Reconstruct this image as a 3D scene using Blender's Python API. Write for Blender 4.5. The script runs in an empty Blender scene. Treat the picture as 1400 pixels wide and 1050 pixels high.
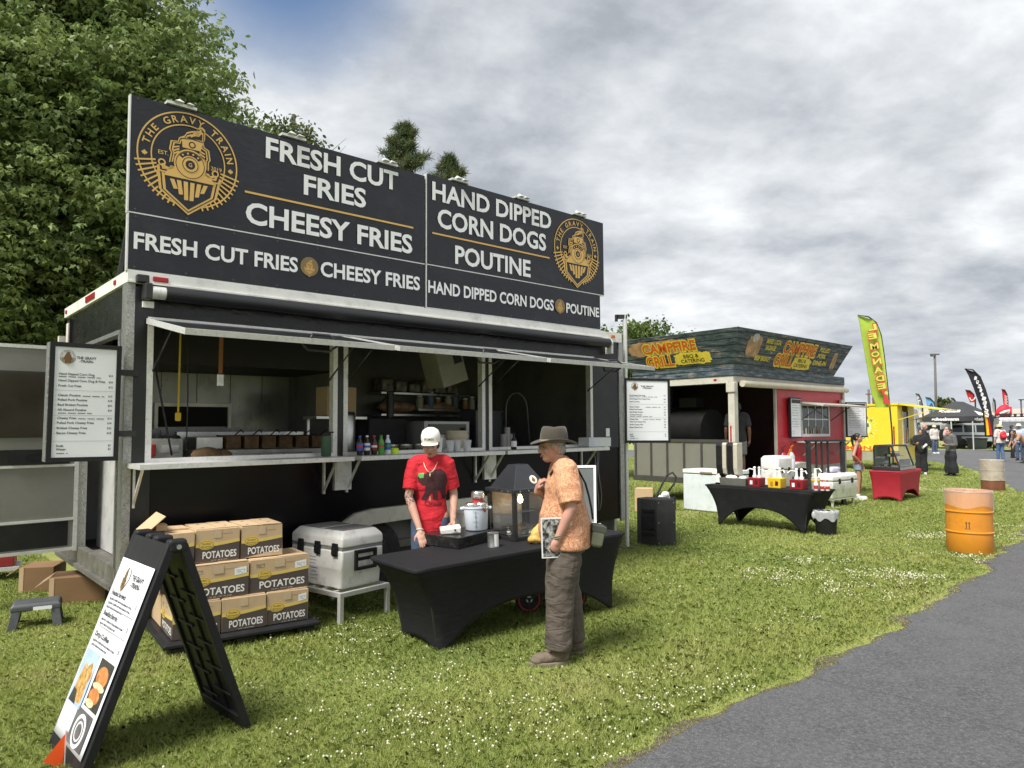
import bpy, bmesh, math, random
import numpy as np
from mathutils import Vector, Matrix, Euler
R = math.radians
SC = bpy.context.scene
random.seed(7)
RNG = np.random.default_rng(11)
# ---------------------------------------------------------------- camera
FPX = 971.0            # focal length in pixels of a 1400 px wide picture
EYE = 1.75
PITCH = math.atan(63 / FPX)
cam_d = bpy.data.cameras.new('camera')
cam = bpy.data.objects.new('camera', cam_d)
SC.collection.objects.link(cam)
cam.location = (0, 0, EYE)
cam.rotation_euler = (R(90) + PITCH, 0, 0)
cam_d.sensor_width = 36
cam_d.lens = 36 * FPX / 1400
cam_d.clip_start = 0.05
cam_d.clip_end = 3000
SC.camera = cam
# ---------------------------------------------------------------- sky and sun
SUN_EL, SUN_AZ = R(56), R(218)      # azimuth clockwise from +Y: behind the camera, to the left
W = bpy.data.worlds.new('World')
SC.world = W
W.use_nodes = True
nt = W.node_tree
nt.nodes.clear()
def wn(t, **k):
 n = nt.nodes.new(t)
 for a, b in k.items():
  setattr(n, a, b)
 return n
def wmath(op, a, b=None, clamp=False):
 n = wn('ShaderNodeMath', operation=op, use_clamp=clamp)
 for i, x in enumerate((a, b)):
  if x is None: continue
  if isinstance(x, (int, float)): n.inputs[i].default_value = x
  else: nt.links.new(x, n.inputs[i])
 return n.outputs[0]
sky = wn('ShaderNodeTexSky', sky_type='NISHITA')
sky.sun_disc = False
sky.sun_elevation = SUN_EL
sky.sun_rotation = SUN_AZ
sky.air_density = 1.0; sky.dust_density = 0.6; sky.ozone_density = 1.5
tc = wn('ShaderNodeTexCoord')
sep = wn('ShaderNodeSeparateXYZ'); nt.links.new(tc.outputs['Generated'], sep.inputs[0])
zz = wmath('ADD', wmath('MAXIMUM', sep.outputs[2], 0.0), 0.27)
px_ = wmath('DIVIDE', sep.outputs[0], zz); py_ = wmath('DIVIDE', sep.outputs[1], zz)
comb = wn('ShaderNodeCombineXYZ'); nt.links.new(px_, comb.inputs[0]); nt.links.new(py_, comb.inputs[1])
def wnoise(scale, detail, rough, dist, off):
 m = wn('ShaderNodeMapping'); m.inputs['Location'].default_value = off
 m.inputs['Scale'].default_value = (0.9, 1.0, 1)
 m.inputs['Rotation'].default_value = (0, 0, R(-14))
 nt.links.new(comb.outputs[0], m.inputs[0])
 n = wn('ShaderNodeTexNoise'); n.inputs['Scale'].default_value = scale
 n.inputs['Detail'].default_value = detail; n.inputs['Roughness'].default_value = rough
 n.inputs['Distortion'].default_value = dist
 nt.links.new(m.outputs[0], n.inputs['Vector'])
 return n.outputs[0]
nA = wnoise(0.85, 9, 0.56, 0.35, (3.1, 0.4, 0))
nB = wnoise(2.6, 9, 0.55, 0.25, (7.7, 2.2, 4))
nC = wnoise(7.0, 6, 0.6, 0.2, (1.7, 9.2, 2))
mixn = wmath('ADD', wmath('ADD', wmath('MULTIPLY', nA, 0.44), wmath('MULTIPLY', nB, 0.36)), wmath('MULTIPLY', nC, 0.20))
ramp = wn('ShaderNodeValToRGB'); nt.links.new(mixn, ramp.inputs[0])
cr = ramp.color_ramp
cr.elements[0].position = 0.40; cr.elements[0].color = (0.36, 0.385, 0.42, 1)
cr.elements[1].position = 0.60; cr.elements[1].color = (0.86, 0.865, 0.87, 1)
e = cr.elements.new(0.45); e.color = (0.48, 0.50, 0.535, 1)
e = cr.elements.new(0.525); e.color = (0.66, 0.675, 0.695, 1)
# paler band low over the horizon
low = wmath('SUBTRACT', 1.0, wmath('MULTIPLY', wmath('MAXIMUM', sep.outputs[2], 0.0), 7.0), True)
low = wmath('MULTIPLY', wmath('POWER', low, 1.5), 0.55)
mlow = wn('ShaderNodeMix', data_type='RGBA')
nt.links.new(low, mlow.inputs[0]); nt.links.new(ramp.outputs[0], mlow.inputs[6]); mlow.inputs[7].default_value = (0.74, 0.77, 0.80, 1)
sc10 = wn('ShaderNodeMix', data_type='RGBA', blend_type='MULTIPLY'); sc10.inputs[0].default_value = 1
nt.links.new(mlow.outputs[2], sc10.inputs[6]); sc10.inputs[7].default_value = (7.7, 7.85, 7.95, 1)
sc10.clamp_result = False
# a hole in the cloud, high up and to the left
dotn = wn('ShaderNodeVectorMath', operation='DOT_PRODUCT')
nrm = wn('ShaderNodeVectorMath', operation='NORMALIZE'); nt.links.new(tc.outputs['Generated'], nrm.inputs[0])
hd = Vector((-0.265, 0.78, 0.57)).normalized()
nt.links.new(nrm.outputs[0], dotn.inputs[0]); dotn.inputs[1].default_value = hd
hole = wmath('MULTIPLY', wmath('SUBTRACT', dotn.outputs['Value'], 0.9835), 70.0, True)
thin = wmath('MULTIPLY', wmath('SUBTRACT', 0.56, nB), 9.0, True)
holef = wmath('MULTIPLY', hole, thin, True)
msky = wn('ShaderNodeMix', data_type='RGBA')
nt.links.new(holef, msky.inputs[0]); nt.links.new(sc10.outputs[2], msky.inputs[6]); nt.links.new(sky.outputs[0], msky.inputs[7])
bg = wn('ShaderNodeBackground'); bg.inputs['Strength'].default_value = 0.10
nt.links.new(msky.outputs[2], bg.inputs['Color'])
wo = wn('ShaderNodeOutputWorld'); nt.links.new(bg.outputs[0], wo.inputs[0])
sun_d = bpy.data.lights.new('sun', 'SUN'); sun_d.energy = 4.3; sun_d.angle = R(21); sun_d.color = (1.0, 0.955, 0.89)
sun = bpy.data.objects.new('sun', sun_d); SC.collection.objects.link(sun)
sdir = Vector((math.sin(SUN_AZ) * math.cos(SUN_EL), math.cos(SUN_AZ) * math.cos(SUN_EL), math.sin(SUN_EL)))
sun.rotation_euler = sdir.to_track_quat('Z', 'Y').to_euler()
SC.view_settings.view_transform = 'Standard'
SC.view_settings.look = 'None'
SC.view_settings.exposure = 0.62
SC.view_settings.gamma = 1.0
SC.render.engine = 'CYCLES'
SC.cycles.use_denoising = True
SC.cycles.max_bounces = 8
SC.cycles.transparent_max_bounces = 16
# ---------------------------------------------------------------- measuring helpers: a sight line of the camera met with the ground or a plane
def ray(x, y):
 a = (x - 700) / FPX; b = (525 - y) / FPX
 return (a, math.cos(PITCH) - math.sin(PITCH) * b, math.sin(PITCH) + math.cos(PITCH) * b)
def G(x, y, z=0.0):
 r = ray(x, y); t = (z - EYE) / r[2]
 return Vector((r[0] * t, r[1] * t, z))
def D(x, y, Y):
 r = ray(x, y); t = Y / r[1]
 return Vector((r[0] * t, Y, EYE + r[2] * t))
def sstep(a, b, x):
 t = min(1, max(0, (x - a) / (b - a))); return t * t * (3 - 2 * t)
def ground_z(x, y):
 return 0.30 * sstep(19, 34, y)
# ---------------------------------------------------------------- materials
MATS = {}
def mat(name, col, rough=0.6, metal=0.0, var=0.12, vs=4.0, bump=0.0, bs=60.0, spec=0.5, dirt=None, dirt_amt=0.4, dirt_s=6.0, coat=0.0, stretch=None, sheen=0.0, rvar=0.0, fold=0.0):
 if name in MATS: return MATS[name]
 m = bpy.data.materials.new(name); m.use_nodes = True
 t = m.node_tree; b = t.nodes['Principled BSDF']
 b.inputs['Roughness'].default_value = rough; b.inputs['Metallic'].default_value = metal
 b.inputs['Specular IOR Level'].default_value = spec
 if coat: b.inputs['Coat Weight'].default_value = coat; b.inputs['Coat Roughness'].default_value = 0.08
 if sheen: b.inputs['Sheen Weight'].default_value = sheen
 tcn = t.nodes.new('ShaderNodeTexCoord'); vec = tcn.outputs['Object']
 if stretch:
  mp = t.nodes.new('ShaderNodeMapping'); mp.inputs['Scale'].default_value = stretch
  t.links.new(vec, mp.inputs[0]); vec = mp.outputs[0]
 def noise(s, d=5, r=0.6):
  n = t.nodes.new('ShaderNodeTexNoise'); n.inputs['Scale'].default_value = s
  n.inputs['Detail'].default_value = d; n.inputs['Roughness'].default_value = r
  t.links.new(vec, n.inputs['Vector']); return n.outputs[0]
 def mix(f, a, c):
  n = t.nodes.new('ShaderNodeMix'); n.data_type = 'RGBA'
  t.links.new(f, n.inputs[0])
  for i, x in ((6, a), (7, c)):
   if hasattr(x, 'links'): t.links.new(x, n.inputs[i])
   else: n.inputs[i].default_value = (*x, 1)
  return n.outputs[2]
 def ramp(f, a, c):
  n = t.nodes.new('ShaderNodeMapRange'); n.inputs['From Min'].default_value = a; n.inputs['From Max'].default_value = c
  t.links.new(f, n.inputs[0]); return n.outputs[0]
 c0 = tuple(max(0, x * (1 - var)) for x in col); c1 = tuple(min(1, x * (1 + var)) for x in col)
 out = mix(ramp(noise(vs), 0.3, 0.7), c0, c1)
 if dirt:
  f = t.nodes.new('ShaderNodeMath'); f.operation = 'MULTIPLY'; f.inputs[1].default_value = dirt_amt
  t.links.new(ramp(noise(dirt_s, 8, 0.7), 0.5, 0.72), f.inputs[0])
  out = mix(f.outputs[0], out, dirt)
 t.links.new(out, b.inputs['Base Color'])
 if rvar:
  n = t.nodes.new('ShaderNodeMapRange'); n.inputs['To Min'].default_value = max(0.03, rough - rvar); n.inputs['To Max'].default_value = min(1, rough + rvar)
  t.links.new(noise(vs * 2.3, 6), n.inputs[0]); t.links.new(n.outputs[0], b.inputs['Roughness'])
 fb = None
 if fold:                    # soft creases that run mostly across the cloth
  mp = t.nodes.new('ShaderNodeMapping'); mp.inputs['Scale'].default_value = (1, 1, 2.6); mp.inputs['Rotation'].default_value = (0.5, 0.35, 0); t.links.new(tcn.outputs['Object'], mp.inputs[0])
  n = t.nodes.new('ShaderNodeTexNoise'); n.inputs['Scale'].default_value = 5.5; n.inputs['Detail'].default_value = 3; n.inputs['Distortion'].default_value = 1.1; t.links.new(mp.outputs[0], n.inputs['Vector'])
  fb = t.nodes.new('ShaderNodeBump'); fb.inputs['Strength'].default_value = fold; fb.inputs['Distance'].default_value = 0.05; t.links.new(n.outputs[0], fb.inputs['Height']); t.links.new(fb.outputs[0], b.inputs['Normal'])
 if bump:
  bn = t.nodes.new('ShaderNodeBump'); bn.inputs['Strength'].default_value = bump; bn.inputs['Distance'].default_value = 0.01
  t.links.new(noise(bs, 4), bn.inputs['Height']); t.links.new(bn.outputs[0], b.inputs['Normal'])
  if fb: t.links.new(fb.outputs[0], bn.inputs['Normal'])
 MATS[name] = m
 return m
def mat_glass(name, tint=(0.9, 0.95, 0.95), refl=0.12, dark=0.0):
 if name in MATS: return MATS[name]
 m = bpy.data.materials.new(name); m.use_nodes = True
 t = m.node_tree; t.nodes.clear()
 o = t.nodes.new('ShaderNodeOutputMaterial'); mx = t.nodes.new('ShaderNodeMixShader')
 tr = t.nodes.new('ShaderNodeBsdfTransparent'); gl = t.nodes.new('ShaderNodeBsdfGlossy')
 tr.inputs[0].default_value = (*tint, 1); gl.inputs['Roughness'].default_value = 0.04
 fr = t.nodes.new('ShaderNodeLayerWeight'); fr.inputs[0].default_value = 0.35
 ma = t.nodes.new('ShaderNodeMath'); ma.operation = 'MULTIPLY_ADD'; ma.inputs[1].default_value = 0.5; ma.inputs[2].default_value = refl
 t.links.new(fr.outputs['Fresnel'], ma.inputs[0]); t.links.new(ma.outputs[0], mx.inputs[0])
 t.links.new(tr.outputs[0], mx.inputs[1]); t.links.new(gl.outputs[0], mx.inputs[2]); t.links.new(mx.outputs[0], o.inputs[0])
 MATS[name] = m; return m
def mat_film(name, col, alpha, rough=0.25):
 """thin translucent plastic film"""
 if name in MATS: return MATS[name]
 m = mat(name, col, rough, var=0.05, bump=0.5, bs=14)
 m.node_tree.nodes['Principled BSDF'].inputs['Alpha'].default_value = alpha
 return m
def mat_emit(name, col, s):
 if name in MATS: return MATS[name]
 m = bpy.data.materials.new(name); m.use_nodes = True
 b = m.node_tree.nodes['Principled BSDF']; b.inputs['Base Color'].default_value = (*col, 1)
 b.inputs['Emission Color'].default_value = (*col, 1); b.inputs['Emission Strength'].default_value = s
 MATS[name] = m; return m
# ---------------------------------------------------------------- mesh builder
_TXT = {}
def text_mesh(s, bold):
 k = (s, bold)
 if k not in _TXT:
  cu = bpy.data.curves.new('lettering', 'FONT'); cu.body = s; cu.size = 1.0; cu.offset = bold; cu.resolution_u = 3
  ob = bpy.data.objects.new('lettering', cu)
  me = bpy.data.meshes.new_from_object(ob)
  vs = [(v.co.x, v.co.y) for v in me.vertices]; fs = [tuple(p.vertices) for p in me.polygons]
  bpy.data.objects.remove(ob); bpy.data.curves.remove(cu); bpy.data.meshes.remove(me)
  _TXT[k] = (vs, fs)
 return _TXT[k]
class MB:
 def __init__(s): s.v = []; s.f = []; s.m = []; s.M = Matrix(); s.g = []
 def add(s, vs, fs, m=0):
  n = len(s.v); M = s.M; s.g.append((n, len(s.f)))
  flip = M.to_3x3().determinant() < 0
  s.v.extend([tuple(M @ Vector(v)) for v in vs])
  for f in fs:
   g = [n + i for i in f]
   s.f.append(g[::-1] if flip else g); s.m.append(m)
  return s
 def box(s, x0, x1, y0, y1, z0, z1, m=0):
  v = [(x, y, z) for z in (z0, z1) for y in (y0, y1) for x in (x0, x1)]
  return s.add(v, [(0, 2, 3, 1), (4, 5, 7, 6), (0, 1, 5, 4), (1, 3, 7, 5), (3, 2, 6, 7), (2, 0, 4, 6)], m)
 def cbox(s, c, d, m=0):
  return s.box(c[0] - d[0] / 2, c[0] + d[0] / 2, c[1] - d[1] / 2, c[1] + d[1] / 2, c[2] - d[2] / 2, c[2] + d[2] / 2, m)
 def bar(s, p0, p1, w, h=None, m=0, up=(0, 0, 1)):
  """a straight bar of rectangular section"""
  p0 = Vector(p0); p1 = Vector(p1); h = h or w
  d = (p1 - p0).normalized(); u = Vector(up)
  if abs(d.dot(u)) > 0.98: u = Vector((0, 1, 0))
  a = d.cross(u).normalized() * w / 2; b = a.cross(d).normalized() * h / 2
  v = [p + i * a + j * b for p in (p0, p1) for j in (-1, 1) for i in (-1, 1)]
  return s.add(v, [(0, 2, 3, 1), (4, 5, 7, 6), (0, 1, 5, 4), (1, 3, 7, 5), (3, 2, 6, 7), (2, 0, 4, 6)], m)
 def ring_loft(s, rings, m=0, caps=True, closed=True):
  n = len(rings[0]); vs = [p for r in rings for p in r]; fs = []
  for i in range(len(rings) - 1):
   for j in range(n if closed else n - 1):
    k = (j + 1) % n
    fs.append((i * n + j, i * n + k, (i + 1) * n + k, (i + 1) * n + j))
  if caps:
   fs.append(tuple(range(n))[::-1]); fs.append(tuple((len(rings) - 1) * n + j for j in range(n)))
  return s.add(vs, fs, m)
 def tube(s, pts, r, n=8, m=0, caps=True):
  pts = [Vector(p) for p in pts]; rs = r if isinstance(r, (list, tuple)) else [r] * len(pts)
  t0 = (pts[1] - pts[0]).normalized()
  up = Vector((0, 0, 1)) if abs(t0.z) < 0.9 else Vector((1, 0, 0))
  a = t0.cross(up).normalized(); rings = []
  for i, p in enumerate(pts):
   t = (pts[min(i + 1, len(pts) - 1)] - pts[max(i - 1, 0)])
   if t.length < 1e-9: t = t0
   t = t.normalized(); a = (a - t * a.dot(t))
   a = a.normalized(); b = t.cross(a)
   rings.append([p + (a * math.cos(2 * math.pi * k / n) + b * math.sin(2 * math.pi * k / n)) * rs[i] for k in range(n)])
  return s.ring_loft(rings, m, caps)
 def cyl(s, p0, p1, r0, r1=None, n=16, m=0): return s.tube([p0, p1], [r0, r0 if r1 is None else r1], n, m)
 def lathe(s, prof, c=(0, 0, 0), n=24, m=0, sx=1, sy=1, caps=True):
  rings = [[(c[0] + r * sx * math.cos(2 * math.pi * k / n), c[1] + r * sy * math.sin(2 * math.pi * k / n), c[2] + z) for k in range(n)] for r, z in prof]
  return s.ring_loft(rings, m, caps)
 def prism(s, poly, z0, z1, m=0):
  n = len(poly)
  a = sum(poly[i][0] * poly[(i + 1) % n][1] - poly[(i + 1) % n][0] * poly[i][1] for i in range(n))
  if a < 0: poly = poly[::-1]
  v = [(x, y, z0) for x, y in poly] + [(x, y, z1) for x, y in poly]
  return s.add(v, [tuple(range(n))[::-1], tuple(range(n, 2 * n))] + [(i, (i + 1) % n, n + (i + 1) % n, n + i) for i in range(n)], m)
 def disc(s, c, r, z0, z1, m=0, n=32, sy=1.0):
  return s.prism([(c[0] + r * math.cos(2 * math.pi * k / n), c[1] + r * sy * math.sin(2 * math.pi * k / n)) for k in range(n)], z0, z1, m)
 def arc(s, c, r0, r1, a0, a1, z0, z1, m=0, n=40):
  vs = []; fs = []
  for i in range(n + 1):
   a = R(a0 + (a1 - a0) * i / n)
   for r in (r0, r1):
    for z in (z0, z1): vs.append((c[0] + r * math.cos(a), c[1] + r * math.sin(a), z))
  for i in range(n):
   k = i * 4; j = k + 4
   fs += [(k, k + 1, j + 1, j), (k + 2, j + 2, j + 3, k + 3), (k + 1, k + 3, j + 3, j + 1), (k, j, j + 2, k + 2)]
  return s.add(vs, fs, m)
 def stroke(s, pts, w, z0, z1, m=0):
  """flat ribbon along a 2-D polyline"""
  P = [Vector((p[0], p[1])) for p in pts]; L = []; Rr = []
  for i, p in enumerate(P):
   t = (P[min(i + 1, len(P) - 1)] - P[max(i - 1, 0)]).normalized(); n = Vector((-t.y, t.x)) * w / 2
   L.append(p + n); Rr.append(p - n)
  vs = []; fs = []
  for a, b in zip(L, Rr): vs += [(a.x, a.y, z0), (b.x, b.y, z0), (a.x, a.y, z1), (b.x, b.y, z1)]
  for i in range(len(P) - 1):
   k = 4 * i; j = k + 4
   fs += [(k + 2, k + 3, j + 3, j + 2), (k, j, j + 1, k + 1), (k, k + 2, j + 2, j), (k + 1, j + 1, j + 3, k + 3)]
  k = 4 * (len(P) - 1)
  fs += [(0, 1, 3, 2), (k, k + 2, k + 3, k + 1)]
  return s.add(vs, fs, m)
 def ell(s, c, r, m=0, nu=14, nv=9, rot=None):
  vs = []; fs = []; c = Vector(c)
  for j in range(nv + 1):
   t = math.pi * j / nv
   for i in range(nu):
    p = 2 * math.pi * i / nu
    q = Vector((r[0] * math.sin(t) * math.cos(p), r[1] * math.sin(t) * math.sin(p), r[2] * math.cos(t)))
    if rot is not None: q = rot @ q
    vs.append(c + q)
  for j in range(nv):
   for i in range(nu):
    k = (i + 1) % nu
    fs.append((j * nu + i, (j + 1) * nu + i, (j + 1) * nu + k, j * nu + k))
  return s.add(vs, fs, m)
 def capsule(s, p0, p1, r0, r1, m=0, n=12):
  p0 = Vector(p0); p1 = Vector(p1); d = p1 - p0
  L = max(d.length, 1e-6); t = d / L
  pts = []; rs = []
  for k in range(5):
   a = math.pi / 2 * (1 - k / 4); pts.append(p0 - t * r0 * math.sin(a)); rs.append(max(r0 * math.cos(a), 0.0008))
  for k in range(5):
   a = math.pi / 2 * (k / 4); pts.append(p1 + t * r1 * math.sin(a)); rs.append(max(r1 * math.cos(a), 0.0008))
  return s.tube(pts, rs, n, m)
 def text(s, st, x0, x1, y0, y1=None, z=0.0, m=0, bold=0.0, h=None, align='l'):
  """lettering on the local XY plane: stretched to a box, or set at cap height h"""
  vs, fs = text_mesh(st, bold)
  xs = [v[0] for v in vs]; ys = [v[1] for v in vs]
  if not xs: return s
  if y1 is not None:
   # caps sit on the baseline: scale by the cap height so that descenders may hang
   kx = (x1 - x0) / (max(xs) - min(xs)); ky = (y1 - y0) / (max(ys) - max(0, min(ys)) if min(ys) > -0.05 else 0.74)
   P = [(x0 + (x - min(xs)) * kx, y0 + y * ky, z) for x, y in vs]
  else:
   k = h / 0.73; wd = (max(xs) - min(xs)) * k
   ox = x0 if align == 'l' else (x0 - wd if align == 'r' else x0 - wd / 2)
   P = [(ox + (x - min(xs)) * k, y0 + y * k, z) for x, y in vs]
  return s.add(P, fs, m)
 def build(s, name, mats, parent=None, bevel=0.0, smooth=False, seg=2, angle=40, cat=None):
  me = bpy.data.meshes.new(name); me.from_pydata([tuple(v) for v in s.v], [], s.f)
  if not isinstance(mats, (list, tuple)): mats = [mats]
  for x in mats: me.materials.append(x)
  if len(mats) > 1: me.polygons.foreach_set('material_index', s.m)
  me.validate(verbose=False)
  o = bpy.data.objects.new(name, me); SC.collection.objects.link(o)
  if parent is not None: o.parent = parent
  if smooth:
   me.polygons.foreach_set('use_smooth', [True] * len(me.polygons))
   if smooth == 'auto': me.set_sharp_from_angle(angle=R(angle))
  if bevel:
   b = o.modifiers.new('bevel', 'BEVEL'); b.width = bevel; b.segments = seg; b.limit_method = 'ANGLE'; b.angle_limit = R(35)
  return o
def build_each(b, name, mats, parent=None, **kw):
 """every separate piece of the builder as a part of its own"""
 out = []; g = b.g + [(len(b.v), len(b.f))]
 for (v0, f0), (v1, f1) in zip(g, g[1:]):
  q = MB(); q.v = b.v[v0:v1]; q.f = [[i - v0 for i in f] for f in b.f[f0:f1]]; q.m = b.m[f0:f1]; out.append(q.build(name, mats, parent, **kw))
 return out
def thing(name, label, cat, loc=(0, 0, 0), rz=0.0, group=None, rot=None):
 o = bpy.data.objects.new(name, None); SC.collection.objects.link(o)
 o.empty_display_size = 0.1
 o.location = loc; o.rotation_euler = rot if rot is not None else (0, 0, rz)
 return tag(o, label, cat, group)
def tag(o, label=None, cat=None, group=None, kind=None):
 if label: o['label'] = label
 if cat: o['category'] = cat
 if group: o['group'] = group
 if kind: o['kind'] = kind
 return o
def copy_tree(o, parent=None):
 c = o.copy(); SC.collection.objects.link(c)
 if parent is not None: c.parent = parent
 for ch in list(o.children): copy_tree(ch, c)
 return c
FRONT = Matrix(((1, 0, 0, 0), (0, 0, -1, 0), (0, 1, 0, 0), (0, 0, 0, 1)))    # XY drawing -> XZ plane that looks towards -Y
def front(x=0, y=0, z=0): return Matrix.Translation((x, y, z)) @ FRONT
def blob(o, voxel, smooth=4, disp=0.0, dscale=0.08):
 """weld the overlapping volumes of a mesh into one continuous skin"""
 r = o.modifiers.new('weld', 'REMESH'); r.mode = 'VOXEL'; r.voxel_size = voxel; r.use_smooth_shade = True
 s = o.modifiers.new('soften', 'SMOOTH'); s.iterations = smooth; s.factor = 0.5
 if disp:
  t = bpy.data.textures.get('folds%.3f' % dscale) or bpy.data.textures.new('folds%.3f' % dscale, 'CLOUDS')
  t.noise_scale = dscale; t.noise_depth = 2
  d = o.modifiers.new('folds', 'DISPLACE'); d.texture = t; d.strength = disp; d.mid_level = 0.5
 return o
# common materials
BLACK_PAINT = mat('black_paint', (0.007, 0.008, 0.010), 0.32, var=0.3, vs=2, bump=0.05, bs=5, dirt=(0.06, 0.06, 0.06), dirt_amt=0.25, dirt_s=3, rvar=0.1)
BLACK_PLASTIC = mat('black_plastic', (0.010, 0.010, 0.012), 0.5, var=0.3, vs=8, bump=0.12, bs=150, dirt=(0.05, 0.047, 0.045), dirt_amt=0.2, spec=0.35)
BLACK_METAL = mat('black_metal', (0.02, 0.02, 0.022), 0.45, var=0.3, vs=6, dirt=(0.08, 0.075, 0.07), dirt_amt=0.3)
BLACK_CLOTH = mat('black_cloth', (0.006, 0.0065, 0.008), 0.8, var=0.15, vs=7, bump=0.25, bs=420, spec=0.3, dirt=(0.03, 0.03, 0.03), dirt_amt=0.3)
ALU = mat('aluminium', (0.70, 0.70, 0.69), 0.42, 0.45, var=0.07, vs=9, dirt=(0.2, 0.19, 0.17), dirt_amt=0.4, dirt_s=34, rvar=0.12)
STEEL = mat('steel', (0.55, 0.55, 0.54), 0.3, 1.0, var=0.12, vs=5, rvar=0.12)
GREY_STEEL = mat('sooty_steel', (0.62, 0.60, 0.56), 0.4, 0.4, var=0.4, vs=1.6, dirt=(0.03, 0.025, 0.02), dirt_amt=0.9, dirt_s=1.4, rvar=0.1)
WHITE_PAINT = mat('white_paint', (0.76, 0.76, 0.74), 0.4, var=0.05, vs=3, dirt=(0.3, 0.28, 0.24), dirt_amt=0.45, dirt_s=5)
WHITE_PLASTIC = mat('white_plastic', (0.74, 0.75, 0.74), 0.45, var=0.05, dirt=(0.4, 0.38, 0.34), dirt_amt=0.2)
PAPER = mat('poster_paper', (0.74, 0.76, 0.80), 0.45, var=0.03)
INK = mat('ink', (0.035, 0.035, 0.045), 0.6, var=0.05)
INK_GREY = mat('ink_grey', (0.3, 0.3, 0.32), 0.6, var=0.05)
LETTER_WHITE = mat('letter_white', (0.80, 0.81, 0.84), 0.5, var=0.03)
GOLD = mat('gold_vinyl', (0.66, 0.41, 0.12), 0.5, var=0.06)
RUBBER = mat('rubber', (0.018, 0.018, 0.019), 0.8, var=0.3, vs=12, bump=0.2, bs=60, dirt=(0.09, 0.08, 0.07), dirt_amt=0.5)
RED_LENS = mat('red_lens', (0.35, 0.015, 0.02), 0.2, var=0.1)
ORANGE_LENS = mat('orange_lens', (0.6, 0.16, 0.01), 0.2, var=0.1)
CARD = mat('cardboard', (0.50, 0.36, 0.215), 0.85, var=0.1, vs=6, bump=0.1, bs=80, dirt=(0.22, 0.15, 0.09), dirt_amt=0.3)
TREAD = mat('tread_plate', (0.40, 0.40, 0.39), 0.34, 0.75, var=0.25, vs=60, bump=1.0, bs=75, dirt=(0.10, 0.095, 0.085), dirt_amt=0.5, dirt_s=22)
DARK_GREY = mat('dark_grey', (0.05, 0.052, 0.055), 0.5, var=0.2)
# ---------------------------------------------------------------- lawn, asphalt, soil edge
EDGE = [(-3.6, -1.0), (-1.9, 1.2), (-0.5, 2.7)] + [(p.x, p.y) for p in (G(*q) for q in ((864, 1040), (920, 1012), (1016, 968), (1096, 932), (1168, 888), (1200, 876), (1252, 842), (1290, 832), (1302, 812), (1332, 792), (1372, 760), (1400, 734)))] + \
       [(9.6, 13.2), (11.2, 15.2), (12.8, 17.4), (14.0, 19.3), (17.2, 26.0), (19.3, 31.0), (19.6, 34.5), (17.0, 36.5), (8.0, 38.0), (-20.0, 39.0), (-90.0, 40.0)]
EX = np.array([p[0] for p in EDGE]); EY = np.array([p[1] for p in EDGE])
def edge_x(y):
 y = np.asarray(y, float)
 n = 0.05 * np.sin(y * 2.3 + .5) + 0.04 * np.sin(y * 5.1) + 0.035 * np.sin(y * 11.3 + 1) * np.sin(y * 1.7) + 0.025 * np.sin(y * 23.7 + 2) * np.sin(y * 3.1) + 0.014 * np.sin(y * 51.0)
 return np.interp(y, EY, EX) + n * np.clip(y / 6, 0.5, 1.6)
def ground_material(name, cols, scales, rough, bump, bs, extra=None):
 m = bpy.data.materials.new(name); m.use_nodes = True; t = m.node_tree; b = t.nodes['Principled BSDF']
 b.inputs['Roughness'].default_value = rough; b.inputs['Specular IOR Level'].default_value = 0.3
 tcn = t.nodes.new('ShaderNodeTexCoord')
 prev = None
 for i, (c, s) in enumerate(zip(cols[1:], scales)):
  n = t.nodes.new('ShaderNodeTexNoise'); n.inputs['Scale'].default_value = s; n.inputs['Detail'].default_value = 7; n.inputs['Roughness'].default_value = 0.65
  mp = t.nodes.new('ShaderNodeMapping'); mp.inputs['Location'].default_value = (i * 7.3, i * 3.1, 0); t.links.new(tcn.outputs['Object'], mp.inputs[0]); t.links.new(mp.outputs[0], n.inputs['Vector'])
  r = t.nodes.new('ShaderNodeMapRange'); r.inputs['From Min'].default_value = 0.42; r.inputs['From Max'].default_value = 0.62; t.links.new(n.outputs[0], r.inputs[0])
  mx = t.nodes.new('ShaderNodeMix'); mx.data_type = 'RGBA'; t.links.new(r.outputs[0], mx.inputs[0])
  if prev is None: mx.inputs[6].default_value = (*cols[0], 1)
  else: t.links.new(prev, mx.inputs[6])
  mx.inputs[7].default_value = (*c, 1); prev = mx.outputs[2]
 if extra: prev = extra(t, tcn, prev)
 t.links.new(prev, b.inputs['Base Color'])
 n = t.nodes.new('ShaderNodeTexNoise'); n.inputs['Scale'].default_value = bs; n.inputs['Detail'].default_value = 6; t.links.new(tcn.outputs['Object'], n.inputs['Vector'])
 bn = t.nodes.new('ShaderNodeBump'); bn.inputs['Strength'].default_value = bump; bn.inputs['Distance'].default_value = 0.02
 t.links.new(n.outputs[0], bn.inputs['Height']); t.links.new(bn.outputs[0], b.inputs['Normal'])
 return m
LAWN = ground_material('lawn_ground', [(0.18, 0.24, 0.055), (0.28, 0.32, 0.075), (0.14, 0.20, 0.04), (0.34, 0.34, 0.12)], [0.5, 2.2, 30.0], 0.95, 1.0, 90)
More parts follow.
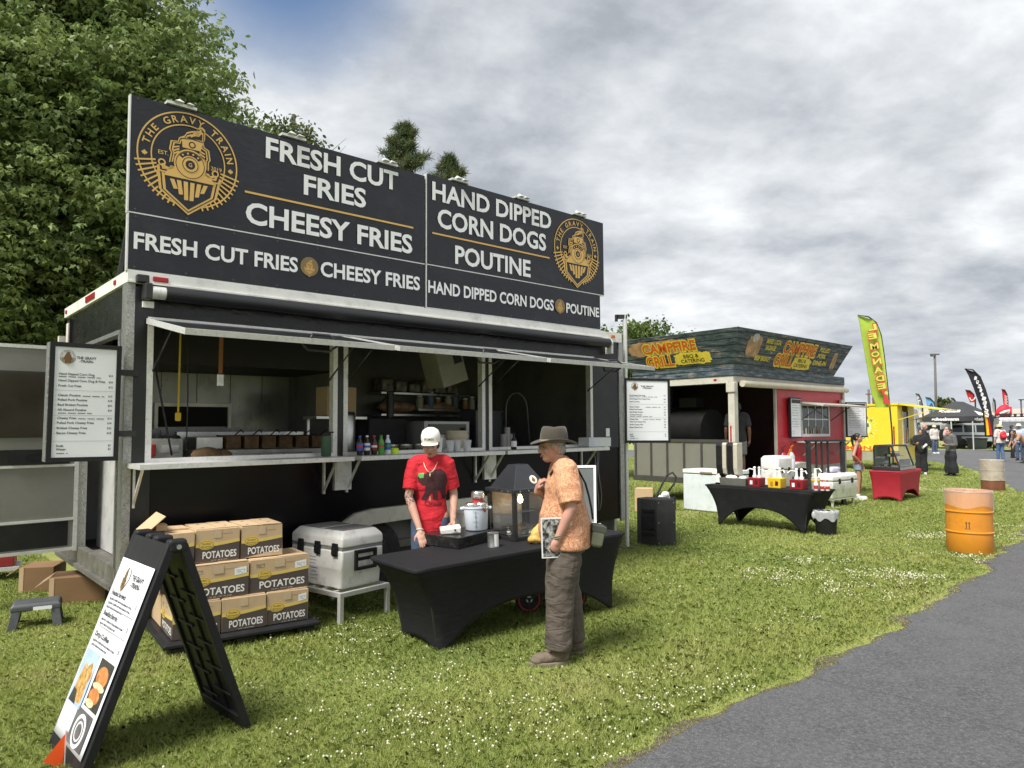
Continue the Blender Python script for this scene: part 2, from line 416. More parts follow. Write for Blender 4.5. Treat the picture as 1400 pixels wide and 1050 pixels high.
def asphalt_extra(t, tcn, prev):
 # pale aggregate, patches of wear and fine cracks
 v = t.nodes.new('ShaderNodeTexVoronoi'); v.inputs['Scale'].default_value = 62; t.links.new(tcn.outputs['Object'], v.inputs['Vector'])
 r = t.nodes.new('ShaderNodeMapRange'); r.inputs['From Min'].default_value = 0.12; r.inputs['From Max'].default_value = 0.30; r.inputs['To Min'].default_value = 1.75; r.inputs['To Max'].default_value = 0.80
 t.links.new(v.outputs['Distance'], r.inputs[0])
 m1 = t.nodes.new('ShaderNodeMix'); m1.data_type = 'RGBA'; m1.blend_type = 'MULTIPLY'; m1.inputs[0].default_value = 0.75
 t.links.new(prev, m1.inputs[6]); t.links.new(r.outputs[0], m1.inputs[7])
 ns = t.nodes.new('ShaderNodeTexNoise'); ns.inputs['Scale'].default_value = 1.1; ns.inputs['Detail'].default_value = 5; t.links.new(tcn.outputs['Object'], ns.inputs['Vector'])
 ad = t.nodes.new('ShaderNodeMix'); ad.data_type = 'RGBA'; ad.inputs[0].default_value = 0.22; t.links.new(tcn.outputs['Object'], ad.inputs[6]); t.links.new(ns.outputs['Color'], ad.inputs[7])
 c = t.nodes.new('ShaderNodeTexVoronoi'); c.feature = 'DISTANCE_TO_EDGE'; c.inputs['Scale'].default_value = 0.42; t.links.new(ad.outputs[2], c.inputs['Vector'])
 lt = t.nodes.new('ShaderNodeMath'); lt.operation = 'LESS_THAN'; lt.inputs[1].default_value = 0.0022; t.links.new(c.outputs['Distance'], lt.inputs[0])
 ml = t.nodes.new('ShaderNodeMath'); ml.operation = 'MULTIPLY'; ml.inputs[1].default_value = 0.55; t.links.new(lt.outputs[0], ml.inputs[0])
 m2 = t.nodes.new('ShaderNodeMix'); m2.data_type = 'RGBA'; t.links.new(ml.outputs[0], m2.inputs[0]); t.links.new(m1.outputs[2], m2.inputs[6]); m2.inputs[7].default_value = (0.05, 0.05, 0.045, 1)
 return m2.outputs[2]
ASPHALT = ground_material('asphalt', [(0.105, 0.109, 0.116), (0.135, 0.139, 0.145), (0.085, 0.089, 0.096), (0.17, 0.172, 0.176)], [0.35, 2.2, 45.0], 0.85, 1.0, 120, asphalt_extra)
SOIL = ground_material('soil', [(0.06, 0.047, 0.034), (0.10, 0.08, 0.06), (0.15, 0.13, 0.10)], [9.0, 40.0], 0.95, 1.0, 70)
def sheet(name, rows, m):
 """rows: list of (y, [x...]) -> one sheet that follows the ground"""
 n = len(rows[0][1]); vs = []; fs = []
 for y, xs, dz in rows:
  for x in xs: vs.append((x, y, ground_z(x, y) + dz))
 for i in range(len(rows) - 1):
  for j in range(n - 1): a = i * n + j; fs.append((a, a + 1, a + n + 1, a + n))
 b = MB(); b.add(vs, fs); o = b.build(name, m, smooth=True); return tag(o, kind='structure')
ys = [-1500, -400, -100, -30, -8] + list(np.arange(-4, 60, 0.5)) + [80, 140, 400, 1500]
xs = [-1500, -300, -80, -30] + list(np.arange(-16, 26, 2.0)) + [40, 90, 300, 1500]
sheet('lawn', [(y, xs, 0.0) for y in ys], LAWN)
py = list(np.arange(-1.0, 20, 0.05)) + list(np.arange(20, 52.1, 0.25))
sheet('asphalt_path', [(y, [float(edge_x(y)) + d for d in (0, 0.6, 3, 12)] + [max(120.0, float(edge_x(y)) + 20)], 0.008) for y in py], ASPHALT)
py = list(np.arange(-1.0, 20, 0.04))
sheet('soil', [(y, [float(edge_x(y)) - 0.04 - 0.13 * max(0, math.sin(y * 3.1) * math.sin(y * 7.7) + .25), float(edge_x(y)) + 0.05 + 0.03 * math.sin(y * 17)], 0.011 if False else 0.004) for y in py], SOIL)
# ---------------------------------------------------------------- the round railway emblem (drawn flat, outline for outline)
def circ(cx, cy, r, n=28, a0=0, a1=360):
 return [(cx + r * math.cos(R(a0 + (a1 - a0) * k / n)), cy + r * math.sin(R(a0 + (a1 - a0) * k / n))) for k in range(n + 1)]
def emblem(mb, r, g=0, d=1, e=0.0007):
 """unit drawing scaled to radius r on the current local XY plane; g: line material, d: ground material"""
 B = mb.M.copy(); mb.M = B @ Matrix.Diagonal((r, r, 1, 1))
 L = lambda k: ((k - 1) * e, k * e)
 mb.arc((0, 0), 0.97, 1.0, 0, 360, *L(1), m=g, n=72)
 mb.arc((0, 0), 0.715, 0.74, -18, 198, *L(1), m=g, n=60)
 s = 'THE GRAVY TRAIN'; adv = {'I': 0.55, ' ': 0.75, 'E': 0.9, 'Y': 0.95}
 ws = [adv.get(c, 1.0) for c in s]; tot = sum(ws); a = 171.0; span = 164.0
 for c, w in zip(s, ws):
  am = a - span * w / tot / 2
  if c != ' ':
   keep = mb.M
   mb.M = keep @ Matrix.Translation((0.785 * math.cos(R(am)), 0.785 * math.sin(R(am)), 0)) @ Matrix.Rotation(R(am - 90), 4, 'Z')
   mb.text(c, 0, 0, 0, h=0.145, align='c', z=e, m=g, bold=0.02)
   mb.M = keep
  a -= span * w / tot
 leaf = [(0, -1), (0.12, -.45), (.62, -.55), (.55, -.3), (1, .1), (.75, .2), (.7, .5), (.35, .3), (.35, .75), (.15, .65), (0, 1)]
 leaf = leaf + [(-x, y) for x, y in leaf[-2:0:-1]]
 for an in (183, -3):
  cx, cy = 0.855 * math.cos(R(an)), 0.855 * math.sin(R(an))
  mb.prism([(cx + x * 0.06, cy + y * 0.065) for x, y in leaf], *L(1), m=g)
 # sleepers of the track, both sides
 for sd in (-1, 1):
  mb.arc((0, 0), 0.72, 0.75, *( (190, 225) if sd < 0 else (-45, -10)), *L(1), m=g, n=14)
  for i in range(11):
   an = 192 + i * 6.2 if sd < 0 else -12 - i * 6.2
   r0 = 0.66 if i < 6 else 0.90
   c, s_ = math.cos(R(an)), math.sin(R(an))
   mb.stroke([(r0 * c, r0 * s_), (1.06 * c, 1.06 * s_)], 0.034, *L(2), m=g)
 mb.text('EST.', -0.60, 0, 0.0, h=0.085, z=e, m=g, bold=0.01)
 mb.text('2019', 0.44, 0, -0.10, h=0.085, z=e, m=g, bold=0.01)
 # pilot of the locomotive: nested outlines
 P = [(-0.62, -0.26), (-0.57, -0.72), (0.0, -1.16), (0.57, -0.72), (0.66, -0.26)]
 def grow(k, dy=0): return [(x * k, -0.66 + (y + 0.66) * k + dy) for x, y in P]
 mb.prism(grow(1.0), *L(3), m=g); mb.prism(grow(0.91), *L(4), m=d); mb.prism(grow(0.86), *L(5), m=g); mb.prism(grow(0.77), *L(6), m=d)
 # body silhouette
 S = [(-0.60, -0.36), (-0.62, -0.24), (-0.40, -0.16), (-0.36, 0.08), (-0.40, 0.14), (-0.37, 0.33), (-0.23, 0.35), (-0.21, 0.43), (-0.10, 0.50), (-0.06, 0.58), (0.04, 0.63),
         (0.14, 0.66), (0.17, 0.74), (0.25, 0.77), (0.31, 0.72), (0.31, 0.52), (0.28, 0.44), (0.30, 0.35), (0.40, 0.30), (0.43, 0.10), (0.40, 0.04), (0.40, -0.16), (0.55, -0.22), (0.66, -0.28), (0.63, -0.38)]
 def grs(k, dx=0.0): return [(0.01 + (x - 0.01) * k, 0.1 + (y - 0.1) * k) for x, y in S]
 mb.prism(S, *L(7), m=g); mb.prism(grs(0.93), *L(8), m=d); mb.prism(grs(0.87), *L(9), m=g); mb.prism(grs(0.80), *L(10), m=d)
 mb.prism([(-0.36, -0.2), (0.40, -0.2), (0.52, -0.42), (-0.49, -0.42)], *L(11), m=g)
 for sx in (-1, 1):
  mb.arc((sx * 0.53, -0.17), 0.045, 0.075, 0, 360, *L(11), m=g, n=16)
  mb.stroke([(sx * 0.50, -0.24), (sx * 0.40, -0.27), (sx * 0.30, -0.22)], 0.05, *L(11), m=g)
 mb.disc((0.02, -0.10), 0.32, *L(12), m=g); mb.arc((0.02, -0.10), 0.275, 0.29, 0, 360, *L(13), m=d)
 mb.arc((0.02, -0.10), 0.19, 0.27, 35, 145, *L(13), m=d)
 for an in (50, 77, 103, 130): mb.disc((0.02 + 0.235 * math.cos(R(an)), -0.10 + 0.235 * math.sin(R(an))), 0.02, *L(14), m=g, n=10)
 mb.disc((0.02, -0.10), 0.175, *L(14), m=g); mb.arc((0.02, -0.10), 0.145, 0.16, 0, 360, *L(15), m=d); mb.disc((0.02, -0.10), 0.095, *L(15), m=d)
 mb.text('G', 0.02, 0, -0.14, h=0.08, align='c', z=16 * e, m=g, bold=0.02)
 mb.prism([(-0.14, 0.24), (0.22, 0.24), (0.27, 0.42), (0.24, 0.47), (-0.16, 0.45)], *L(12), m=g)
 mb.stroke([(-0.17, 0.42), (0.05, 0.455), (0.26, 0.44)], 0.02, *L(13), m=d); mb.disc((0.05, 0.33), 0.07, *L(13), m=d); mb.disc((0.05, 0.33), 0.045, *L(14), m=g, n=12)
 for sx in (-1, 1):
  for k in range(3): mb.stroke([(sx * 0.31, 0.06 + k * 0.07), (sx * 0.2, 0.14 + k * 0.05)], 0.03, *L(12), m=g)
 for k, off in enumerate((0, 0.07)):
  mb.stroke([(0.02 + off * .6, 0.50 + off), (0.10, 0.55 + off * .6), (0.18, 0.56 + off * .5), (0.22, 0.62 + off * .4), (0.22 - off * .3, 0.70)], 0.028, *L(12 + k), m=g)
 for i in range(6):                                   # bars of the pilot
  x = -0.36 + i * 0.145; t = abs(x) / 0.5
  y1 = -0.47; y0 = -0.90 + t * 0.34
  mb.prism([(x * 0.92 - 0.04, y1), (x * 0.92 + 0.045, y1), (x * 0.72 + 0.045, y0), (x * 0.72 - 0.035, y0 - 0.01)], *L(11), m=g)
 mb.M = B
 return mb
# ---------------------------------------------------------------- the big black food trailer
T1O = Vector((-3.306, 6.136, 0)); T1A = math.atan2(0.6686, 0.7437); T1W = 2.65; T1L = 6.64
t1 = thing('food_trailer', 'large black fry trailer with tall dark sign boards and three open serving hatches', 'food trailer', T1O, rot=(0, -0.009, T1A))
T1M = Matrix.Translation(T1O) @ Euler((0, -0.009, T1A)).to_matrix().to_4x4()
def T1(u, w, z): return T1M @ Vector((u, -w, z))            # a point by length along, distance out from the face, height
SIGN = mat('sign_sheet', (0.012, 0.0135, 0.019), 0.25, var=0.15, vs=1.2, bump=0.08, bs=40, rvar=0.06, spec=0.45, fold=0.06, dirt=(0.05, 0.05, 0.055), dirt_amt=0.3, dirt_s=2.5)
DENTED = mat('dented_black_skin', (0.008, 0.0085, 0.010), 0.28, var=0.3, vs=1.5, bump=0.1, bs=60, spec=0.4, fold=0.14, dirt=(0.05, 0.05, 0.05), dirt_amt=0.3, dirt_s=4, rvar=0.1)
GLOSS_BLACK = mat('gloss_black_skin', (0.0028, 0.003, 0.0042), 0.25, var=0.3, vs=2, bump=0.12, bs=2.2, dirt=(0.012, 0.012, 0.012), dirt_amt=0.2, dirt_s=5, rvar=0.08, spec=0.22)
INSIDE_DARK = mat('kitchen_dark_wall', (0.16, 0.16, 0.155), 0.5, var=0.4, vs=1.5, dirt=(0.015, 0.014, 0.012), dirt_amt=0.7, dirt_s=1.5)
FLOORM = mat('worn_floor', (0.12, 0.115, 0.1), 0.6, var=0.3, vs=8)
OFFWHITE = mat('hatch_lining', (0.62, 0.59, 0.52), 0.5, var=0.08, vs=5, dirt=(0.32, 0.2, 0.08), dirt_amt=0.8, dirt_s=9)
b = MB(); b.box(0.05, T1L - 0.05, 0.05, T1W - 0.03, 0.42, 0.50); b.build('floor', FLOORM, t1)
b = MB(); b.box(0.1, T1L - 0.1, 0.10, T1W - 0.1, 0.24, 0.415); b.build('chassis', BLACK_METAL, t1)  # plain black block added so the gap under the floor reads dark
b = MB(); b.box(0.02, T1L, 0.03, T1W, 3.06, 3.13); b.build('roof', mat('roof_skin', (0.5, 0.5, 0.5), 0.5), t1)
b = MB(); b.box(0.06, T1L - 0.06, 0.06, T1W - 0.07, 3.0, 3.055); b.build('ceiling', mat('dark_ceiling', (0.02, 0.02, 0.02), 0.6), t1)  # panel added near black, so bounced light does not show overhead
b = MB()
for k in range(4): b.box(0.98 + 0.42 * k, 0.988 + 0.42 * k, T1W - 0.1035, T1W - 0.1005, 1.0, 1.74); b.box(0.98 + 0.42 * k, 0.988 + 0.42 * k, T1W - 0.1035, T1W - 0.1005, 2.09, 2.45)
build_each(b, 'panel_seam', BLACK_METAL, t1)
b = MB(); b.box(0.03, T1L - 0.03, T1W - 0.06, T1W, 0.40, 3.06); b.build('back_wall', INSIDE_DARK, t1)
b = MB(); b.box(0.5, 2.62, T1W - 0.10, T1W - 0.061, 1.0, 2.45)
b.build('steel_wall_lining', mat('sooty_wall', (0.26, 0.26, 0.25), 0.30, 0.6, var=0.35, vs=1.2, dirt=(0.03, 0.026, 0.02), dirt_amt=0.95, dirt_s=1.1, stretch=(1, 1, 0.55), rvar=0.1), t1)
b = MB(); b.box(0.90, 1.82, T1W - 0.16, T1W - 0.101, 2.03, 2.07); b.box(0.90, 0.94, T1W - 0.16, T1W - 0.101, 1.76, 2.03); b.box(1.78, 1.82, T1W - 0.16, T1W - 0.101, 1.76, 2.03)
v = b.build('wall_slot', GREY_STEEL, t1); b = MB(); b.box(0.94, 1.78, T1W - 0.125, T1W - 0.1015, 1.78, 2.03); b.build('opening', mat('slot_dark', (0.012, 0.01, 0.008), 0.9), v)  # dark of the recessed slot put into the colour of a solid panel
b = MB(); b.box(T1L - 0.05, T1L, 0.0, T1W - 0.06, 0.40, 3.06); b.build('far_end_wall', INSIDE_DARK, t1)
# front: lower skin with the wheel arch cut out
b = MB(); b.M = front()
b.prism([(0.02, .38), (1.98, .38), (2.0, .62), (2.2, .82), (4.05, .86), (4.28, .66), (4.3, .38), (T1L, .40), (T1L, 1.44), (0.02, 1.44)], -0.04, 0.0)
b.build('lower_skin', GLOSS_BLACK, t1)
b = MB(); b.box(1.9, 4.4, 0.45, 0.5, 0.36, 0.95); b.box(1.9, 4.4, 0.041, 0.5, 0.90, 0.95); b.build('wheel_well', RUBBER, t1)
b = MB(); pts = [(1.90, .50), (1.94, .64), (2.02, .74), (2.2, .84), (2.4, .87), (4.0, .90), (4.2, .80), (4.34, .62)]
inner = [(x, z - 0.15 if 2.1 < x < 4.1 else z - 0.10) for x, z in pts]
arch = pts + [(4.26, .52), (4.16, .62), (4.0, .70), (3.85, .76), (3.55, .76), (3.35, .60), (3.2, .60), (3.0, .74), (2.4, .72), (2.22, .66), (2.08, .56), (2.0, .46)]
b.M = front(0, -0.06, 0); b.prism(arch, -0.02, 0.0)
b.M = Matrix(); b.ring_loft([[(x, -0.06, z), (x, -0.06, z + 0.012), (x, 0.03, z + 0.012), (x, 0.03, z)] for x, z in pts])
b.build('fender', mat('fender_metal', (0.6, 0.58, 0.52), 0.4, 0.3, var=0.1, dirt=(0.25, 0.22, 0.17), dirt_amt=0.6, dirt_s=8), t1)
for wx in (2.46, 3.42):
 wm = MB(); wm.M = Matrix.Translation((wx, 0.14, 0.37)) @ Matrix.Rotation(R(90), 4, 'X')
 wm.lathe([(0.20, -0.11), (0.33, -0.11), (0.365, -0.08), (0.37, 0.0), (0.365, 0.08), (0.33, 0.11), (0.20, 0.11)], n=40)
 w = wm.build('wheel', RUBBER, t1, smooth='auto')
 rm = MB(); rm.M = wm.M; rm.lathe([(0.05, 0.02), (0.12, 0.05), (0.19, 0.03), (0.205, 0.10), (0.21, 0.112), (0.2, -0.1)], n=32); rm.build('rim', STEEL, w, smooth='auto')
# upper skin, roof rail, corner trims
b = MB(); b.box(0.07, T1L - 0.25, -0.012, 0.03, 2.745, 3.03); b.build('upper_skin', DENTED, t1)
b = MB(); b.box(-0.03, 6.20, -0.035, 0.0, 3.03, 3.135); b.box(-0.033, 6.2, -0.05, -0.036, 3.03, 3.045); b.box(6.2, T1L + 0.01, -0.03, 0.0, 2.99, 3.13)
b.box(-0.035, 0.0, 0.0, T1W, 3.03, 3.135); b.build('roof_rail', WHITE_PAINT, t1)
b = MB(); b.box(-0.03, 0.035, -0.028, 0.0, 0.36, 3.028); b.box(-0.031, -0.001, 0.0005, 0.12, 0.36, 3.028)
b.box(T1L - 0.06, T1L + 0.03, -0.028, 0.0, 0.36, 2.985); build_each(b, 'corner_trim', TREAD, t1)
b = MB(); b.box(0.037, 0.185, -0.03, 0.02, 0.37, 3.0); b.box(5.98, 6.12, -0.02, 0.02, 1.44, 2.745); b.box(6.13, T1L - 0.062, -0.01, 0.02, 1.441, 2.985); build_each(b, 'corner_post', BLACK_PAINT, t1)
# rear end with the doorway
b = MB(); b.box(-0.005, 0.04, 0.121, T1W, 2.64, 3.03); b.box(-0.005, 0.04, 1.80, T1W, 0.40, 2.64); b.box(-0.005, 0.04, 0.121, 0.20, 0.56, 2.64)
b.build('rear_skin', DENTED, t1)
b = MB(); b.box(-0.02, 0.05, 0.19, T1W, 0.36, 0.555); b.box(-0.06, -0.021, 0.19, T1W, 0.36, 0.40); b.build('door_sill', mat('scuffed_sill', (0.16, 0.155, 0.14), 0.5, 0.4, var=0.4, vs=9), t1)
b = MB(); b.box(-0.03, 0.045, 0.201, 0.235, 0.556, 2.60); b.box(-0.03, 0.045, 0.201, 1.80, 2.601, 2.64); b.box(-0.04, 0.05, 1.70, 1.80, 0.556, 2.60); build_each(b, 'door_frame', TREAD, t1)
b = MB(); b.box(0.06, 0.62, T1W - 0.12, T1W - 0.061, 0.505, 2.3); b.build('wall_panel', mat('partition_panel', (0.74, 0.75, 0.78), 0.5, var=0.06), t1)
b = MB(); b.tube([T1M.inverted() @ T1(0.02, -1.62, 1.5 + 0.9 * k / 10) + Vector((-0.05 - 0.03 * math.sin(k * 1.1), 0.0, 0)) for k in range(11)], 0.014, 6); b.build('door_strap', RUBBER, t1)
dr = MB(); dr.box(-1.45, -0.045, 1.705, 1.75, 0.53, 2.60)
door = dr.build('door', mat('door_skin', (0.22, 0.215, 0.20), 0.42, 0.35, var=0.08, vs=2, dirt=(0.18, 0.17, 0.15), dirt_amt=0.3), t1)
b = MB()
for z0, z1 in ((0.53, 0.56), (0.835, 0.86), (1.38, 1.405), (2.57, 2.605)): b.box(-1.45, -0.065, 1.690, 1.7045, z0, z1)
b.box(-0.065, -0.03, 1.688, 1.7046, 0.52, 2.61); build_each(b, 'trim_rail', ALU, door)
b = MB(); b.box(-1.45, -0.11, 1.697, 1.7047, 1.412, 1.56); b.box(-1.45, -0.11, 1.697, 1.7047, 0.58, 0.828); build_each(b, 'dark_band', BLACK_PAINT, door)
def rrect(x0, x1, y0, y1, r, n=5):
 P = []
 for cx, cy, a in ((x1 - r, y1 - r, 0), (x0 + r, y1 - r, 90), (x0 + r, y0 + r, 180), (x1 - r, y0 + r, 270)):
  P += [(cx + r * math.cos(R(a + 90 * k / n)), cy + r * math.sin(R(a + 90 * k / n))) for k in range(n + 1)]
 return P
b = MB(); b.M = front(0, 1.7047, 0); b.prism(rrect(-1.4, -0.16, 1.68, 2.34, 0.08), 0.0, 0.012); b.build('window', mat('bronze_window', (0.045, 0.04, 0.03), 0.1, var=0.3, vs=2), door)
b = MB(); b.M = front(0, 1.6975, 0); b.prism(rrect(-0.62, -0.20, 1.42, 1.552, 0.03), 0.0, 0.03); b.M = front(0, 1.6672, 0)
for k in range(24):
 a0, a1 = 2 * math.pi * k / 24, 2 * math.pi * (k + 1) / 24
 b.prism([(-0.40 + 0.10 * math.cos(a0), 1.487 + 0.035 * math.sin(a0)), (-0.40 + 0.10 * math.cos(a1), 1.487 + 0.035 * math.sin(a1)), (-0.40 + 0.09 * math.cos(a1), 1.487 + 0.029 * math.sin(a1)), (-0.40 + 0.09 * math.cos(a0), 1.487 + 0.029 * math.sin(a0))], 0.0005, 0.004)
b.build('vent_cover', BLACK_PLASTIC, door)
b = MB(); b.M = Matrix.Translation((-0.006, 2.44, 2.80)); b.cbox((-0.01, 0, 0), (0.03, 0.16, 0.36)); lf = b.build('flood_light', BLACK_PLASTIC, t1)
b.f = []; b.v = []; b.m = []; b.cbox((-0.03, 0, 0), (0.01, 0.11, 0.29)); b.cbox((-0.03, 0.22, -0.02), (0.1, 0.08, 0.08)); b.build('lens', OFFWHITE, lf)
b = MB(); b.box(-0.045, -0.0355, 1.15, 1.55, 3.055, 3.115); b.build('marker_light', RED_LENS, t1, bevel=0.01)
for yy in (0.33, 2.50):
 b = MB(); b.box(-0.045, -0.0355, yy, yy + 0.07, 3.065, 3.105); b.build('marker_light', RED_LENS, t1, bevel=0.008)
b = MB(); b.box(0.17, 0.30, -0.05, -0.0355, 3.06, 3.105); b.build('marker_light', RED_LENS, t1, bevel=0.008)
b = MB(); b.box(6.40, 6.48, -0.05, -0.031, 3.05, 3.09); b.build('marker_light', ORANGE_LENS, t1, bevel=0.008)
# rolled awning under the rail
b = MB(); ro = [(0.25 + k * 0.46, -0.125, 2.945 + 0.003 * math.sin(k)) for k in range(14)]; b.tube(ro, [0.062 + 0.004 * math.sin(k * 2.1) for k in range(14)], 18)
aw = b.build('rolled_awning', mat('awning_vinyl', (0.016, 0.017, 0.019), 0.45, var=0.2, vs=3, bump=0.4, bs=9, stretch=(0.3, 2, 2)), t1, smooth='auto')
b = MB(); b.cyl((0.14, -0.125, 2.945), (0.25, -0.125, 2.945), 0.056, n=18); b.cyl((6.23, -0.125, 2.945), (6.27, -0.125, 2.945), 0.06, n=18); b.build('roller_cap', ALU, aw, smooth='auto')
b = MB(); b.box(0.08, 0.14, -0.17, -0.031, 2.88, 3.02); b.box(0.03, 0.13, -0.10, -0.036, 3.03, 3.10); b.build('awning_bracket', BLACK_METAL, aw, bevel=0.01)
b = MB(); b.box(0.09, 0.18, -0.06, -0.031, 2.82, 2.875); b.box(6.28, 6.32, -0.14, -0.02, 2.80, 3.0); b.build('awning_arm_end', WHITE_PAINT, aw)
# three serving openings: frames, counters, hatches
BAYS = ((0.19, 1.93), (2.10, 3.94), (4.10, 5.93))
b = MB(); b.box(0.14, 6.0, -0.045, 0.0, 2.70, 2.742); b.box(0.14, 6.0, -0.06, -0.046, 2.712, 2.73); b.build('hatch_hinge_rail', ALU, t1)
for i, (u0, u1) in enumerate(BAYS):
 b = MB(); b.box(u0 - 0.05, u0, -0.035, 0.05, 1.441, 2.70); b.box(u1, u1 + 0.05, -0.035, 0.05, 1.441, 2.70)
 b.box(u0, u1, -0.034, 0.05, 1.441, 1.50); b.build('serving_window_frame', ALU, t1)
for u0, u1 in ((1.981, 2.049), (3.991, 4.049)):
 b = MB(); b.box(u0, u1, -0.025, 0.04, 1.441, 2.70); b.build('door_post', BLACK_PAINT, t1)
for i, (u0, u1) in enumerate(((0.0, 1.96), (2.04, 3.96), (4.0, 5.86))):
 b = MB(); b.box(u0, u1, -0.42, -0.036, 1.452, 1.466); b.box(u0, u1, -0.435, -0.42, 1.425, 1.467); b.box(u0 - 0.002, u0 + 0.014, -0.42, -0.036, 1.426, 1.452); b.box(u1 - 0.014, u1 + 0.002, -0.42, -0.036, 1.426, 1.452)
 sh = b.build('counter_shelf', ALU, t1)
 b = MB()
 for u in (u0 + 0.06, u1 - 0.12):
  b.bar((u, -0.03, 1.12), (u, -0.30, 1.44), 0.02); b.box(u - 0.01, u + 0.01, -0.035, -0.001, 1.08, 1.425)
 build_each(b, 'shelf_brace', ALU, sh)
for u in (1.95, 3.96):
 b = MB(); b.box(u, u + 0.19, -0.05, -0.001, 1.11, 1.423); b.box(u + 0.02, u + 0.17, -0.058, -0.051, 1.2, 1.4); b.build('bracket_plate', ALU, t1)
for i, (u0, u1) in enumerate(((0.12, 1.99), (2.05, 4.0), (4.06, 6.0))):
 M = Matrix.Translation((0, -0.065, 2.705)) @ Matrix.Rotation(math.atan2(0.20, 1.05), 4, 'X')
 b = MB(); b.M = M; b.box(u0 + 0.025, u1 - 0.025, -1.04, 0.0, -0.006, 0.012); hs = b.build('serving_hatch', BLACK_PAINT, t1)
 b = MB(); b.M = M; b.box(u0 + 0.026, u1 - 0.026, -1.03, -0.02, -0.012, -0.0065); b.build('hatch_lining', OFFWHITE, hs)
 b = MB(); b.M = M; b.box(u0, u1, -1.065, -1.035, -0.028, 0.02); b.box(u0, u0 + 0.025, -1.035, 0, -0.028, 0.018); b.box(u1 - 0.025, u1, -1.035, 0, -0.028, 0.018)
 b.build('hatch_frame', ALU, hs)
 b = MB(); b.M = M; c = u0 + 1.15
 b.tube([(c - 0.17, -1.0, -0.03), (c - 0.10, -0.98, -0.09), (c + 0.10, -0.98, -0.09), (c + 0.17, -1.0, -0.03)], 0.011, 8)
 b.tube([(c - 0.12, -1.05, 0.02), (c - 0.08, -1.0, 0.055), (c + 0.08, -1.0, 0.055), (c + 0.12, -1.05, 0.02)], 0.011, 8); b.build('handle', BLACK_METAL, hs, smooth=True)
 b = MB(); b.M = M
 for cc in (u0 + 0.30, u1 - 0.10): b.cbox((cc, -0.12, -0.045), (0.10, 0.08, 0.05))
 b.build('latch', STEEL, hs, bevel=0.008)
 for cc in (u0 + 0.07, u1 - 0.09):
  b = MB(); b.tube([M @ Vector((cc, -0.50, -0.03)), (cc, 0.0, 2.25)], [0.006, 0.009], 8); b.build('gas_strut', BLACK_METAL, hs, smooth=True)
# sign boards over the roof, with lettering
def sign_board(x0, x1, z0, z1, y, tex):
 b = MB(); nx, nz = 14, 5; vs = []; fs = []
 for j in range(nz + 1):
  for i in range(nx + 1):
   k = 0 if i in (0, nx) or j in (0, nz) else 0.005 * math.sin(i * 1.9 + j * 2.7 + x0 * 5)
   vs.append((x0 + (x1 - x0) * i / nx, y + k, z0 + (z1 - z0) * j / nz))
 for j in range(nz):
  for i in range(nx): a = j * (nx + 1) + i; fs.append((a, a + 1, a + nx + 2, a + nx + 1))
 b.add(vs, fs)
 b.box(x0, x1, y + 0.008, y + 0.05, z0, z1)
 p = b.build('sign_board', SIGN, t1, smooth='auto')
 b = MB(); b.box(x0 - 0.012, x0 - 0.001, y - 0.004, y + 0.05, z0, z1); b.box(x0 - 0.012, x1, y - 0.002, y + 0.05, z0 - 0.012, z0 - 0.001); b.build('edge_trim', ALU, p)
 b = MB(); n = int((x1 - x0) / 0.42)
 for i in range(n + 1):
  for zz_ in (z0 + 0.025, z1 - 0.025): b.cyl((x0 + 0.05 + (x1 - x0 - 0.1) * i / n, y - 0.006, zz_), (x0 + 0.05 + (x1 - x0 - 0.1) * i / n, y, zz_), 0.010, n=8)
 b.build('rivets', DARK_GREY, p)
 b = MB(); b.M = front(0, y - 0.009, 0)
 for st, a in tex.items(): b.text(st, *a, z=0, bold=0.026)
 build_each(b, 'lettering', LETTER_WHITE, p)
 return p
SB = 0.11      # boards stand this much above the trailer's tilt at the far end
s1 = sign_board(-0.035, 3.085, 3.655, 4.695, -0.03, {'FRESH CUT': (1.175, 2.715, 4.438, 4.645), 'FRIES': (1.578, 2.302, 4.155, 4.36), 'CHEESY FRIES': (0.985, 2.908, 3.745, 3.955)})
s2 = sign_board(-0.03, 3.075, 3.145, 3.64, -0.03, {'FRESH CUT FRIES': (0.01, 1.523, 3.333, 3.48), 'CHEESY FRIES': (1.773, 3.014, 3.333, 3.486)})
s3 = sign_board(3.115, 6.26, 3.66, 4.73, -0.03, {'HAND DIPPED': (3.188, 5.17, 4.44, 4.655), 'CORN DOGS': (3.264, 5.068, 4.125, 4.35), 'POUTINE': (3.524, 4.775, 3.728, 3.947)})
s4 = sign_board(3.115, 6.17, 3.15, 3.645, -0.03, {'HAND DIPPED CORN DOGS': (3.13, 5.205, 3.325, 3.468), 'POUTINE': (5.45, 6.136, 3.326, 3.46)})
for p, x0, x1, z in ((s1, 0.973, 2.92, 4.045), (s3, 3.19, 5.133, 4.035)):
 b = MB(); b.box(x0, x1, -0.04, -0.038, z - 0.010, z + 0.010); b.build('rule_line', GOLD, p)
for p, cx, cz, r in ((s1, 0.455, 4.222, 0.442), (s3, 5.68, 4.222, 0.455)):
 b = MB(); b.M = front(cx, -0.0385, cz); emblem(b, r); b.build('emblem', [GOLD, SIGN], p)
for p, cx, cz in ((s2, 1.649, 3.408), (s4, 5.327, 3.398)):
 b = MB(); b.M = front(cx, -0.0385, cz); b.disc((0, 0), 0.098, 0, 0.001, m=1); emblem(b, 0.093, 0, 1, 0.0003); b.build('emblem', [GOLD, mat('badge_ground', (0.22, 0.15, 0.06), 0.5)], p)
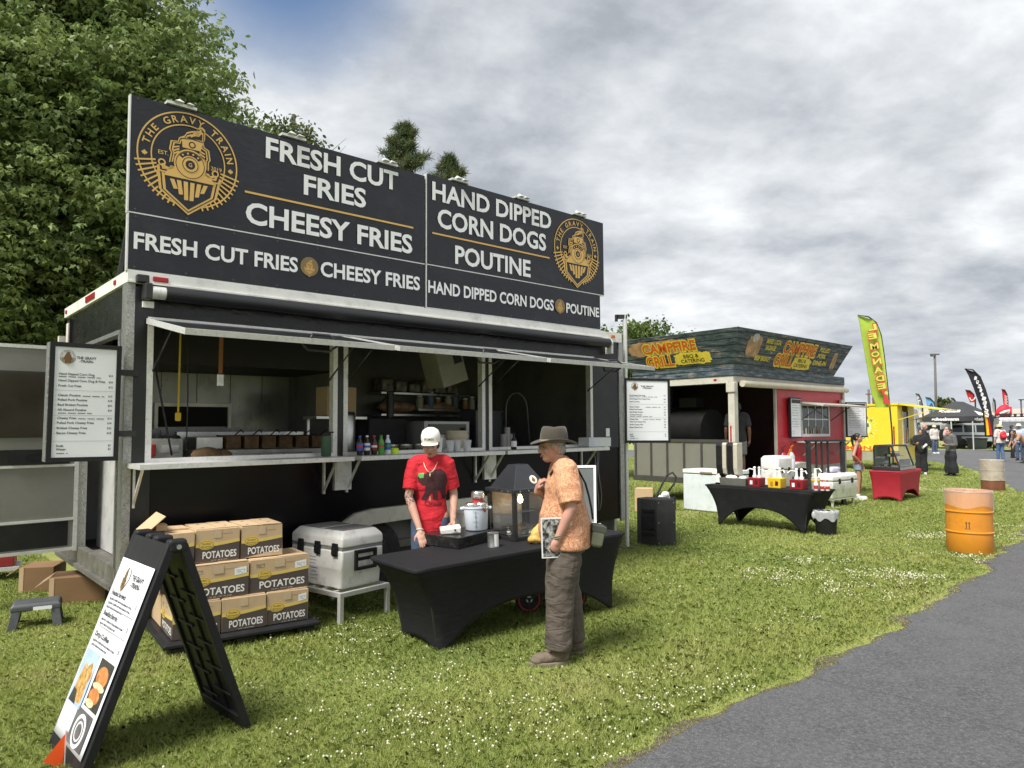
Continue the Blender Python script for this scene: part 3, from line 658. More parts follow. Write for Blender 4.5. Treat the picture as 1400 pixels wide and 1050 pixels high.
for u in (0.38, 1.46, 2.57, 3.60, 4.63, 5.74):
 z = 4.70 + 0.035 * (u > 3.1)
 b = MB(); b.box(u - 0.13, u + 0.13, -0.06, 0.03, z, z + 0.025); b.add([(u - 0.07, -0.10, z + 0.026), (u + 0.01, -0.10, z + 0.026), (u + 0.0, 0.02, z + 0.10), (u - 0.07, 0.02, z + 0.026), (u + 0.01, 0.02, z + 0.026)], [(0, 1, 2), (3, 2, 4), (0, 2, 3), (1, 4, 2), (0, 3, 4, 1)])
 b.add([(u + 0.03, -0.10, z + 0.026), (u + 0.10, -0.10, z + 0.026), (u + 0.09, 0.02, z + 0.09), (u + 0.03, 0.02, z + 0.026), (u + 0.10, 0.02, z + 0.026)], [(0, 1, 2), (3, 2, 4), (0, 2, 3), (1, 4, 2), (0, 3, 4, 1)])
 b.build('sign_light', ALU, t1)
# sign supports behind
b = MB()
for u in (0.1, 1.5, 3.1, 4.6, 6.1): b.bar((u, 0.03, 3.12), (u, 0.03, 4.68), 0.05); b.bar((u, 0.05, 4.4), (u, 0.9, 3.13), 0.035)
build_each(b, 'sign_brace', BLACK_METAL, t1)
b = MB(); b.box(6.28, 6.36, -0.016, -0.0105, 1.60, 1.72); b.box(6.24, 6.33, -0.016, -0.0105, 1.36 + 0.085, 1.56); b.build('notice', PAPER, t1)
b = MB()
for k in range(3):
 b.tube([(5.98 + 0.05 * k + 0.03 * math.sin(j * .9 + k), -0.02 - 0.05 * math.sin(j * math.pi / 9), 1.43 - j * 0.11) for j in range(9)], 0.006, 6)
b.build('power_cable', mat('grey_cable', (0.2, 0.2, 0.21), 0.5), t1, smooth=True)
# hood and dark upper kitchen
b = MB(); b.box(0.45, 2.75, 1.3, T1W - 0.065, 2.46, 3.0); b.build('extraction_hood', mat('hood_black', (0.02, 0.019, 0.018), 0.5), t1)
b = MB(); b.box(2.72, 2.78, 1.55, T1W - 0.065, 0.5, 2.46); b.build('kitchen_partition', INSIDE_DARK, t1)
# ---------------------------------------------------------------- things inside the kitchen and on its counters
def in_t1(name, label, cat, u, w, z, group=None):
 return thing(name, label, cat, T1(u, w, z), T1A, group)
def local_box(t, name, mats, x0, x1, y0, y1, z0, z1, bevel=0.004):
 b = MB(); b.box(x0, x1, y0, y1, z0, z1); return b.build(name, mats, t, bevel=bevel)
# counter height inside
t = in_t1('charcoal_grill', 'white fronted countertop grill with black knob inside left serving window', 'grill', 0.40, -1.25, 0.505)
local_box(t, 'cabinet', mat('appliance_white', (0.5, 0.5, 0.49), 0.4, var=0.1, dirt=(0.1, 0.09, 0.08), dirt_amt=0.5), -0.2, 0.44, 0, 0.7, 0, 1.15)
local_box(t, 'drawer', STEEL, 0.22, 0.40, -0.012, -0.001, 1.0, 1.09)
b = MB(); b.cyl((0.0, -0.001, 1.03), (0.0, -0.05, 1.03), 0.045); b.build('knob', BLACK_PLASTIC, t, smooth='auto')
b = MB()
for k in range(26): b.ell((-0.15 + 0.57 * random.random(), 0.1 + 0.5 * random.random(), 1.16), (0.05, 0.05, 0.03), nu=7, nv=4)
b.build('coals', mat('charcoal', (0.02, 0.018, 0.016), 0.9), t)
b = MB(); b.cbox((0.13, -0.03, 1.03), (0.06, 0.05, 0.13)); b.build('red_switch', mat('switch_red', (0.4, 0.02, 0.02), 0.4), t, bevel=0.01)
t = in_t1('fryer', 'long steel deep fryer with a row of wire baskets behind the left counter', 'fryer', 0.96, -1.15, 0.505)
local_box(t, 'tank', GREY_STEEL, 0, 1.55, 0, 0.8, 0, 1.02)
local_box(t, 'back_splash', STEEL, 0, 1.55, 0.72, 0.8, 1.021, 1.22)
local_box(t, 'front_rail', STEEL, 0.0, 1.55, -0.09, -0.001, 0.93, 0.98)
for i in range(6):
 x = 0.34 + i * 0.205
 fb = MB(); fb.box(x, x + 0.16, 0.10, 0.42, 1.03, 1.17); bk = fb.build('fryer_basket', mat('burnt_basket', (0.16, 0.095, 0.05), 0.7, 0.3, var=0.5, vs=14), t)
 fb = MB(); fb.tube([(x + 0.08, 0.1, 1.17), (x + 0.08, -0.10, 1.24), (x + 0.08, -0.17, 1.21)], 0.007, 6)
 fb.tube([(x, 0.1, 1.175), (x + 0.16, 0.1, 1.175), (x + 0.16, 0.42, 1.175), (x, 0.42, 1.175), (x, 0.1, 1.175)], 0.005, 5); fb.build('handle', BLACK_METAL, bk, smooth=True)
local_box(t, 'basket_lid', STEEL, 0.02, 0.30, 0.10, 0.5, 1.03, 1.16)
t = in_t1('wrapped_sack', 'brown sack in clear plastic beside the fryer front', 'sack', 0.93, -0.75, 1.38)
b = MB(); b.ell((0, 0, 0.10), (0.16, 0.13, 0.09)); b.ell((0.17, 0.03, 0.09), (0.10, 0.1, 0.07)); o = b.build('sack_body', mat('burlap', (0.2, 0.12, 0.06), 0.8, var=0.3, vs=12), t, smooth=True)
t2_ = in_t1('prep_counter', 'low steel prep counter along the inside of the serving windows', 'counter', 0.2, -0.12, 0.505)
local_box(t2_, 'top', STEEL, 0.55, 5.75, 0.0, 0.62, 0.84, 0.875); local_box(t2_, 'front_panel', INSIDE_DARK, 0.55, 5.75, 0.02, 0.6, 0.0, 0.839)
# straps and cords hanging in the left bay
t = in_t1('hanging_strap', 'yellow strap with a buckle hanging inside the left serving window', 'strap', 0.50, -0.25, 2.70)
b = MB(); b.box(-0.008, 0.008, 0, 0.004, -0.80, 0.0); b.build('webbing', mat('yellow_web', (0.55, 0.38, 0.02), 0.7), t); b = MB(); b.cbox((0, 0, -0.83), (0.05, 0.03, 0.08)); b.build('buckle', mat('yellow_web', (1, 1, 1)), t, bevel=0.01)
t = in_t1('hanging_strap', 'orange strap with a steel ratchet hanging inside the left serving window', 'strap', 0.95, -0.45, 2.72)
b = MB(); b.box(-0.02, 0.02, 0, 0.004, -0.42, 0.0); b.build('webbing', mat('orange_web', (0.30, 0.12, 0.04), 0.7), t); b = MB(); b.cbox((0, 0, -0.48), (0.07, 0.03, 0.13)); b.build('ratchet', STEEL, t, bevel=0.01)
t = in_t1('tie_down_cord', 'black elastic cord slanting down behind the left window frame', 'cord', 0.30, -0.1, 1.50)
b = MB(); b.tube([(0.0, 0, 1.2), (-0.05, 0, 0.75), (0.10, 0, 0.02)], 0.009, 6); b.tube([(0.22, 0.05, 1.2), (0.24, 0.05, 0.55), (0.24, 0.05, 0.06)], 0.006, 6); b.build('cord', RUBBER, t, smooth=True)
# middle bay: shelves and stock
for lab, z, y in (('upper steel shelf with stacked stock on the kitchen back wall', 2.24, 0), ('lower steel shelf with wrapped packs on the kitchen back wall', 1.92, 0)):
 t = in_t1('wall_shelf', lab, 'shelf', 3.95, -2.15, z)
 local_box(t, 'board', STEEL, -0.1, 1.55, 0, 0.42, 0, 0.035)
 b = MB(); b.bar((0.05, 0.42, -0.2), (0.05, 0.03, -0.001), 0.02); b.bar((1.4, 0.42, -0.2), (1.4, 0.03, -0.001), 0.02); build_each(b, 'bracket', STEEL, t)
pk = mat('clear_wrapped_pack', (0.22, 0.19, 0.17), 0.25, var=0.6, vs=14, bump=0.5, bs=20)
for i in range(6):
 t = in_t1('stock_pack', 'plastic wrapped stock pack on the upper kitchen shelf', 'pack', 4.0 + i * 0.24, -2.22, 2.276, 'packs on the upper kitchen shelf')
 local_box(t, 'pack_body', pk, -0.1, 0.1, -0.02, 0.25, 0, 0.20 - 0.03 * (i % 3), 0.03)
for i, lab in enumerate(('left long wrapped loaf pack on the lower kitchen shelf', 'right long wrapped loaf pack on the lower kitchen shelf')):
 t = in_t1('bread_pack', lab, 'pack', 4.2 + i * 0.8, -2.2, 1.956)
 b = MB(); b.ell((0, 0.1, 0.1), (0.34, 0.14, 0.10), nu=18); b.build('pack_body', mat('bun_pack', (0.32, 0.2, 0.13), 0.25, var=0.5, vs=9, bump=0.4, bs=20), t, smooth=True)
t = in_t1('drink_urn', 'tall brushed steel urn standing behind the middle serving window', 'urn', 2.36, -0.55, 1.385)
b = MB(); b.lathe([(0.13, 0), (0.14, 0.02), (0.14, 0.50), (0.13, 0.52)], n=28); b.build('barrel', STEEL, t, smooth='auto'); b = MB(); b.lathe([(0.135, 0.521), (0.13, 0.55), (0.03, 0.56), (0.03, 0.585), (0.01, 0.59)], n=24); b.build('lid', BLACK_PLASTIC, t, smooth='auto')
t = in_t1('carton', 'dark brown carton standing on a shelf inside the kitchen partition', 'box', 2.78, -1.2, 1.90)
local_box(t, 'carton_body', CARD, -0.28, 0.12, 0, 0.3, 0, 0.36)
t = in_t1('side_shelf', 'narrow shelf inside the kitchen partition carrying a brown carton', 'shelf', 2.55, -1.2, 1.86)
local_box(t, 'board', STEEL, -0.2, 0.5, -0.02, 0.34, 0, 0.038)
b = MB(); b.bar((-0.15, 0.3, -1.35), (-0.15, 0.3, -0.001), 0.03); b.bar((0.45, 0.3, -1.35), (0.45, 0.3, -0.001), 0.03); build_each(b, 'upright', STEEL, t)
for i in range(3):
 t = in_t1('food_tub', 'clear food tub with dark contents behind the soda bottles', 'tub', 2.92 + i * 0.2, -0.42, 1.385, 'tubs behind the soda bottles')
 b = MB(); b.lathe([(0.07, 0), (0.085, 0.15), (0.09, 0.152)], n=18); b.build('tub_body', mat('tub_smoke', (0.25, 0.24, 0.22), 0.15), t, smooth='auto'); b = MB(); b.lathe([(0.092, 0.153), (0.092, 0.17), (0.08, 0.175)], n=18); b.build('lid', STEEL, t, smooth='auto')
t = in_t1('steam_cabinet', 'squat steel food warmer with a dark window behind the vendor', 'warmer', 3.72, -0.9, 0.505)
local_box(t, 'case', mat('warmer_grey', (0.42, 0.43, 0.43), 0.35, 0.4, var=0.1), 0.0, 0.75, 0, 0.5, 0, 1.33)
local_box(t, 'window', mat('dark_window', (0.01, 0.01, 0.012), 0.1), 0.06, 0.69, -0.012, -0.001, 1.15, 1.29)
t = in_t1('coffee_machine', 'black countertop machine between the urn and the steel warmer', 'machine', 3.05, -1.15, 0.505)
local_box(t, 'case', BLACK_PLASTIC, 0, 0.55, 0, 0.45, 0, 1.38, 0.02); b = MB(); b.cyl((0.4, 0.15, 1.381), (0.4, 0.15, 1.72), 0.05); b.build('pipe', BLACK_METAL, t, smooth='auto')
t = in_t1('microwave', 'tilted white panel hung up under the kitchen roof right of the middle window', 'panel', 4.35, -1.3, 2.30)
b = MB(); b.M = Matrix.Rotation(R(-18), 4, 'Y'); b.box(0, 0.46, 0, 0.4, 0, 0.55); b.build('case', mat('case_cream', (0.5, 0.48, 0.42), 0.5), t, bevel=0.01); b = MB(); b.M = Matrix.Rotation(R(-18), 4, 'Y'); b.box(0.28, 0.42, -0.012, -0.001, 0.28, 0.48); b.build('hatch', DARK_GREY, t)
b = MB(); b.bar((0.1, 0.2, 0.5), (0.1, 0.2, 0.72), 0.02); b.build('hanger', STEEL, t)
# right bay
t = in_t1('drink_dispenser', 'dark soda dispenser tower standing inside the right serving window', 'dispenser', 4.75, -1.1, 0.505)
local_box(t, 'case', mat('dispenser_navy', (0.05, 0.055, 0.07), 0.3), 0, 0.5, 0, 0.4, 0, 1.5, 0.02); local_box(t, 'label', mat('label_gold', (0.35, 0.27, 0.03), 0.5), 0.05, 0.15, -0.004, -0.001, 1.12, 1.19, 0)
for i in range(3):
 t = in_t1('cup_stack', 'stack of pale paper cups standing inside the right serving window', 'cups', 4.62 + i * 0.11, -0.35 - 0.05 * i, 1.385, 'stacked cups in the right window')
 b = MB(); b.lathe([(0.03, 0)] + [(0.04 + 0.002 * (k % 2), 0.02 + 0.03 * k) for k in range(8 + 3 * (i % 2))] + [(0.042, 0.27 + 0.09 * (i % 2))], n=16); b.build('cups', mat('cup_grey', (0.35, 0.35, 0.35), 0.6), t, smooth='auto')
t = in_t1('hose_arc', 'thin black spring hose arching inside the right serving window', 'hose', 5.2, -0.9, 1.385)
b = MB(); b.tube([(-0.05, 0, 0.0)] + [(0.16 - 0.21 * math.cos(a * math.pi / 10), 0, 0.62 + 0.24 * math.sin(a * math.pi / 10)) for a in range(11)] + [(0.42, 0, 0.1)], 0.012, 7); b.build('hose', mat('hose_grey', (0.12, 0.12, 0.12), 0.35), t, smooth=True)
t = in_t1('wall_shelf', 'steel shelf of pale jars on the back wall of the right serving window', 'shelf', 4.6, -2.15, 2.0)
local_box(t, 'board', STEEL, -0.1, 1.6, 0, 0.4, 0, 0.035)
for i in range(9):
 q = in_t1('stock_jar', 'pale stock jar on the shelf inside the right serving window', 'jar', 4.62 + i * 0.17, -2.3 + 0.05 * (i % 2), 2.036, 'jars on the right kitchen shelf')
 h = (0.16, 0.22, 0.13)[i % 3]; b = MB(); b.lathe([(0.055, 0), (0.06, 0.01), (0.06, h), (0.04, h + 0.02)], n=14); b.build('jar_body', (mat('jar_pale', (0.4, 0.39, 0.35), 0.4), mat('jar_amber', (0.3, 0.15, 0.05), 0.3), mat('jar_blue', (0.12, 0.18, 0.3), 0.4))[i * 5 % 3], q, smooth='auto'); b = MB(); b.lathe([(0.045, h + 0.021), (0.045, h + 0.05)], n=14); b.build('lid', WHITE_PLASTIC, q, smooth='auto')
# bottles on the middle counter
CZ = 1.469
def bottle(name, label, cat, u, w, liquid, lab, cap, group=None, h=0.20, r=0.032, lab2=None):
 t = in_t1(name, label, cat, u, w, CZ, group)
 k = h / 0.20
 b = MB(); b.lathe([(r * .8, 0.0), (r, 0.012 * k), (r, 0.06 * k), (r * .93, 0.075 * k), (r, 0.09 * k), (r, 0.125 * k), (r * .8, 0.15 * k), (r * .4, 0.178 * k), (r * .38, 0.186 * k)], n=20); b.build('bottle_body', liquid, t, smooth='auto')
 b = MB(); b.lathe([(r + .0012, 0.048 * k), (r + .0015, 0.05 * k), (r + .0015, 0.122 * k), (r + .0012, 0.124 * k)], n=20, caps=False)
 if lab2: b.lathe([(r + .002, 0.078 * k), (r + .0024, 0.08 * k), (r + .0024, 0.098 * k), (r + .002, 0.1 * k)], n=20, m=1, caps=False)
 b.build('label', [lab, lab2] if lab2 else lab, t, smooth='auto')
 b = MB(); b.lathe([(r * .45, 0.187 * k), (r * .47, 0.189 * k), (r * .47, 0.202 * k), (r * .40, 0.205 * k)], n=14); b.build('cap', cap, t, smooth='auto')
 return t
COLA = mat('cola', (0.012, 0.005, 0.003), 0.08); M_ = lambda n, c: mat(n, c, 0.35, var=0.05)
grp = 'soda bottles on the middle counter'
BL, WH, RD = M_('label_blue', (0.02, 0.09, 0.45)), M_('label_white', (0.7, 0.7, 0.72)), M_('label_red', (0.5, 0.02, 0.03))
bottle('soda_bottle', 'dark soda bottle with a blue label and blue cap on the counter', 'bottle', 2.15, 0.20, COLA, BL, BL, grp, lab2=RD)
bottle('soda_bottle', 'dark soda bottle with a white and blue label on the counter', 'bottle', 2.235, 0.20, COLA, WH, WH, grp, lab2=BL)
bottle('soda_bottle', 'dark soda bottle with a maroon label and red cap on the counter', 'bottle', 2.32, 0.20, COLA, M_('label_maroon', (0.16, 0.01, 0.02)), RD, grp, lab2=WH)
GR = M_('label_green', (0.03, 0.30, 0.05))
bottle('soda_bottle', 'green soda bottle with green cap on the counter', 'bottle', 2.405, 0.20, mat('lime_soda', (0.10, 0.30, 0.04), 0.1), GR, GR, grp, lab2=RD)
bottle('water_bottle', 'clear water bottle with blue and green label beside the green soda', 'bottle', 2.50, 0.18, mat('water_clear', (0.6, 0.66, 0.7), 0.08), BL, WH, grp, lab2=GR)
t = in_t1('tape_roll', 'neon yellow tape roll lying behind the water bottle', 'tape', 2.62, 0.12, CZ)
b = MB(); b.M = Matrix.Translation((0, 0, 0.03)); b.lathe([(0.02, -0.03), (0.05, -0.03), (0.05, 0.03), (0.02, 0.03)], n=18, caps=False); b.lathe([(0.02, -0.03), (0.02, 0.03)], n=18, caps=False); b.build('roll', mat('neon_yellow', (0.55, 0.75, 0.02), 0.5), t, smooth='auto')
t = in_t1('water_flask', 'tall dark green water flask at the right end of the left counter', 'flask', 1.80, 0.14, CZ)
b = MB(); b.lathe([(0.045, 0), (0.05, 0.006), (0.05, 0.19), (0.046, 0.205)], n=22); b.build('flask_body', mat('flask_green', (0.035, 0.085, 0.045), 0.5), t, smooth='auto'); b = MB(); b.lathe([(0.045, 0.206), (0.046, 0.235), (0.03, 0.24)], n=20); b.box(-0.005, 0.075, -0.012, 0.012, 0.235, 0.25); b.build('lid', BLACK_PLASTIC, t, smooth='auto')
t = in_t1('food_bucket', 'cream plastic bucket with liner on the counter right of the vendor', 'bucket', 3.66, -0.12, 1.385)
b = MB(); b.lathe([(0.115, 0), (0.12, 0.01), (0.135, 0.30), (0.142, 0.302), (0.142, 0.325), (0.13, 0.327), (0.128, 0.30)], n=28); b.build('bucket_body', mat('bucket_cream', (0.52, 0.44, 0.31), 0.5, var=0.08), t, smooth='auto'); b = MB(); b.lathe([(0.139, 0.31)] + [(0.146 + 0.003 * (k % 2), 0.31 - 0.012 * k) for k in range(7)], n=28, caps=False); b.build('liner', mat_film('liner_film', (0.6, 0.55, 0.45), 0.6), t, smooth=True)
for i, (u, w) in enumerate(((3.38, 0.12), (3.50, 0.10), (3.6, 0.16))):
 t = in_t1('plastic_cup', 'clear plastic cup of small lids on the counter beside the bucket', 'cup', u, w, CZ, 'clear cups beside the bucket')
 b = MB(); b.lathe([(0.04, 0), (0.055, 0.13), (0.058, 0.132), (0.053, 0.13), (0.039, 0.01)], n=20); b.build('cup_body', mat_film('cup_film', (0.75, 0.77, 0.8), 0.45), t, smooth='auto'); b = MB(); b.lathe([(0.034, 0.012), (0.044, 0.09), (0.03, 0.1)], n=16); b.build('lids', WHITE_PLASTIC, t, smooth='auto')
t = in_t1('paper_cup', 'white paper cup with a pale print on the counter behind the vendor', 'cup', 3.22, 0.12, CZ)
b = MB(); b.lathe([(0.035, 0), (0.047, 0.16), (0.05, 0.165), (0.045, 0.165)], n=20); b.build('cup_body', WHITE_PLASTIC, t, smooth='auto')
t = in_t1('sauce_bottle', 'black pump bottle with a white label on the right counter', 'bottle', 4.31, 0.20, CZ)
b = MB(); b.lathe([(0.03, 0), (0.035, 0.006), (0.035, 0.12), (0.015, 0.15), (0.012, 0.17), (0.018, 0.172), (0.018, 0.19), (0.008, 0.192), (0.008, 0.21)], n=18); b.build('bottle_body', BLACK_PLASTIC, t, smooth='auto'); b = MB(); b.lathe([(0.0362, 0.035), (0.0365, 0.037), (0.0365, 0.105), (0.0362, 0.107)], n=18, caps=False); b.build('label', WHITE_PLASTIC, t, smooth='auto')
t = in_t1('carton', 'low white box at the right end of the right counter', 'box', 5.90, 0.14, CZ)
local_box(t, 'carton_body', mat('box_white', (0.6, 0.62, 0.66), 0.6), -0.24, 0.22, -0.1, 0.1, 0, 0.125)
for i, (u, w, zz_) in enumerate(((2.85, -0.3, 1.385), (3.1, -0.28, 1.385))):
 t = in_t1('wire_caddy', ('left', 'right')[i] + ' small wire caddy on the prep counter behind the soda bottles', 'caddy', u, w, zz_)
 b = MB()
 for z in (0.0, 0.06, 0.12): b.tube([(-.09, -.06, z + .006), (.09, -.06, z + .006), (.09, .06, z + .006), (-.09, .06, z + .006), (-.09, -.06, z + .006)], 0.004, 5)
 for x in (-.09, 0, .09):
  for y in (-.06, .06): b.tube([(x, y, 0), (x, y, .126)], 0.004, 5)
 b.build('wire_frame', BLACK_METAL, t)
# ---------------------------------------------------------------- the two price boards at the ends of the trailer
BROWN = mat('emblem_brown', (0.15, 0.075, 0.02), 0.5)
def price_board(label, loc, rz, w, h, case):
 t = thing('menu_board', label, 'menu board', loc, rz)
 b = MB(); b.box(0, w, 0.006, case, 0, h); b.box(0, w, -0.012, 0.0055, 0, 0.035); b.box(0, w, -0.012, 0.0055, h - 0.035, h); b.box(0, 0.035, -0.012, 0.0055, 0.036, h - 0.036); b.box(w - 0.035, w, -0.012, 0.0055, 0.036, h - 0.036)
 b.build('frame', BLACK_PLASTIC, t)
 b = MB(); b.box(-0.008, -0.0005, -0.005, case, 0.005, h - 0.005); b.build('case_side', TREAD, t)
 x0, x1, z0, z1 = 0.036, w - 0.036, 0.036, h - 0.036
 b = MB(); b.box(x0, x1, -0.0015, 0.0045, z0, z1); pp = b.build('menu_sheet', PAPER, t)
 b = MB(); b.M = front(0, -0.003, 0)
 W_, H_ = x1 - x0, z1 - z0
 X = lambda f: x0 + f * W_
 Z = lambda f: z1 - f * H_
 ht = 0.0215 * H_
 b.text('THE GRAVY', X(.34), X(.66), Z(.105), Z(.080), bold=0.03); b.text('-TRAIN-', X(.385), X(.62), Z(.135), Z(.112), bold=0.03)
 rows = [(.255, 'Hand Dipped Corn Dog', '$12', 0), (.315, 'Hand Dipped Corn Dog & Fries', '$20', 0), (.362, 'Fresh Cut Fries', '$12', 1), (.448, 'Classic Poutine', '$15', 1), (.490, 'Pulled Pork Poutine', '$18', 1), (.535, 'Beef Brisket Poutine', '$22', 1), (.580, 'All Aboard Poutine', '$25', 1),
   (.655, 'Cheesy Fries', '$15', 1), (.698, 'Pulled Pork Cheesy Fries', '$18', 1), (.745, 'Brisket Cheesy Fries', '$22', 1), (.790, 'Bacon Cheesy Fries', '$18', 1), (.905, 'Soda', '$5', 0), (.937, 'Water', '$3', 0)]
 for f, s, p, d in rows:
  b.text(s, X(.07), 0, Z(f), h=ht * 0.98, bold=0.022); b.text(p, X(.95), 0, Z(f), h=ht * 0.8, align='r', bold=0.02)
  if d: b.text('-', X(.03), 0, Z(f), h=ht)
 for f, xa, xb in ((.275, .07, .75), (.448, .46, .82), (.605, .08, .62), (.655, .40, .85), (.967, .08, .26)):
  n = int((xb - xa) * 40)
  for k in range(n):
   if k % 6 != 5: b.prism([(X(xa + (xb - xa) * k / n), Z(f)), (X(xa + (xb - xa) * (k + .8) / n), Z(f)), (X(xa + (xb - xa) * (k + .8) / n), Z(f) + ht * .35), (X(xa + (xb - xa) * k / n), Z(f) + ht * .35)], 0, 0.0004)
 b.build('lettering', INK, pp)
 b = MB(); b.M = front(0, -0.003, 0)
 for f in (.395, .622, .855): b.prism([(X(.02), Z(f)), (X(.98), Z(f)), (X(.98), Z(f) + 0.002), (X(.02), Z(f) + 0.002)], 0, 0.0004)
 b.build('rule_line', INK_GREY, pp)
 b = MB(); b.M = front(X(.2), -0.003, Z(.09)); emblem(b, 0.062 * H_, 0, 1, 0.0003); b.prism([(-.02, -.05), (.02, -.05), (.028, -.01), (.012, .03), (0, .045), (-.012, .03), (-.028, -.01)], .006, .0063); b.build('emblem', [BROWN, PAPER], pp)
 return t
pb = price_board('white priced menu board in a black frame at the left end of the black trailer', T1(-0.60, 0.10, 1.50), T1A, 0.515, 0.965, 0.10)
b = MB(); b.box(0.516, 0.66, 0.03, 0.06, 0.2, 0.25); b.box(0.516, 0.66, 0.03, 0.06, 0.72, 0.77); build_each(b, 'hinge_arm', BLACK_METAL, pb)
pb = price_board('white priced menu board in a black frame at the right end of the black trailer', T1(6.68, 0.03, 1.50), R(14), 0.74, 0.965, 0.05)
b = MB(); b.box(-0.10, -0.0085, 0.015, 0.05, 0.2, 0.32); b.box(-0.10, -0.0085, 0.015, 0.05, 0.75, 0.87); build_each(b, 'hinge_arm', BLACK_METAL, pb)
for i, (u, w, z1, lab) in enumerate(((6.80, -0.05, 3.50, 'tall aluminium pole with a short cross arm right of the black trailer'), (6.55, -0.45, 3.42, 'shorter aluminium pole tucked behind the sign end of the black trailer'))):
 t = thing('metal_pole', lab, 'pole', T1(u, w, 0.0)); t.location.z = 0
 b = MB(); b.cyl((0, 0, 0.0), (0, 0, z1), 0.032, n=14); b.build('shaft', ALU, t, smooth='auto')
 b = MB(); b.cyl((0, 0, 0), (0, 0, 0.02), 0.12, n=16); b.build('foot_plate', BLACK_METAL, t, smooth='auto')
 if i == 0:
  b = MB(); b.bar((-0.12, 0, z1 - 0.03), (0.03, 0, z1 - 0.03), 0.06); b.cbox((-0.13, 0, z1 - 0.05), (0.04, 0.06, 0.10)); b.build('cross_arm', BLACK_METAL, t)
t = thing('propped_panel', 'tall tread plate panel leaning at the far end of the black trailer', 'panel', T1(T1L + 0.05, -0.25, 0), T1A)
b = MB(); b.box(0.02, 0.06, 0, 1.2, 0.04, 1.7); b.build('sheet', TREAD, t); b = MB(); b.box(0.012, 0.068, -0.04, -0.001, 0.0, 1.74); b.build('edge', ALU, t)
# ---------------------------------------------------------------- folding tables under stretch covers
def cloth_table(name, label, centre, yaw, L, Wd, H, m, ins=(0.2, 0.2), insy=0.10, tilt=0.0, arch=0.42, sidearch=0.40, group=None, top_m=None):
 t = thing(name, label, 'table', centre, rot=(0, tilt, yaw), group=group)
 per = []                                   # perimeter: (x, y, corner distance parameter -1..1 along its side, arch height)
 r = 0.05; n1 = 30; n2 = 14
 def side(x0, y0, x1, y1, n, a):
  for k in range(n):
   p = k / n; per.append((x0 + (x1 - x0) * p, y0 + (y1 - y0) * p, 2 * p - 1, a))
 hx, hy = L / 2, Wd / 2
 side(-hx, -hy, hx, -hy, n1, arch); side(hx, -hy, hx, hy, n2, sidearch); side(hx, hy, -hx, hy, n1, arch); side(-hx, hy, -hx, -hy, n2, sidearch)
 def rnd(x, y):
  cx, cy = max(-hx + r, min(hx - r, x)), max(-hy + r, min(hy - r, y)); dx, dy = x - cx, y - cy; d = math.hypot(dx, dy)
  return (cx + dx / d * r, cy + dy / d * r) if d > r else (x, y)
 NT = 16; rings = []
 for k in range(NT + 1):
  ring = []
  for x, y, p, a in per:
   x, y = rnd(x, y)
   zb = H * a * max(0, 1 - abs(p * 1.06) ** 2.6) if abs(p) < 0.94 else 0.0
   z = H - 0.028 - (H - 0.028 - zb) * (k / NT)
   h = 1 - z / H; g = 1 - (1 - min(1, h * 1.15)) ** 2
   il = ins[0] if x < 0 else ins[1]
   wv = 0.012 * math.sin(x * 5.0 + y * 7) * h
   xx = x - math.copysign(il * g * abs(x) / hx, x); yy = y - math.copysign((insy + wv) * g * abs(y) / hy, y)
   # tension creases run down from the corners
   cr_ = 0.007 * math.sin(p * 40) * max(0, abs(p) - 0.72) * 3 * h
   ring.append((xx + cr_, yy + cr_, z))
  rings.append(ring)
 b = MB(); b.ring_loft(rings, caps=False); sk = b.build('skirt', m, t, smooth=True)
 so = sk.modifiers.new('thickness', 'SOLIDIFY'); so.thickness = 0.004; so.offset = -1
 b = MB(); pts = [rnd(x, y) for x, y, p, a in per]
 def ringz(k, z): return [(x * k[0], y * k[1], z) for x, y in pts]
 b.ring_loft([ringz((1, 1), H - 0.0281), ringz((1.001, 1.001), H - 0.012), ringz((0.998, 0.994), H - 0.003), ringz((0.985, 0.96), H)])
 b.build('table_top', top_m or m, t, smooth='auto', angle=60)
 b = MB()
 for sx in (-1, 1):
  il = ins[0] if sx < 0 else ins[1]
  for sy in (-1, 1): b.tube([(sx * (hx - 0.15), sy * (hy - .08), H - .04), (sx * (hx - il - 0.03), sy * (hy - insy - .03), 0.0)], 0.014, 6)
 build_each(b, 'leg', BLACK_METAL, t)
 return t
TA = math.atan2(0.611, 0.791); TILT = -math.atan2(0.09, 2.34)
Ta, Tp = Vector((0.791, 0.611)), Vector((-0.611, 0.791)); TFL = Vector((-0.72, 5.54))
tc_ = TFL + Ta * 1.17 + Tp * 0.40
TABLE_CLOTH = mat('stretch_cover', (0.009, 0.0095, 0.0115), 0.75, var=0.12, vs=5, bump=0.22, bs=500, spec=0.3, fold=0.14, dirt=(0.02, 0.02, 0.021), dirt_amt=0.3, dirt_s=3)
cloth_table('cloth_covered_table', 'long folding table under a black stretch cover in front of the black trailer', (tc_.x, tc_.y, 0.0), TA, 2.34, 0.80, 0.72, TABLE_CLOTH, ins=(0.24, 0.11), insy=0.10, tilt=TILT, sidearch=0.10)
def tz(x, y):
 s = (Vector((x, y)) - tc_).dot(Ta); return 0.72 * math.cos(TILT) - s * math.tan(TILT) * 1.0 + 0.001
def on_table(name, label, cat, x, y, yaw, dz=0, group=None):
 return thing(name, label, cat, (x, y, tz(x, y) + dz), rot=(0, TILT * math.cos(yaw - TA), yaw), group=group)
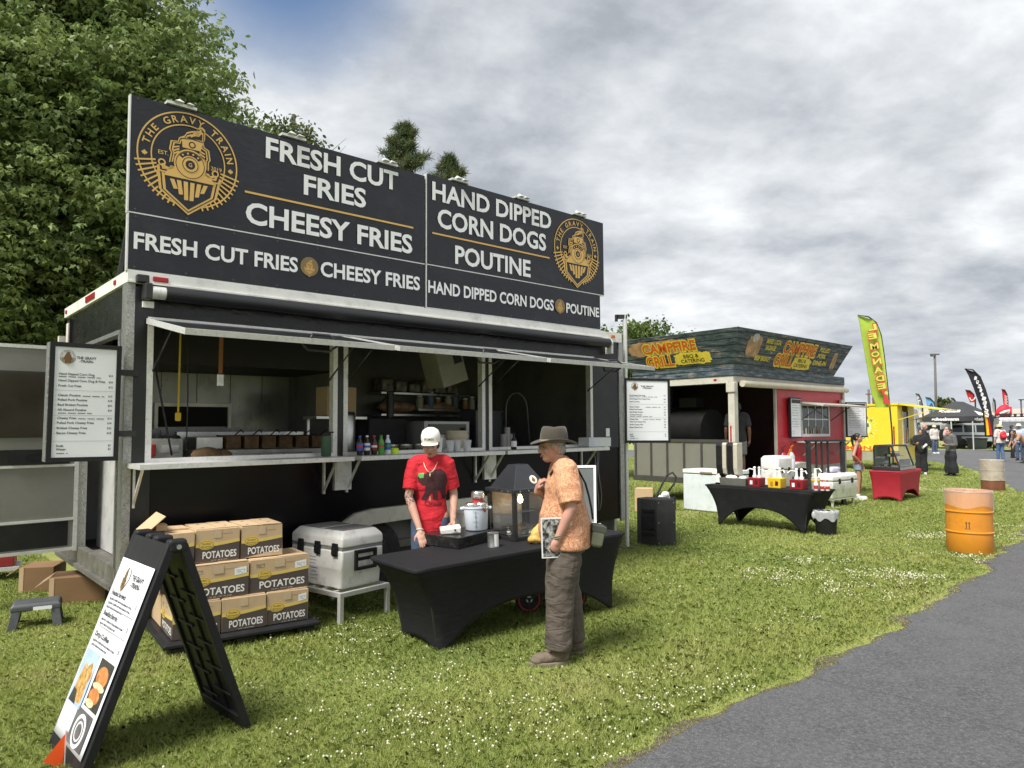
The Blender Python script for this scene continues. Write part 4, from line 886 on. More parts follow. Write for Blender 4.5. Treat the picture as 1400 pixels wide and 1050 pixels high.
# black riser with the card reader, tub of foil cups
RY = R(51.5); rx_, ry_ = -0.47, 6.32
rd = Vector((math.cos(RY), math.sin(RY))); rp = Vector((-math.sin(RY), math.cos(RY)))
t = on_table('riser_box', 'low black box on the table carrying the card reader and white tub', 'box', rx_, ry_, RY)
b = MB(); b.box(0, 0.56, 0, 0.46, 0, 0.10); b.build('box_body', mat('scuffed_black', (0.012, 0.012, 0.013), 0.25, var=0.4, bump=0.15, bs=60, dirt=(0.1, 0.1, 0.1), dirt_amt=0.25, dirt_s=18), t, bevel=0.006)
RT = 0.101
def on_riser(name, label, cat, a, c, yaw=0, group=None):
 p = Vector((rx_, ry_)) + rd * a + rp * c
 return on_table(name, label, cat, p.x, p.y, yaw, RT + 0.003, group)
t = on_riser('card_reader', 'small white card reader lying on the black riser box', 'card reader', 0.13, 0.22, R(10))
b = MB(); b.add([(-.09, -.05, 0), (.09, -.05, 0), (.09, .06, 0), (-.09, .06, 0), (-.095, -.055, .045), (.095, -.055, .06), (.095, .065, .075), (-.095, .065, .06)], [(0, 3, 2, 1), (4, 5, 6, 7), (0, 1, 5, 4), (1, 2, 6, 5), (2, 3, 7, 6), (3, 0, 4, 7)])
b.build('case', mat('reader_white', (0.7, 0.68, 0.63), 0.35), t, bevel=0.01)
b = MB(); b.M = front(0, -0.0605, 0); b.box(0.03, 0.045, 0.025, 0.045, 0, .006); b.box(0.005, 0.075, 0.012, 0.015, 0.0, 0.006); b.build('slot', INK, t)
t = on_riser('food_tub', 'white measuring tub packed with foil wrapped cups on the riser', 'tub', 0.42, 0.16, 0)
b = MB(); b.lathe([(0.098, 0), (0.104, 0.008), (0.115, 0.20), (0.122, 0.202), (0.122, 0.215), (0.114, 0.216), (0.110, 0.19), (0.10, 0.02), (0.0, 0.018)], n=32, caps=False); tb = b.build('tub_body', mat('tub_plastic', (0.62, 0.68, 0.76), 0.4, var=0.06), t, smooth='auto')
b = MB()
for k in range(4): b.cbox((0.0, -0.1125 - 0.0025 * k, 0.045 + 0.045 * k), (0.03 + 0.02 * (k % 2), 0.002, 0.003))
b.cbox((-0.0, -0.1145, 0.10), (0.003, 0.012, 0.15)); b.build('scale_marks', INK_GREY, tb)
for sx in (-1, 1):
 b = MB(); b.cbox((sx * 0.125, 0, 0.20), (0.045, 0.06, 0.022)); b.build('handle', mat('tub_plastic', (1, 1, 1)), t, bevel=0.006)
FOIL = mat('foil', (0.78, 0.78, 0.78), 0.22, 0.95, var=0.1, bump=1.0, bs=26)
CUPRED = mat('cup_red', (0.45, 0.03, 0.03), 0.5)
for i, (x, y, z, yw) in enumerate(((-0.045, -0.02, 0.14, 20), (0.045, -0.04, 0.145, 80), (0.02, 0.05, 0.15, 0), (0.012, -0.01, 0.245, 140))):
 p = Vector((rx_, ry_)) + rd * 0.42 + rp * 0.16
 tt = on_table('foil_cup', 'foil topped paper cup packed in the white measuring tub', 'cup', p.x + x, p.y + y, R(yw), RT + z, 'foil cups in the white tub')
 b = MB(); b.lathe([(0.045, 0.0), (0.06, 0.10)], n=20); b.build('cup_body', CUPRED, tt, smooth='auto'); b = MB(); b.lathe([(0.0605, 0.052)] + [(0.0625 + 0.002 * math.sin(k * 4), 0.055 + 0.006 * k) for k in range(9)] + [(0.05, 0.115), (0.0, 0.118)], n=20, caps=False); b.build('foil_lid', FOIL, tt, smooth=True)
t = on_table('steel_can', 'small steel can with a white stripe at the table front', 'can', -0.165, 6.40, R(20))
b = MB(); b.lathe([(0.05, 0), (0.053, 0.004), (0.051, 0.01), (0.051, 0.12), (0.053, 0.126), (0.050, 0.128)], n=28); cb = b.build('can_body', mat('can_steel', (0.42, 0.43, 0.42), 0.35, 0.85, var=0.35, vs=40), t, smooth='auto')
b = MB(); b.M = Matrix.Rotation(R(-95), 4, 'Z')
for k in range(6):
 a0 = R(-2 + k * 9); a1 = R(7 + k * 9); b.add([(0.0522 * math.cos(a), 0.0522 * math.sin(a), z) for a in (a0, a1) for z in (0.012, 0.118)], [(0, 2, 3, 1)])
b.M = b.M @ Matrix.Rotation(R(65), 4, 'Z'); b.f = b.f; b.build('label', WHITE_PLASTIC, cb)
t = on_table('white_tub', 'white plastic jar standing behind the riser box', 'jar', -0.50, 6.98, 0.2)
b = MB(); b.lathe([(0.075, 0), (0.085, 0.01), (0.085, 0.17), (0.06, 0.21), (0.062, 0.24), (0.05, 0.25)], n=24); b.build('jar_body', mat('jar_white', (0.55, 0.54, 0.48), 0.4), t, smooth='auto')
# hot food cabinet with pyramid hood
CY = R(36); t = on_table('heated_display_case', 'glass sided heated display case with a black pyramid hood on the table', 'display case', 0.03, 6.60, CY)
S_ = 0.44
b = MB(); b.box(-0.0, S_, 0.0, S_, 0.0, 0.035); b.build('base', BLACK_METAL, t, bevel=0.004)
b = MB(); b.box(0.03, S_ - 0.03, 0.03, S_ - 0.03, 0.0355, 0.043); b.box(0.02, S_ - 0.02, 0.25, S_ - 0.05, 0.22, 0.226); b.build('shelf', STEEL, t)
b = MB()
for x, y in ((0, 0), (S_ - 0.035, 0), (0, S_ - 0.035), (S_ - 0.035, S_ - 0.035)): b.box(x, x + 0.035, y, y + 0.035, 0.0355, 0.44)
build_each(b, 'corner_post', BLACK_METAL, t)
b = MB(); b.box(-0.004, 0.0, 0.036, S_ - 0.036, 0.04, 0.44); b.box(0.036, S_ - 0.036, -0.004, 0.0, 0.04, 0.44); b.box(S_, S_ + 0.004, 0.036, S_ - 0.036, 0.04, 0.44)
b.build('glass_pane', mat_glass('case_glass', (0.97, 0.98, 0.98), 0.03), t)
b = MB(); b.box(0.036, S_ - 0.036, S_ - 0.012, S_ - 0.006, 0.044, 0.44); b.build('back_panel', mat('bright_steel', (.80, .79, .76), .6, 0, var=.06), t)
hd_ = MB(); e0 = -0.015; e1 = S_ + 0.015
hd_.ring_loft([[(e0, e0, 0.441), (e1, e0, 0.441), (e1, e1, 0.441), (e0, e1, 0.441)], [(e0, e0, 0.475), (e1, e0, 0.475), (e1, e1, 0.475), (e0, e1, 0.475)],
               [(0.02, 0.02, 0.4755), (S_ - .02, 0.02, 0.4755), (S_ - .02, S_ - .02, 0.4755), (0.02, S_ - .02, 0.4755)], [(0.15, 0.15, 0.69), (S_ - .15, .15, 0.69), (S_ - .15, S_ - .15, 0.69), (.15, S_ - .15, 0.69)]])
hd = hd_.build('hood', mat('hood_grey_black', (0.028, 0.03, 0.034), 0.34, var=0.2, vs=3), t, bevel=0.004)
b = MB()
for k in range(4):
 for fx in (0, 1): b.cyl((0.06 + 0.1 * k, -0.016, 0.458) if fx == 0 else (-0.016, 0.06 + 0.1 * k, 0.458), (0.06 + 0.1 * k, -0.022, 0.458) if fx == 0 else (-0.022, 0.06 + 0.1 * k, 0.458), 0.008, n=8)
b.build('rivets', STEEL, hd)
b = MB(); sl = math.atan2(0.13, 0.2145); M = Matrix.Translation((S_ / 2 + 0.06, 0.02 + 0.045, 0.4755 + 0.072)) @ Matrix.Rotation(-sl, 4, 'X') @ FRONT
b.M = M; b.disc((0, 0), 0.042, 0.001, 0.003, m=0, sy=1.05); emblem(b, 0.03, 1, 0, 0.0003) if False else b.prism([(0, .03), (.022, -.01), (0, -.03), (-.022, -.01)], 0.0032, 0.004, m=1); b.build('round_sticker', [mat('sticker_cream', (0.7, 0.66, 0.55), 0.5), BROWN], hd)
b = MB(); b.lathe([(0.0, -0.06), (0.018, -0.055), (0.026, -0.03), (0.018, 0.0), (0.01, 0.02)], c=(0.22, 0.2, 0.38), n=16, caps=False); b.build('heat_lamp', mat_emit('lamp_glow', (1.0, 0.6, 0.22), 16.0), t, smooth=True)
for i, (x, y) in enumerate(((0.12, 0.14), (0.27, 0.12), (0.14, 0.28), (0.3, 0.27))):
 p = Vector((0.03, 6.60)) + Vector((math.cos(CY), math.sin(CY))) * x + Vector((-math.sin(CY), math.cos(CY))) * y
 q = on_table('foil_tray', 'crumpled foil tray inside the heated display case', 'tray', p.x, p.y, R(30 * i), 0.046, 'foil trays in the heated case')
 b = MB(); b.lathe([(0.05, 0), (0.07, 0.045), (0.078, 0.047), (0.066, 0.045), (0.03, 0.07), (0.0, 0.06)], n=18, caps=False); b.build('tray_body', FOIL, q, smooth=True)
t = on_table('yellow_bag', 'lumpy mustard yellow bag on the table beside the display case', 'bag', 0.25, 6.52, 0.3)
b = MB(); b.ell((0, 0, 0.07), (0.085, 0.07, 0.08)); b.ell((0.03, 0.01, 0.13), (0.055, 0.05, 0.05)); b.ell((-0.03, 0, 0.04), (0.08, 0.07, 0.045)); blob(b.build('bag_body', mat('mustard', (0.55, 0.36, 0.09), 0.6, var=0.15, bump=0.5, bs=14), t), 0.008, 3, 0.02, 0.05)
# white framed board at the right end of the table
t = on_table('framed_display_board', 'grey board in a white frame standing at the right end of the table', 'display board', 0.645, 7.18, R(-14))
b = MB(); M = Matrix.Translation((0, 0.02, 0.05)) @ Matrix.Rotation(R(-8), 4, 'X'); b.M = M
b.box(-0.22, 0.20, 0, 0.02, 0, 0.025); b.box(-0.22, 0.20, 0, 0.02, 0.565, 0.59); b.box(-0.22, -0.195, 0, 0.02, 0.0255, 0.5645); b.box(0.175, 0.20, 0, 0.02, 0.0255, 0.5645); b.build('frame', WHITE_PLASTIC, t, bevel=0.003)
b = MB(); b.M = M; b.box(-0.1945, 0.1745, 0.008, 0.014, 0.026, 0.564); b.build('board', mat('board_grey', (0.11, 0.125, 0.125), 0.35, var=0.1), t)
b = MB(); b.add([(-.22, -.22, 0), (.28, -.22, 0), (.24, .06, 0), (-.22, .06, 0), (-.22, -.22, .02), (.28, -.22, .02), (.24, .06, .06), (-.22, .06, .06)], [(0, 3, 2, 1), (4, 5, 6, 7), (0, 1, 5, 4), (1, 2, 6, 5), (2, 3, 7, 6), (3, 0, 4, 7)]); b.build('base', WHITE_PLASTIC, t, bevel=0.006)
b = MB(); b.add([(-.18, -.18, .0246), (.22, -.18, .0246), (.19, .0, .0503), (-.18, .0, .0503)], [(0, 1, 2, 3)]); b.build('inset', INK_GREY, t)
# low cart under the table
t = thing('hand_cart', 'low black cart with a red rimmed white wheel under the table', 'cart', (0.16, 6.95, 0), R(12))
b = MB(); b.box(-0.16, 0.55, 0.04, 0.10, 0.12, 0.16); b.bar((0.0, 0.02, 0.13), (0.10, 0.0, 0.33), 0.04); b.box(-0.05, 0.5, 0.1, 0.5, 0.2, 0.23); b.build('frame', BLACK_METAL, t)
for x in (0.0, 0.45):
 wm = MB(); wm.M = Matrix.Translation((x, -0.0, 0.13)) @ Matrix.Rotation(R(90), 4, 'X'); wm.lathe([(0.085, -.028), (0.125, -.028), (0.132, 0), (0.125, .028), (0.085, .028)], n=32); w = wm.build('wheel', RUBBER, t, smooth='auto')
 rm = MB(); rm.M = wm.M; rm.lathe([(0.0, .018), (0.02, .03), (0.095, .018), (0.097, 0.0)], n=28, caps=False); rm.build('hub', WHITE_PLASTIC, w, smooth='auto')
 rm = MB(); rm.M = wm.M; rm.arc((0, 0), 0.095, 0.108, 0, 360, 0.0, 0.0305); rm.build('rim', mat('rim_red', (0.5, 0.03, 0.03), 0.4), w)
 rm = MB(); rm.M = wm.M
 for k in range(3): a = R(120 * k + 30); rm.bar((0, 0, 0.032), (0.09 * math.cos(a), 0.09 * math.sin(a), 0.032), 0.02, 0.006)
 rm.build('spokes', BLACK_METAL, w)
# ---------------------------------------------------------------- potato cartons on a black pallet
PA = math.atan2(0.59, 0.81); Po = Vector((-2.63, 5.61)); Pd = Vector((0.81, 0.59)); Pn = Vector((-0.59, 0.81))
t = thing('pallet', 'low black plastic pallet carrying the potato cartons', 'pallet', (Po.x, Po.y, 0), PA)
b = MB(); b.ring_loft([[(-.07 + k, -.055 + k, z), (1.17 - k, -.055 + k, z), (1.17 - k, .95 - k, z), (-.07 + k, .95 - k, z)] for k, z in ((0.05, 0.06), (0.0, 0.075), (0.0, 0.10), (0.03, 0.118))]); b.build('deck', BLACK_PLASTIC, t, bevel=0.006)
b = MB()
for x in (0.0, 0.5, 1.0):
 for y in (0.0, 0.4, 0.8): b.box(x - 0.02, x + 0.13, y - 0.02, y + 0.1, 0, 0.0595)
build_each(b, 'foot', BLACK_PLASTIC, t)
BROWNP = mat('carton_brown_print', (0.068, 0.052, 0.047), 0.7, var=0.08, vs=20); YEL = mat('carton_yellow_print', (0.62, 0.46, 0.12), 0.7, var=0.06); OVAL = mat('oval_yellow', (0.6, 0.42, 0.07), 0.6); CREAM = mat('carton_lettering', (0.72, 0.71, 0.68), 0.6, var=0.03)
TAPE = mat('clear_tape', (0.5, 0.38, 0.25), 0.2)
def carton(label, s, c, z, w, d, h, tagged=False, open_=False, jig=0.0, side=True):
 p = Po + Pd * s + Pn * c
 t = thing('potato_carton', label, 'carton', (p.x, p.y, z), PA + jig, 'potato cartons on the black pallet')
 b = MB(); ch = 0.004
 b.ring_loft([[(ch, ch, 0), (w - ch, ch, 0), (w - ch, d - ch, 0), (ch, d - ch, 0)], [(0, 0, ch), (w, 0, ch), (w, d, ch), (0, d, ch)], [(0, 0, h - ch), (w, 0, h - ch), (w, d, h - ch), (0, d, h - ch)], [(ch, ch, h), (w - ch, ch, h), (w - ch, d - ch, h), (ch, d - ch, h)]])
 rj = random.Random(int(s * 1000 + z * 77)); b.v = [(x + rj.uniform(-.004, .004), y + rj.uniform(-.002, .004), zz + rj.uniform(-.005, .004) * (zz > .1)) for x, y, zz in b.v]
 body = b.build('box_body', CARD, t)
 def print_on(M, wd):
  b = MB(); b.M = M; k = 0.56
  b.prism([(0.001, 0.004), (wd - 0.001, 0.004), (wd - 0.001, h * 0.60)] + [(wd * (1 - i / 8), h * (0.60 - 0.10 * math.sin(math.pi * i / 8 * 0.55))) for i in range(1, 8)] + [(0.001, h * 0.50)], 0.0, 0.0012); b.build('brown_print', BROWNP, body)
  b = MB(); b.M = M; b.stroke([(wd * (1 - i / 8) if 0 < i < 8 else (wd - 0.001 if i == 0 else 0.001), h * (0.615 - 0.10 * math.sin(math.pi * i / 8 * 0.55))) for i in range(9)], 0.026, 0.0014, 0.002); b.build('yellow_band', YEL, body)
  b = MB(); b.M = M
  x0, x1 = (wd * 0.16, wd * 0.93); b.text('POTATOES', x0, x1, h * 0.12, h * 0.33, z=0.0022, bold=0.022)
  b.text('U.S. NO. 1  NET WT. 50 LBS', wd * .36, wd * .72, h * .04, h * .065, z=0.0022); b.build('lettering', CREAM, body)
  b = MB(); b.M = M; cx, cy = wd * 0.24, h * 0.53
  b.disc((cx, cy), 0.062, 0.0022, 0.0028, m=0, sy=0.62); b.disc((cx, cy), 0.054, 0.0029, 0.0033, m=1, sy=0.58); b.disc((cx, cy), 0.051, 0.0034, 0.0038, m=0, sy=0.56)
  b.text('Golden', cx, 0, cy + 0.002, h=0.017, z=0.004, m=1, align='c', bold=0.01); b.text('Bumpers', cx, 0, cy - 0.019, h=0.015, z=0.004, m=1, align='c', bold=0.01); b.build('oval_mark', [OVAL, BROWNP], body)
  b = MB(); b.M = M; b.text('PRODUCE OF USA', wd * .62, wd * .84, h * .82, h * .85, z=0.001); b.text('KEEP COOL', wd * .40, wd * .56, h * .78, h * .81, z=0.001)
  if wd > 0.42: b.text('70CT', wd * .10, wd * .25, h * .74, h * .86, z=0.001)
  for k in range(2): b.prism([(wd * (.42 + .05 * k), h * .90), (wd * (.44 + .05 * k), h * .90), (wd * (.44 + .05 * k), h * .93), (wd * (.42 + .05 * k), h * .93)], 0.0004, 0.001)
  b.build('stamp', mat('stamp_ink', (0.12, 0.08, 0.05), 0.8), body)
 print_on(front(0, 0, 0), w)
 if side: print_on(Matrix.Rotation(R(-90), 4, 'Z') @ front(-d, 0, 0), d)
 # closing flaps, hand holes, tape
 if open_:
  b = MB(); b.M = Matrix.Translation((0, 0.0, h)) @ Matrix.Rotation(R(20), 4, 'Y') @ Matrix.Rotation(R(-62), 4, 'Y'); b.box(0, 0.20, 0.01, d - 0.01, 0.001, 0.006); b.build('flap', CARD, body)
  b = MB(); b.M = Matrix.Translation((0, 0, h)); b.box(0.03, w - 0.01, d * .45, d - 0.01, 0.001, 0.012); b.box(0.10, 0.18, d * .3, d * .6, 0.0125, 0.06); b.build('flap', CARD, body)
 else:
  b = MB(); b.box(0.006, w / 2 - 0.002, 0.006, d - 0.006, h + 0.0005, h + 0.005); b.box(w / 2 + 0.003, w - 0.006, 0.006, d - 0.006, h + 0.001, h + 0.008); b.build('flap', CARD, body)
  b = MB()
  for x, y in ((w * .2, d * .2), (w * .25, d * .75), (w * .75, d * .3), (w * .72, d * .8)): b.disc((x, y), 0.014, h + 0.0055, h + 0.0092 if x > w / 2 else h + 0.0062, sy=0.7, n=14)
  b.build('hand_hole', mat('hole_dark', (0.02, 0.015, 0.01), 0.9), body)
  b = MB(); b.box(w * .40, w * .58, -0.0035, -0.0026, h * .72, h - 0.004); b.build('tape', TAPE, body)
 if tagged:
  b = MB(); b.M = front(); b.prism([(w * .76, h * .62), (w * .96, h * .66), (w * .955, h * .86), (w * .76, h * .82)], 0.0024, 0.0036); tg = b.build('count_tag', PAPER, body)
  b = MB(); b.M = front(); b.text('70CT', w * .785, w * .935, h * .68, h * .785, z=0.0042); b.build('tag_lettering', INK_GREY, tg)
 return t
z0 = 0.122
carton('potato carton at the left corner of the bottom row, two printed sides showing', 0.0, 0, z0, 0.355, 0.46, 0.265, tagged=False)
carton('potato carton in the middle of the bottom row, under the gap between two wider ones', 0.365, 0.0, z0, 0.35, 0.46, 0.265, side=False)
carton('potato carton with a white count tag at the right end of the bottom row', 0.725, 0.01, z0, 0.35, 0.46, 0.265, True, side=False)
z0 += 0.276
carton('wide tagged potato carton at the left of the middle row behind the folding board', 0.10, 0.02, z0, 0.475, 0.40, 0.27, True)
carton('wide tagged potato carton at the right of the middle row', 0.585, 0.03, z0, 0.50, 0.40, 0.27, True, jig=0.01, side=False)
z0 += 0.281
carton('open potato carton with a raised flap at the left of the top row', -0.20, 0.08, z0, 0.36, 0.42, 0.255, open_=True)
carton('closed potato carton in the middle of the top row', 0.17, 0.09, z0, 0.345, 0.42, 0.265, jig=0.015)
carton('closed potato carton at the right end of the top row', 0.53, 0.10, z0, 0.34, 0.42, 0.265, jig=-0.012, side=False)
for i, (s, c, z, lab) in enumerate(((0.0, 0.48, 0.122, 'plain brown carton behind the left end of the bottom row of potato cartons'), (-0.02, 0.44, 0.398, 'plain brown carton behind the left end of the middle row of potato cartons'))):
 p = Po + Pd * s + Pn * c; t = thing('plain_carton', lab, 'carton', (p.x, p.y, z), PA); b = MB(); b.box(0, 0.5, 0, 0.4, 0, 0.27); b.build('box_body', CARD, t, bevel=0.004); b = MB(); b.box(0.003, 0.497, -0.003, -0.0005, 0.003, 0.14); b.build('brown_print', BROWNP, t)
# ---------------------------------------------------------------- dirty white cooler on an aluminium bench
CA = R(-37.4)
cc = Vector((-1.55, 6.56)); cx_ = Vector((math.cos(CA), math.sin(CA))); cy_ = Vector((-math.sin(CA), math.cos(CA)))
DIRTYW = mat('dirty_white_cooler', (0.74, 0.735, 0.71), 0.45, var=0.05, vs=3, dirt=(0.13, 0.12, 0.10), dirt_amt=0.42, dirt_s=7, bump=0.1, bs=40)
def cooler(name, label, loc, yaw, L, Wd, H, latches, panels, side_handle=True):
 t = thing(name, label, 'cooler', loc, yaw)
 b = MB(); hb = H * 0.68
 b.ring_loft([[(-k, k, z), (-L + k, k, z), (-L + k, Wd - k, z), (-k, Wd - k, z)][::-1] for k, z in ((0.035, 0), (0.02, 0.02), (0.012, 0.5 * hb), (0.0, 0.55 * hb), (0.0, hb))])
 b.build('tub', DIRTYW, t, bevel=0.018, seg=3, smooth='auto')
 b = MB(); b.box(-L + 0.005, -0.005, 0.005, Wd - 0.005, hb + 0.001, hb + 0.022); b.build('seal', mat('seal_grey', (0.25, 0.25, 0.24), 0.6), t)
 b = MB(); b.ring_loft([[(-k, k, z), (-L + k, k, z), (-L + k, Wd - k, z), (-k, Wd - k, z)][::-1] for k, z in ((0.0, hb + 0.023), (0.0, H - 0.06), (0.05, H))])
 lid = b.build('lid', DIRTYW, t, bevel=0.016, seg=3, smooth='auto')
 if panels:
  b = MB(); b.box(-L * .46, -0.08, 0.07, Wd - 0.06, H + 0.001, H + 0.008); b.box(-L + 0.08, -L * .56, 0.07, Wd - 0.06, H + 0.001, H + 0.008); b.build('grip_pad', mat('pad_grey', (0.16, 0.16, 0.16), 0.75, dirt=(0.3, 0.29, 0.27), dirt_amt=0.4), lid, bevel=0.004)
 for k in range(latches):
  x = -L * ((k + 0.35) / latches) if latches > 2 else -L * (0.25 + 0.5 * k)
  b = MB(); b.box(x - 0.035, x + 0.035, -0.022, -0.001, hb - 0.055, hb + 0.065); b.box(x - 0.028, x + 0.028, -0.034, -0.0225, hb - 0.04, hb + 0.03); b.build('latch', BLACK_PLASTIC, t, bevel=0.005)
 if side_handle:
  b = MB(); y0, y1 = Wd * .28, Wd * .80; z0, z1 = hb * .46, hb * .98
  b.box(0.0, 0.03, y0, y0 + 0.03, z0, z1); b.box(0.0, 0.03, y1 - 0.03, y1, z0, z1); b.box(0.0, 0.03, y0 + 0.031, y1 - 0.031, z1 - 0.035, z1); b.box(0.0, 0.03, y0 + 0.031, y1 - 0.031, z0, z0 + 0.03); b.box(0.0, 0.012, y0 + 0.031, y1 - 0.031, z0 + (z1 - z0) * .45, z0 + (z1 - z0) * .62)
  b.build('side_handle', BLACK_PLASTIC, t, bevel=0.006)
 b = MB(); b.M = front(0, -0.0015, 0)
 for k in range(7): b.prism([(-L * .62, hb * .75 - 0.03 * k), (-L * .62 + 0.09 + 0.02 * (k % 2), hb * .75 - 0.03 * k), (-L * .62 + 0.09, hb * .75 - 0.03 * k + 0.008), (-L * .62, hb * .75 - 0.03 * k + 0.008)], 0, 0.0005)
 b.build('faded_print', INK_GREY, t)
 return t
cooler('cooler', 'large dirty white cooler with grey lid pads on a low aluminium bench', (cc.x, cc.y, 0.285), CA, 0.76, 0.50, 0.53, 3, True)
t = thing('bench_stand', 'low aluminium bench under the dirty white cooler', 'stand', (cc.x, cc.y, 0), CA)
b = MB(); b.box(-0.80, 0.06, -0.06, -0.02, 0.245, 0.283); b.box(-0.80, 0.06, 0.5, 0.54, 0.245, 0.283); b.box(0.02, 0.06, -0.0195, 0.4995, 0.245, 0.283); b.box(-0.80, -0.76, -0.0195, 0.4995, 0.245, 0.283)
for k in range(4): b.box(-0.62 + 0.17 * k, -0.58 + 0.17 * k, -0.0195, 0.4995, 0.25, 0.28)
b.build('top_frame', ALU, t)
for x, y in ((0.02, -0.06), (-0.80, -0.06), (0.02, 0.5), (-0.80, 0.5)):
 b = MB(); b.box(x, x + 0.04, y, y + 0.04, 0.0, 0.2445); b.build('leg', ALU, t)
# ---------------------------------------------------------------- folding A-board
t = thing('folding_board', 'black folding pavement board with a white food menu poster', 'folding sign', (-2.045, 4.165, 0), R(-45))
Hs, sp_, Wb = 1.12, 0.43, 0.60
def a_panel(sgn):
 a = math.atan2(sp_ - 0.03, Hs)
 return Matrix.Translation((0, sgn * sp_, 0)) @ Matrix.Rotation(-sgn * -a if sgn < 0 else a, 4, 'X') if False else Matrix.Translation((0, sgn * sp_, 0.0)) @ Matrix.Rotation(sgn * a, 4, 'X')
PL = math.hypot(Hs, sp_ - 0.03)
for sgn in (-1, 1):
 M = a_panel(sgn); b = MB(); b.M = M
 o = -1 if sgn < 0 else 1
 y0, y1 = (-0.022, 0.022)
 b.box(-Wb / 2, -Wb / 2 + 0.04, y0, y1, 0, PL); b.box(Wb / 2 - 0.04, Wb / 2, y0, y1, 0, PL); b.box(-Wb / 2 + 0.0401, Wb / 2 - 0.0401, y0, y1, 0.0, 0.10); b.box(-Wb / 2 + 0.0401, Wb / 2 - 0.0401, y0, y1, PL - 0.16, PL)
 b.box(-Wb / 2 + 0.0401, Wb / 2 - 0.0401, -0.006, 0.006, 0.1001, PL - 0.1601)
 # ribs on the inner face
 inn = 0.0061 if sgn < 0 else -0.0181
 for k in range(11): b.box(-Wb / 2 + 0.06 + (0.24 if k % 2 else 0.02), -Wb / 2 + 0.30 + (0.24 if k % 2 else 0.0), inn, inn + 0.012, 0.14 + 0.08 * k, 0.155 + 0.08 * k)
 for k in (0, 1): b.box(-0.10 + 0.2 * k, -0.09 + 0.2 * k, inn + 0.0003, inn + 0.0115, 0.1002, PL - 0.1602)
 pn = b.build('panel', BLACK_PLASTIC, t, bevel=0.004)
 if sgn < 0:
  b = MB(); b.M = M; x0, x1, zb, zt = -Wb / 2 + 0.035, Wb / 2 - 0.035, 0.085, PL - 0.14
  nx, nz = 10, 14; vs = []; fs = []
  for j in range(nz + 1):
   for i in range(nx + 1):
    k = 0.004 * math.sin(j * 1.3) * math.sin(i * 0.9 + 1) * (0 if i in (0, nx) else 1); vs.append((x0 + (x1 - x0) * i / nx, -0.030 + k, zb + (zt - zb) * j / nz))
  for j in range(nz):
   for i in range(nx): q = j * (nx + 1) + i; fs.append((q, q + 1, q + nx + 2, q + nx + 1))
  b.add(vs, fs); ps = b.build('poster', PAPER, pn, smooth=True); so = ps.modifiers.new('thickness', 'SOLIDIFY'); so.thickness = 0.002; so.offset = 1
  PW, PH = x1 - x0, zt - zb
  F2 = M @ front(x0, -0.036, zb)
  b = MB(); b.M = F2; b.text('THE GRAVY', PW * .50, PW * .86, PH * .90, PH * .93, bold=.03); b.text('-TRAIN-', PW * .54, PW * .82, PH * .862, PH * .89, bold=.03)
  for zf, ttl, n in ((.785, 'Breakfast Sandwich', 2), (.665, 'Breakfast Burrito', 1), (.545, 'Drip Coffee', 1)):
   b.text(ttl, PW * .10, PW * .55, PH * zf, PH * (zf + .028), bold=.03); b.text('$', PW * .90, PW * .93, PH * (zf - .02), PH * (zf + .005))
   for q in range(n + 1): b.text('egg, bacon, cheddar and house potatoes on bread', PW * .10, PW * (.80 - .2 * (q == n)), PH * (zf - .028 - .024 * q), PH * (zf - .013 - .024 * q), bold=.03)
  b.build('lettering', INK, ps)
  b = MB(); b.M = F2
  for zf in (.715, .60): b.prism([(PW * .08, PH * zf), (PW * .94, PH * zf), (PW * .94, PH * zf + 0.005), (PW * .08, PH * zf + 0.005)], 0, 0.001)
  b.build('rule_line', INK_GREY, ps)
  b = MB(); b.M = F2 @ Matrix.Translation((PW * .33, PH * .905, 0)); b.disc((0, 0), 0.055, 0, 0.0006, m=0); b.M = b.M @ Matrix.Diagonal((0.62, 1, 1, 1)); emblem(b, 0.075, 1, 2, 0.0003); b.build('emblem', [PAPER, BROWN, mat('badge_ground', (0.2, 0.15, 0.05))], ps)
  fries = mat('photo_fries', (0.42, 0.22, 0.04), 0.5, var=0.6, vs=38, dirt=(0.6, 0.55, 0.45), dirt_amt=0.8, dirt_s=30); burg = mat('photo_burger', (0.45, 0.16, 0.04), 0.5, var=0.3, vs=20, dirt=(0.6, 0.45, 0.2), dirt_amt=0.6, dirt_s=26)
  dk = mat('photo_dark', (0.03, 0.028, 0.024), 0.5, var=0.4, vs=20); bl = mat('photo_blue', (0.34, 0.46, 0.68), 0.5, var=0.2, vs=9); gr = mat('photo_grey', (0.10, 0.10, 0.105), 0.5, var=0.5, vs=8); lt = mat('photo_white', (0.7, 0.7, 0.7), 0.5, var=0.1)
  Q = lambda a, c, d, e: [(PW * a, PH * d), (PW * c, PH * d), (PW * c, PH * e), (PW * a, PH * e)]
  L = lambda k: (0.0005 * k, 0.0005 * k + 0.0004)
  b = MB(); b.M = F2; b.prism(Q(.06, .48, .18, .47), *L(0), m=0); b.prism([(PW * .10, PH * .20), (PW * .44, PH * .20), (PW * .42, PH * .30), (PW * .47, PH * .36), (PW * .38, PH * .42), (PW * .28, PH * .39), (PW * .18, PH * .40), (PW * .13, PH * .30)], *L(1), m=1); b.prism([(PW * .08, PH * .185), (PW * .30, PH * .185), (PW * .22, PH * .25), (PW * .12, PH * .26)], *L(2), m=2); b.build('food_picture', [bl, fries, dk], ps)
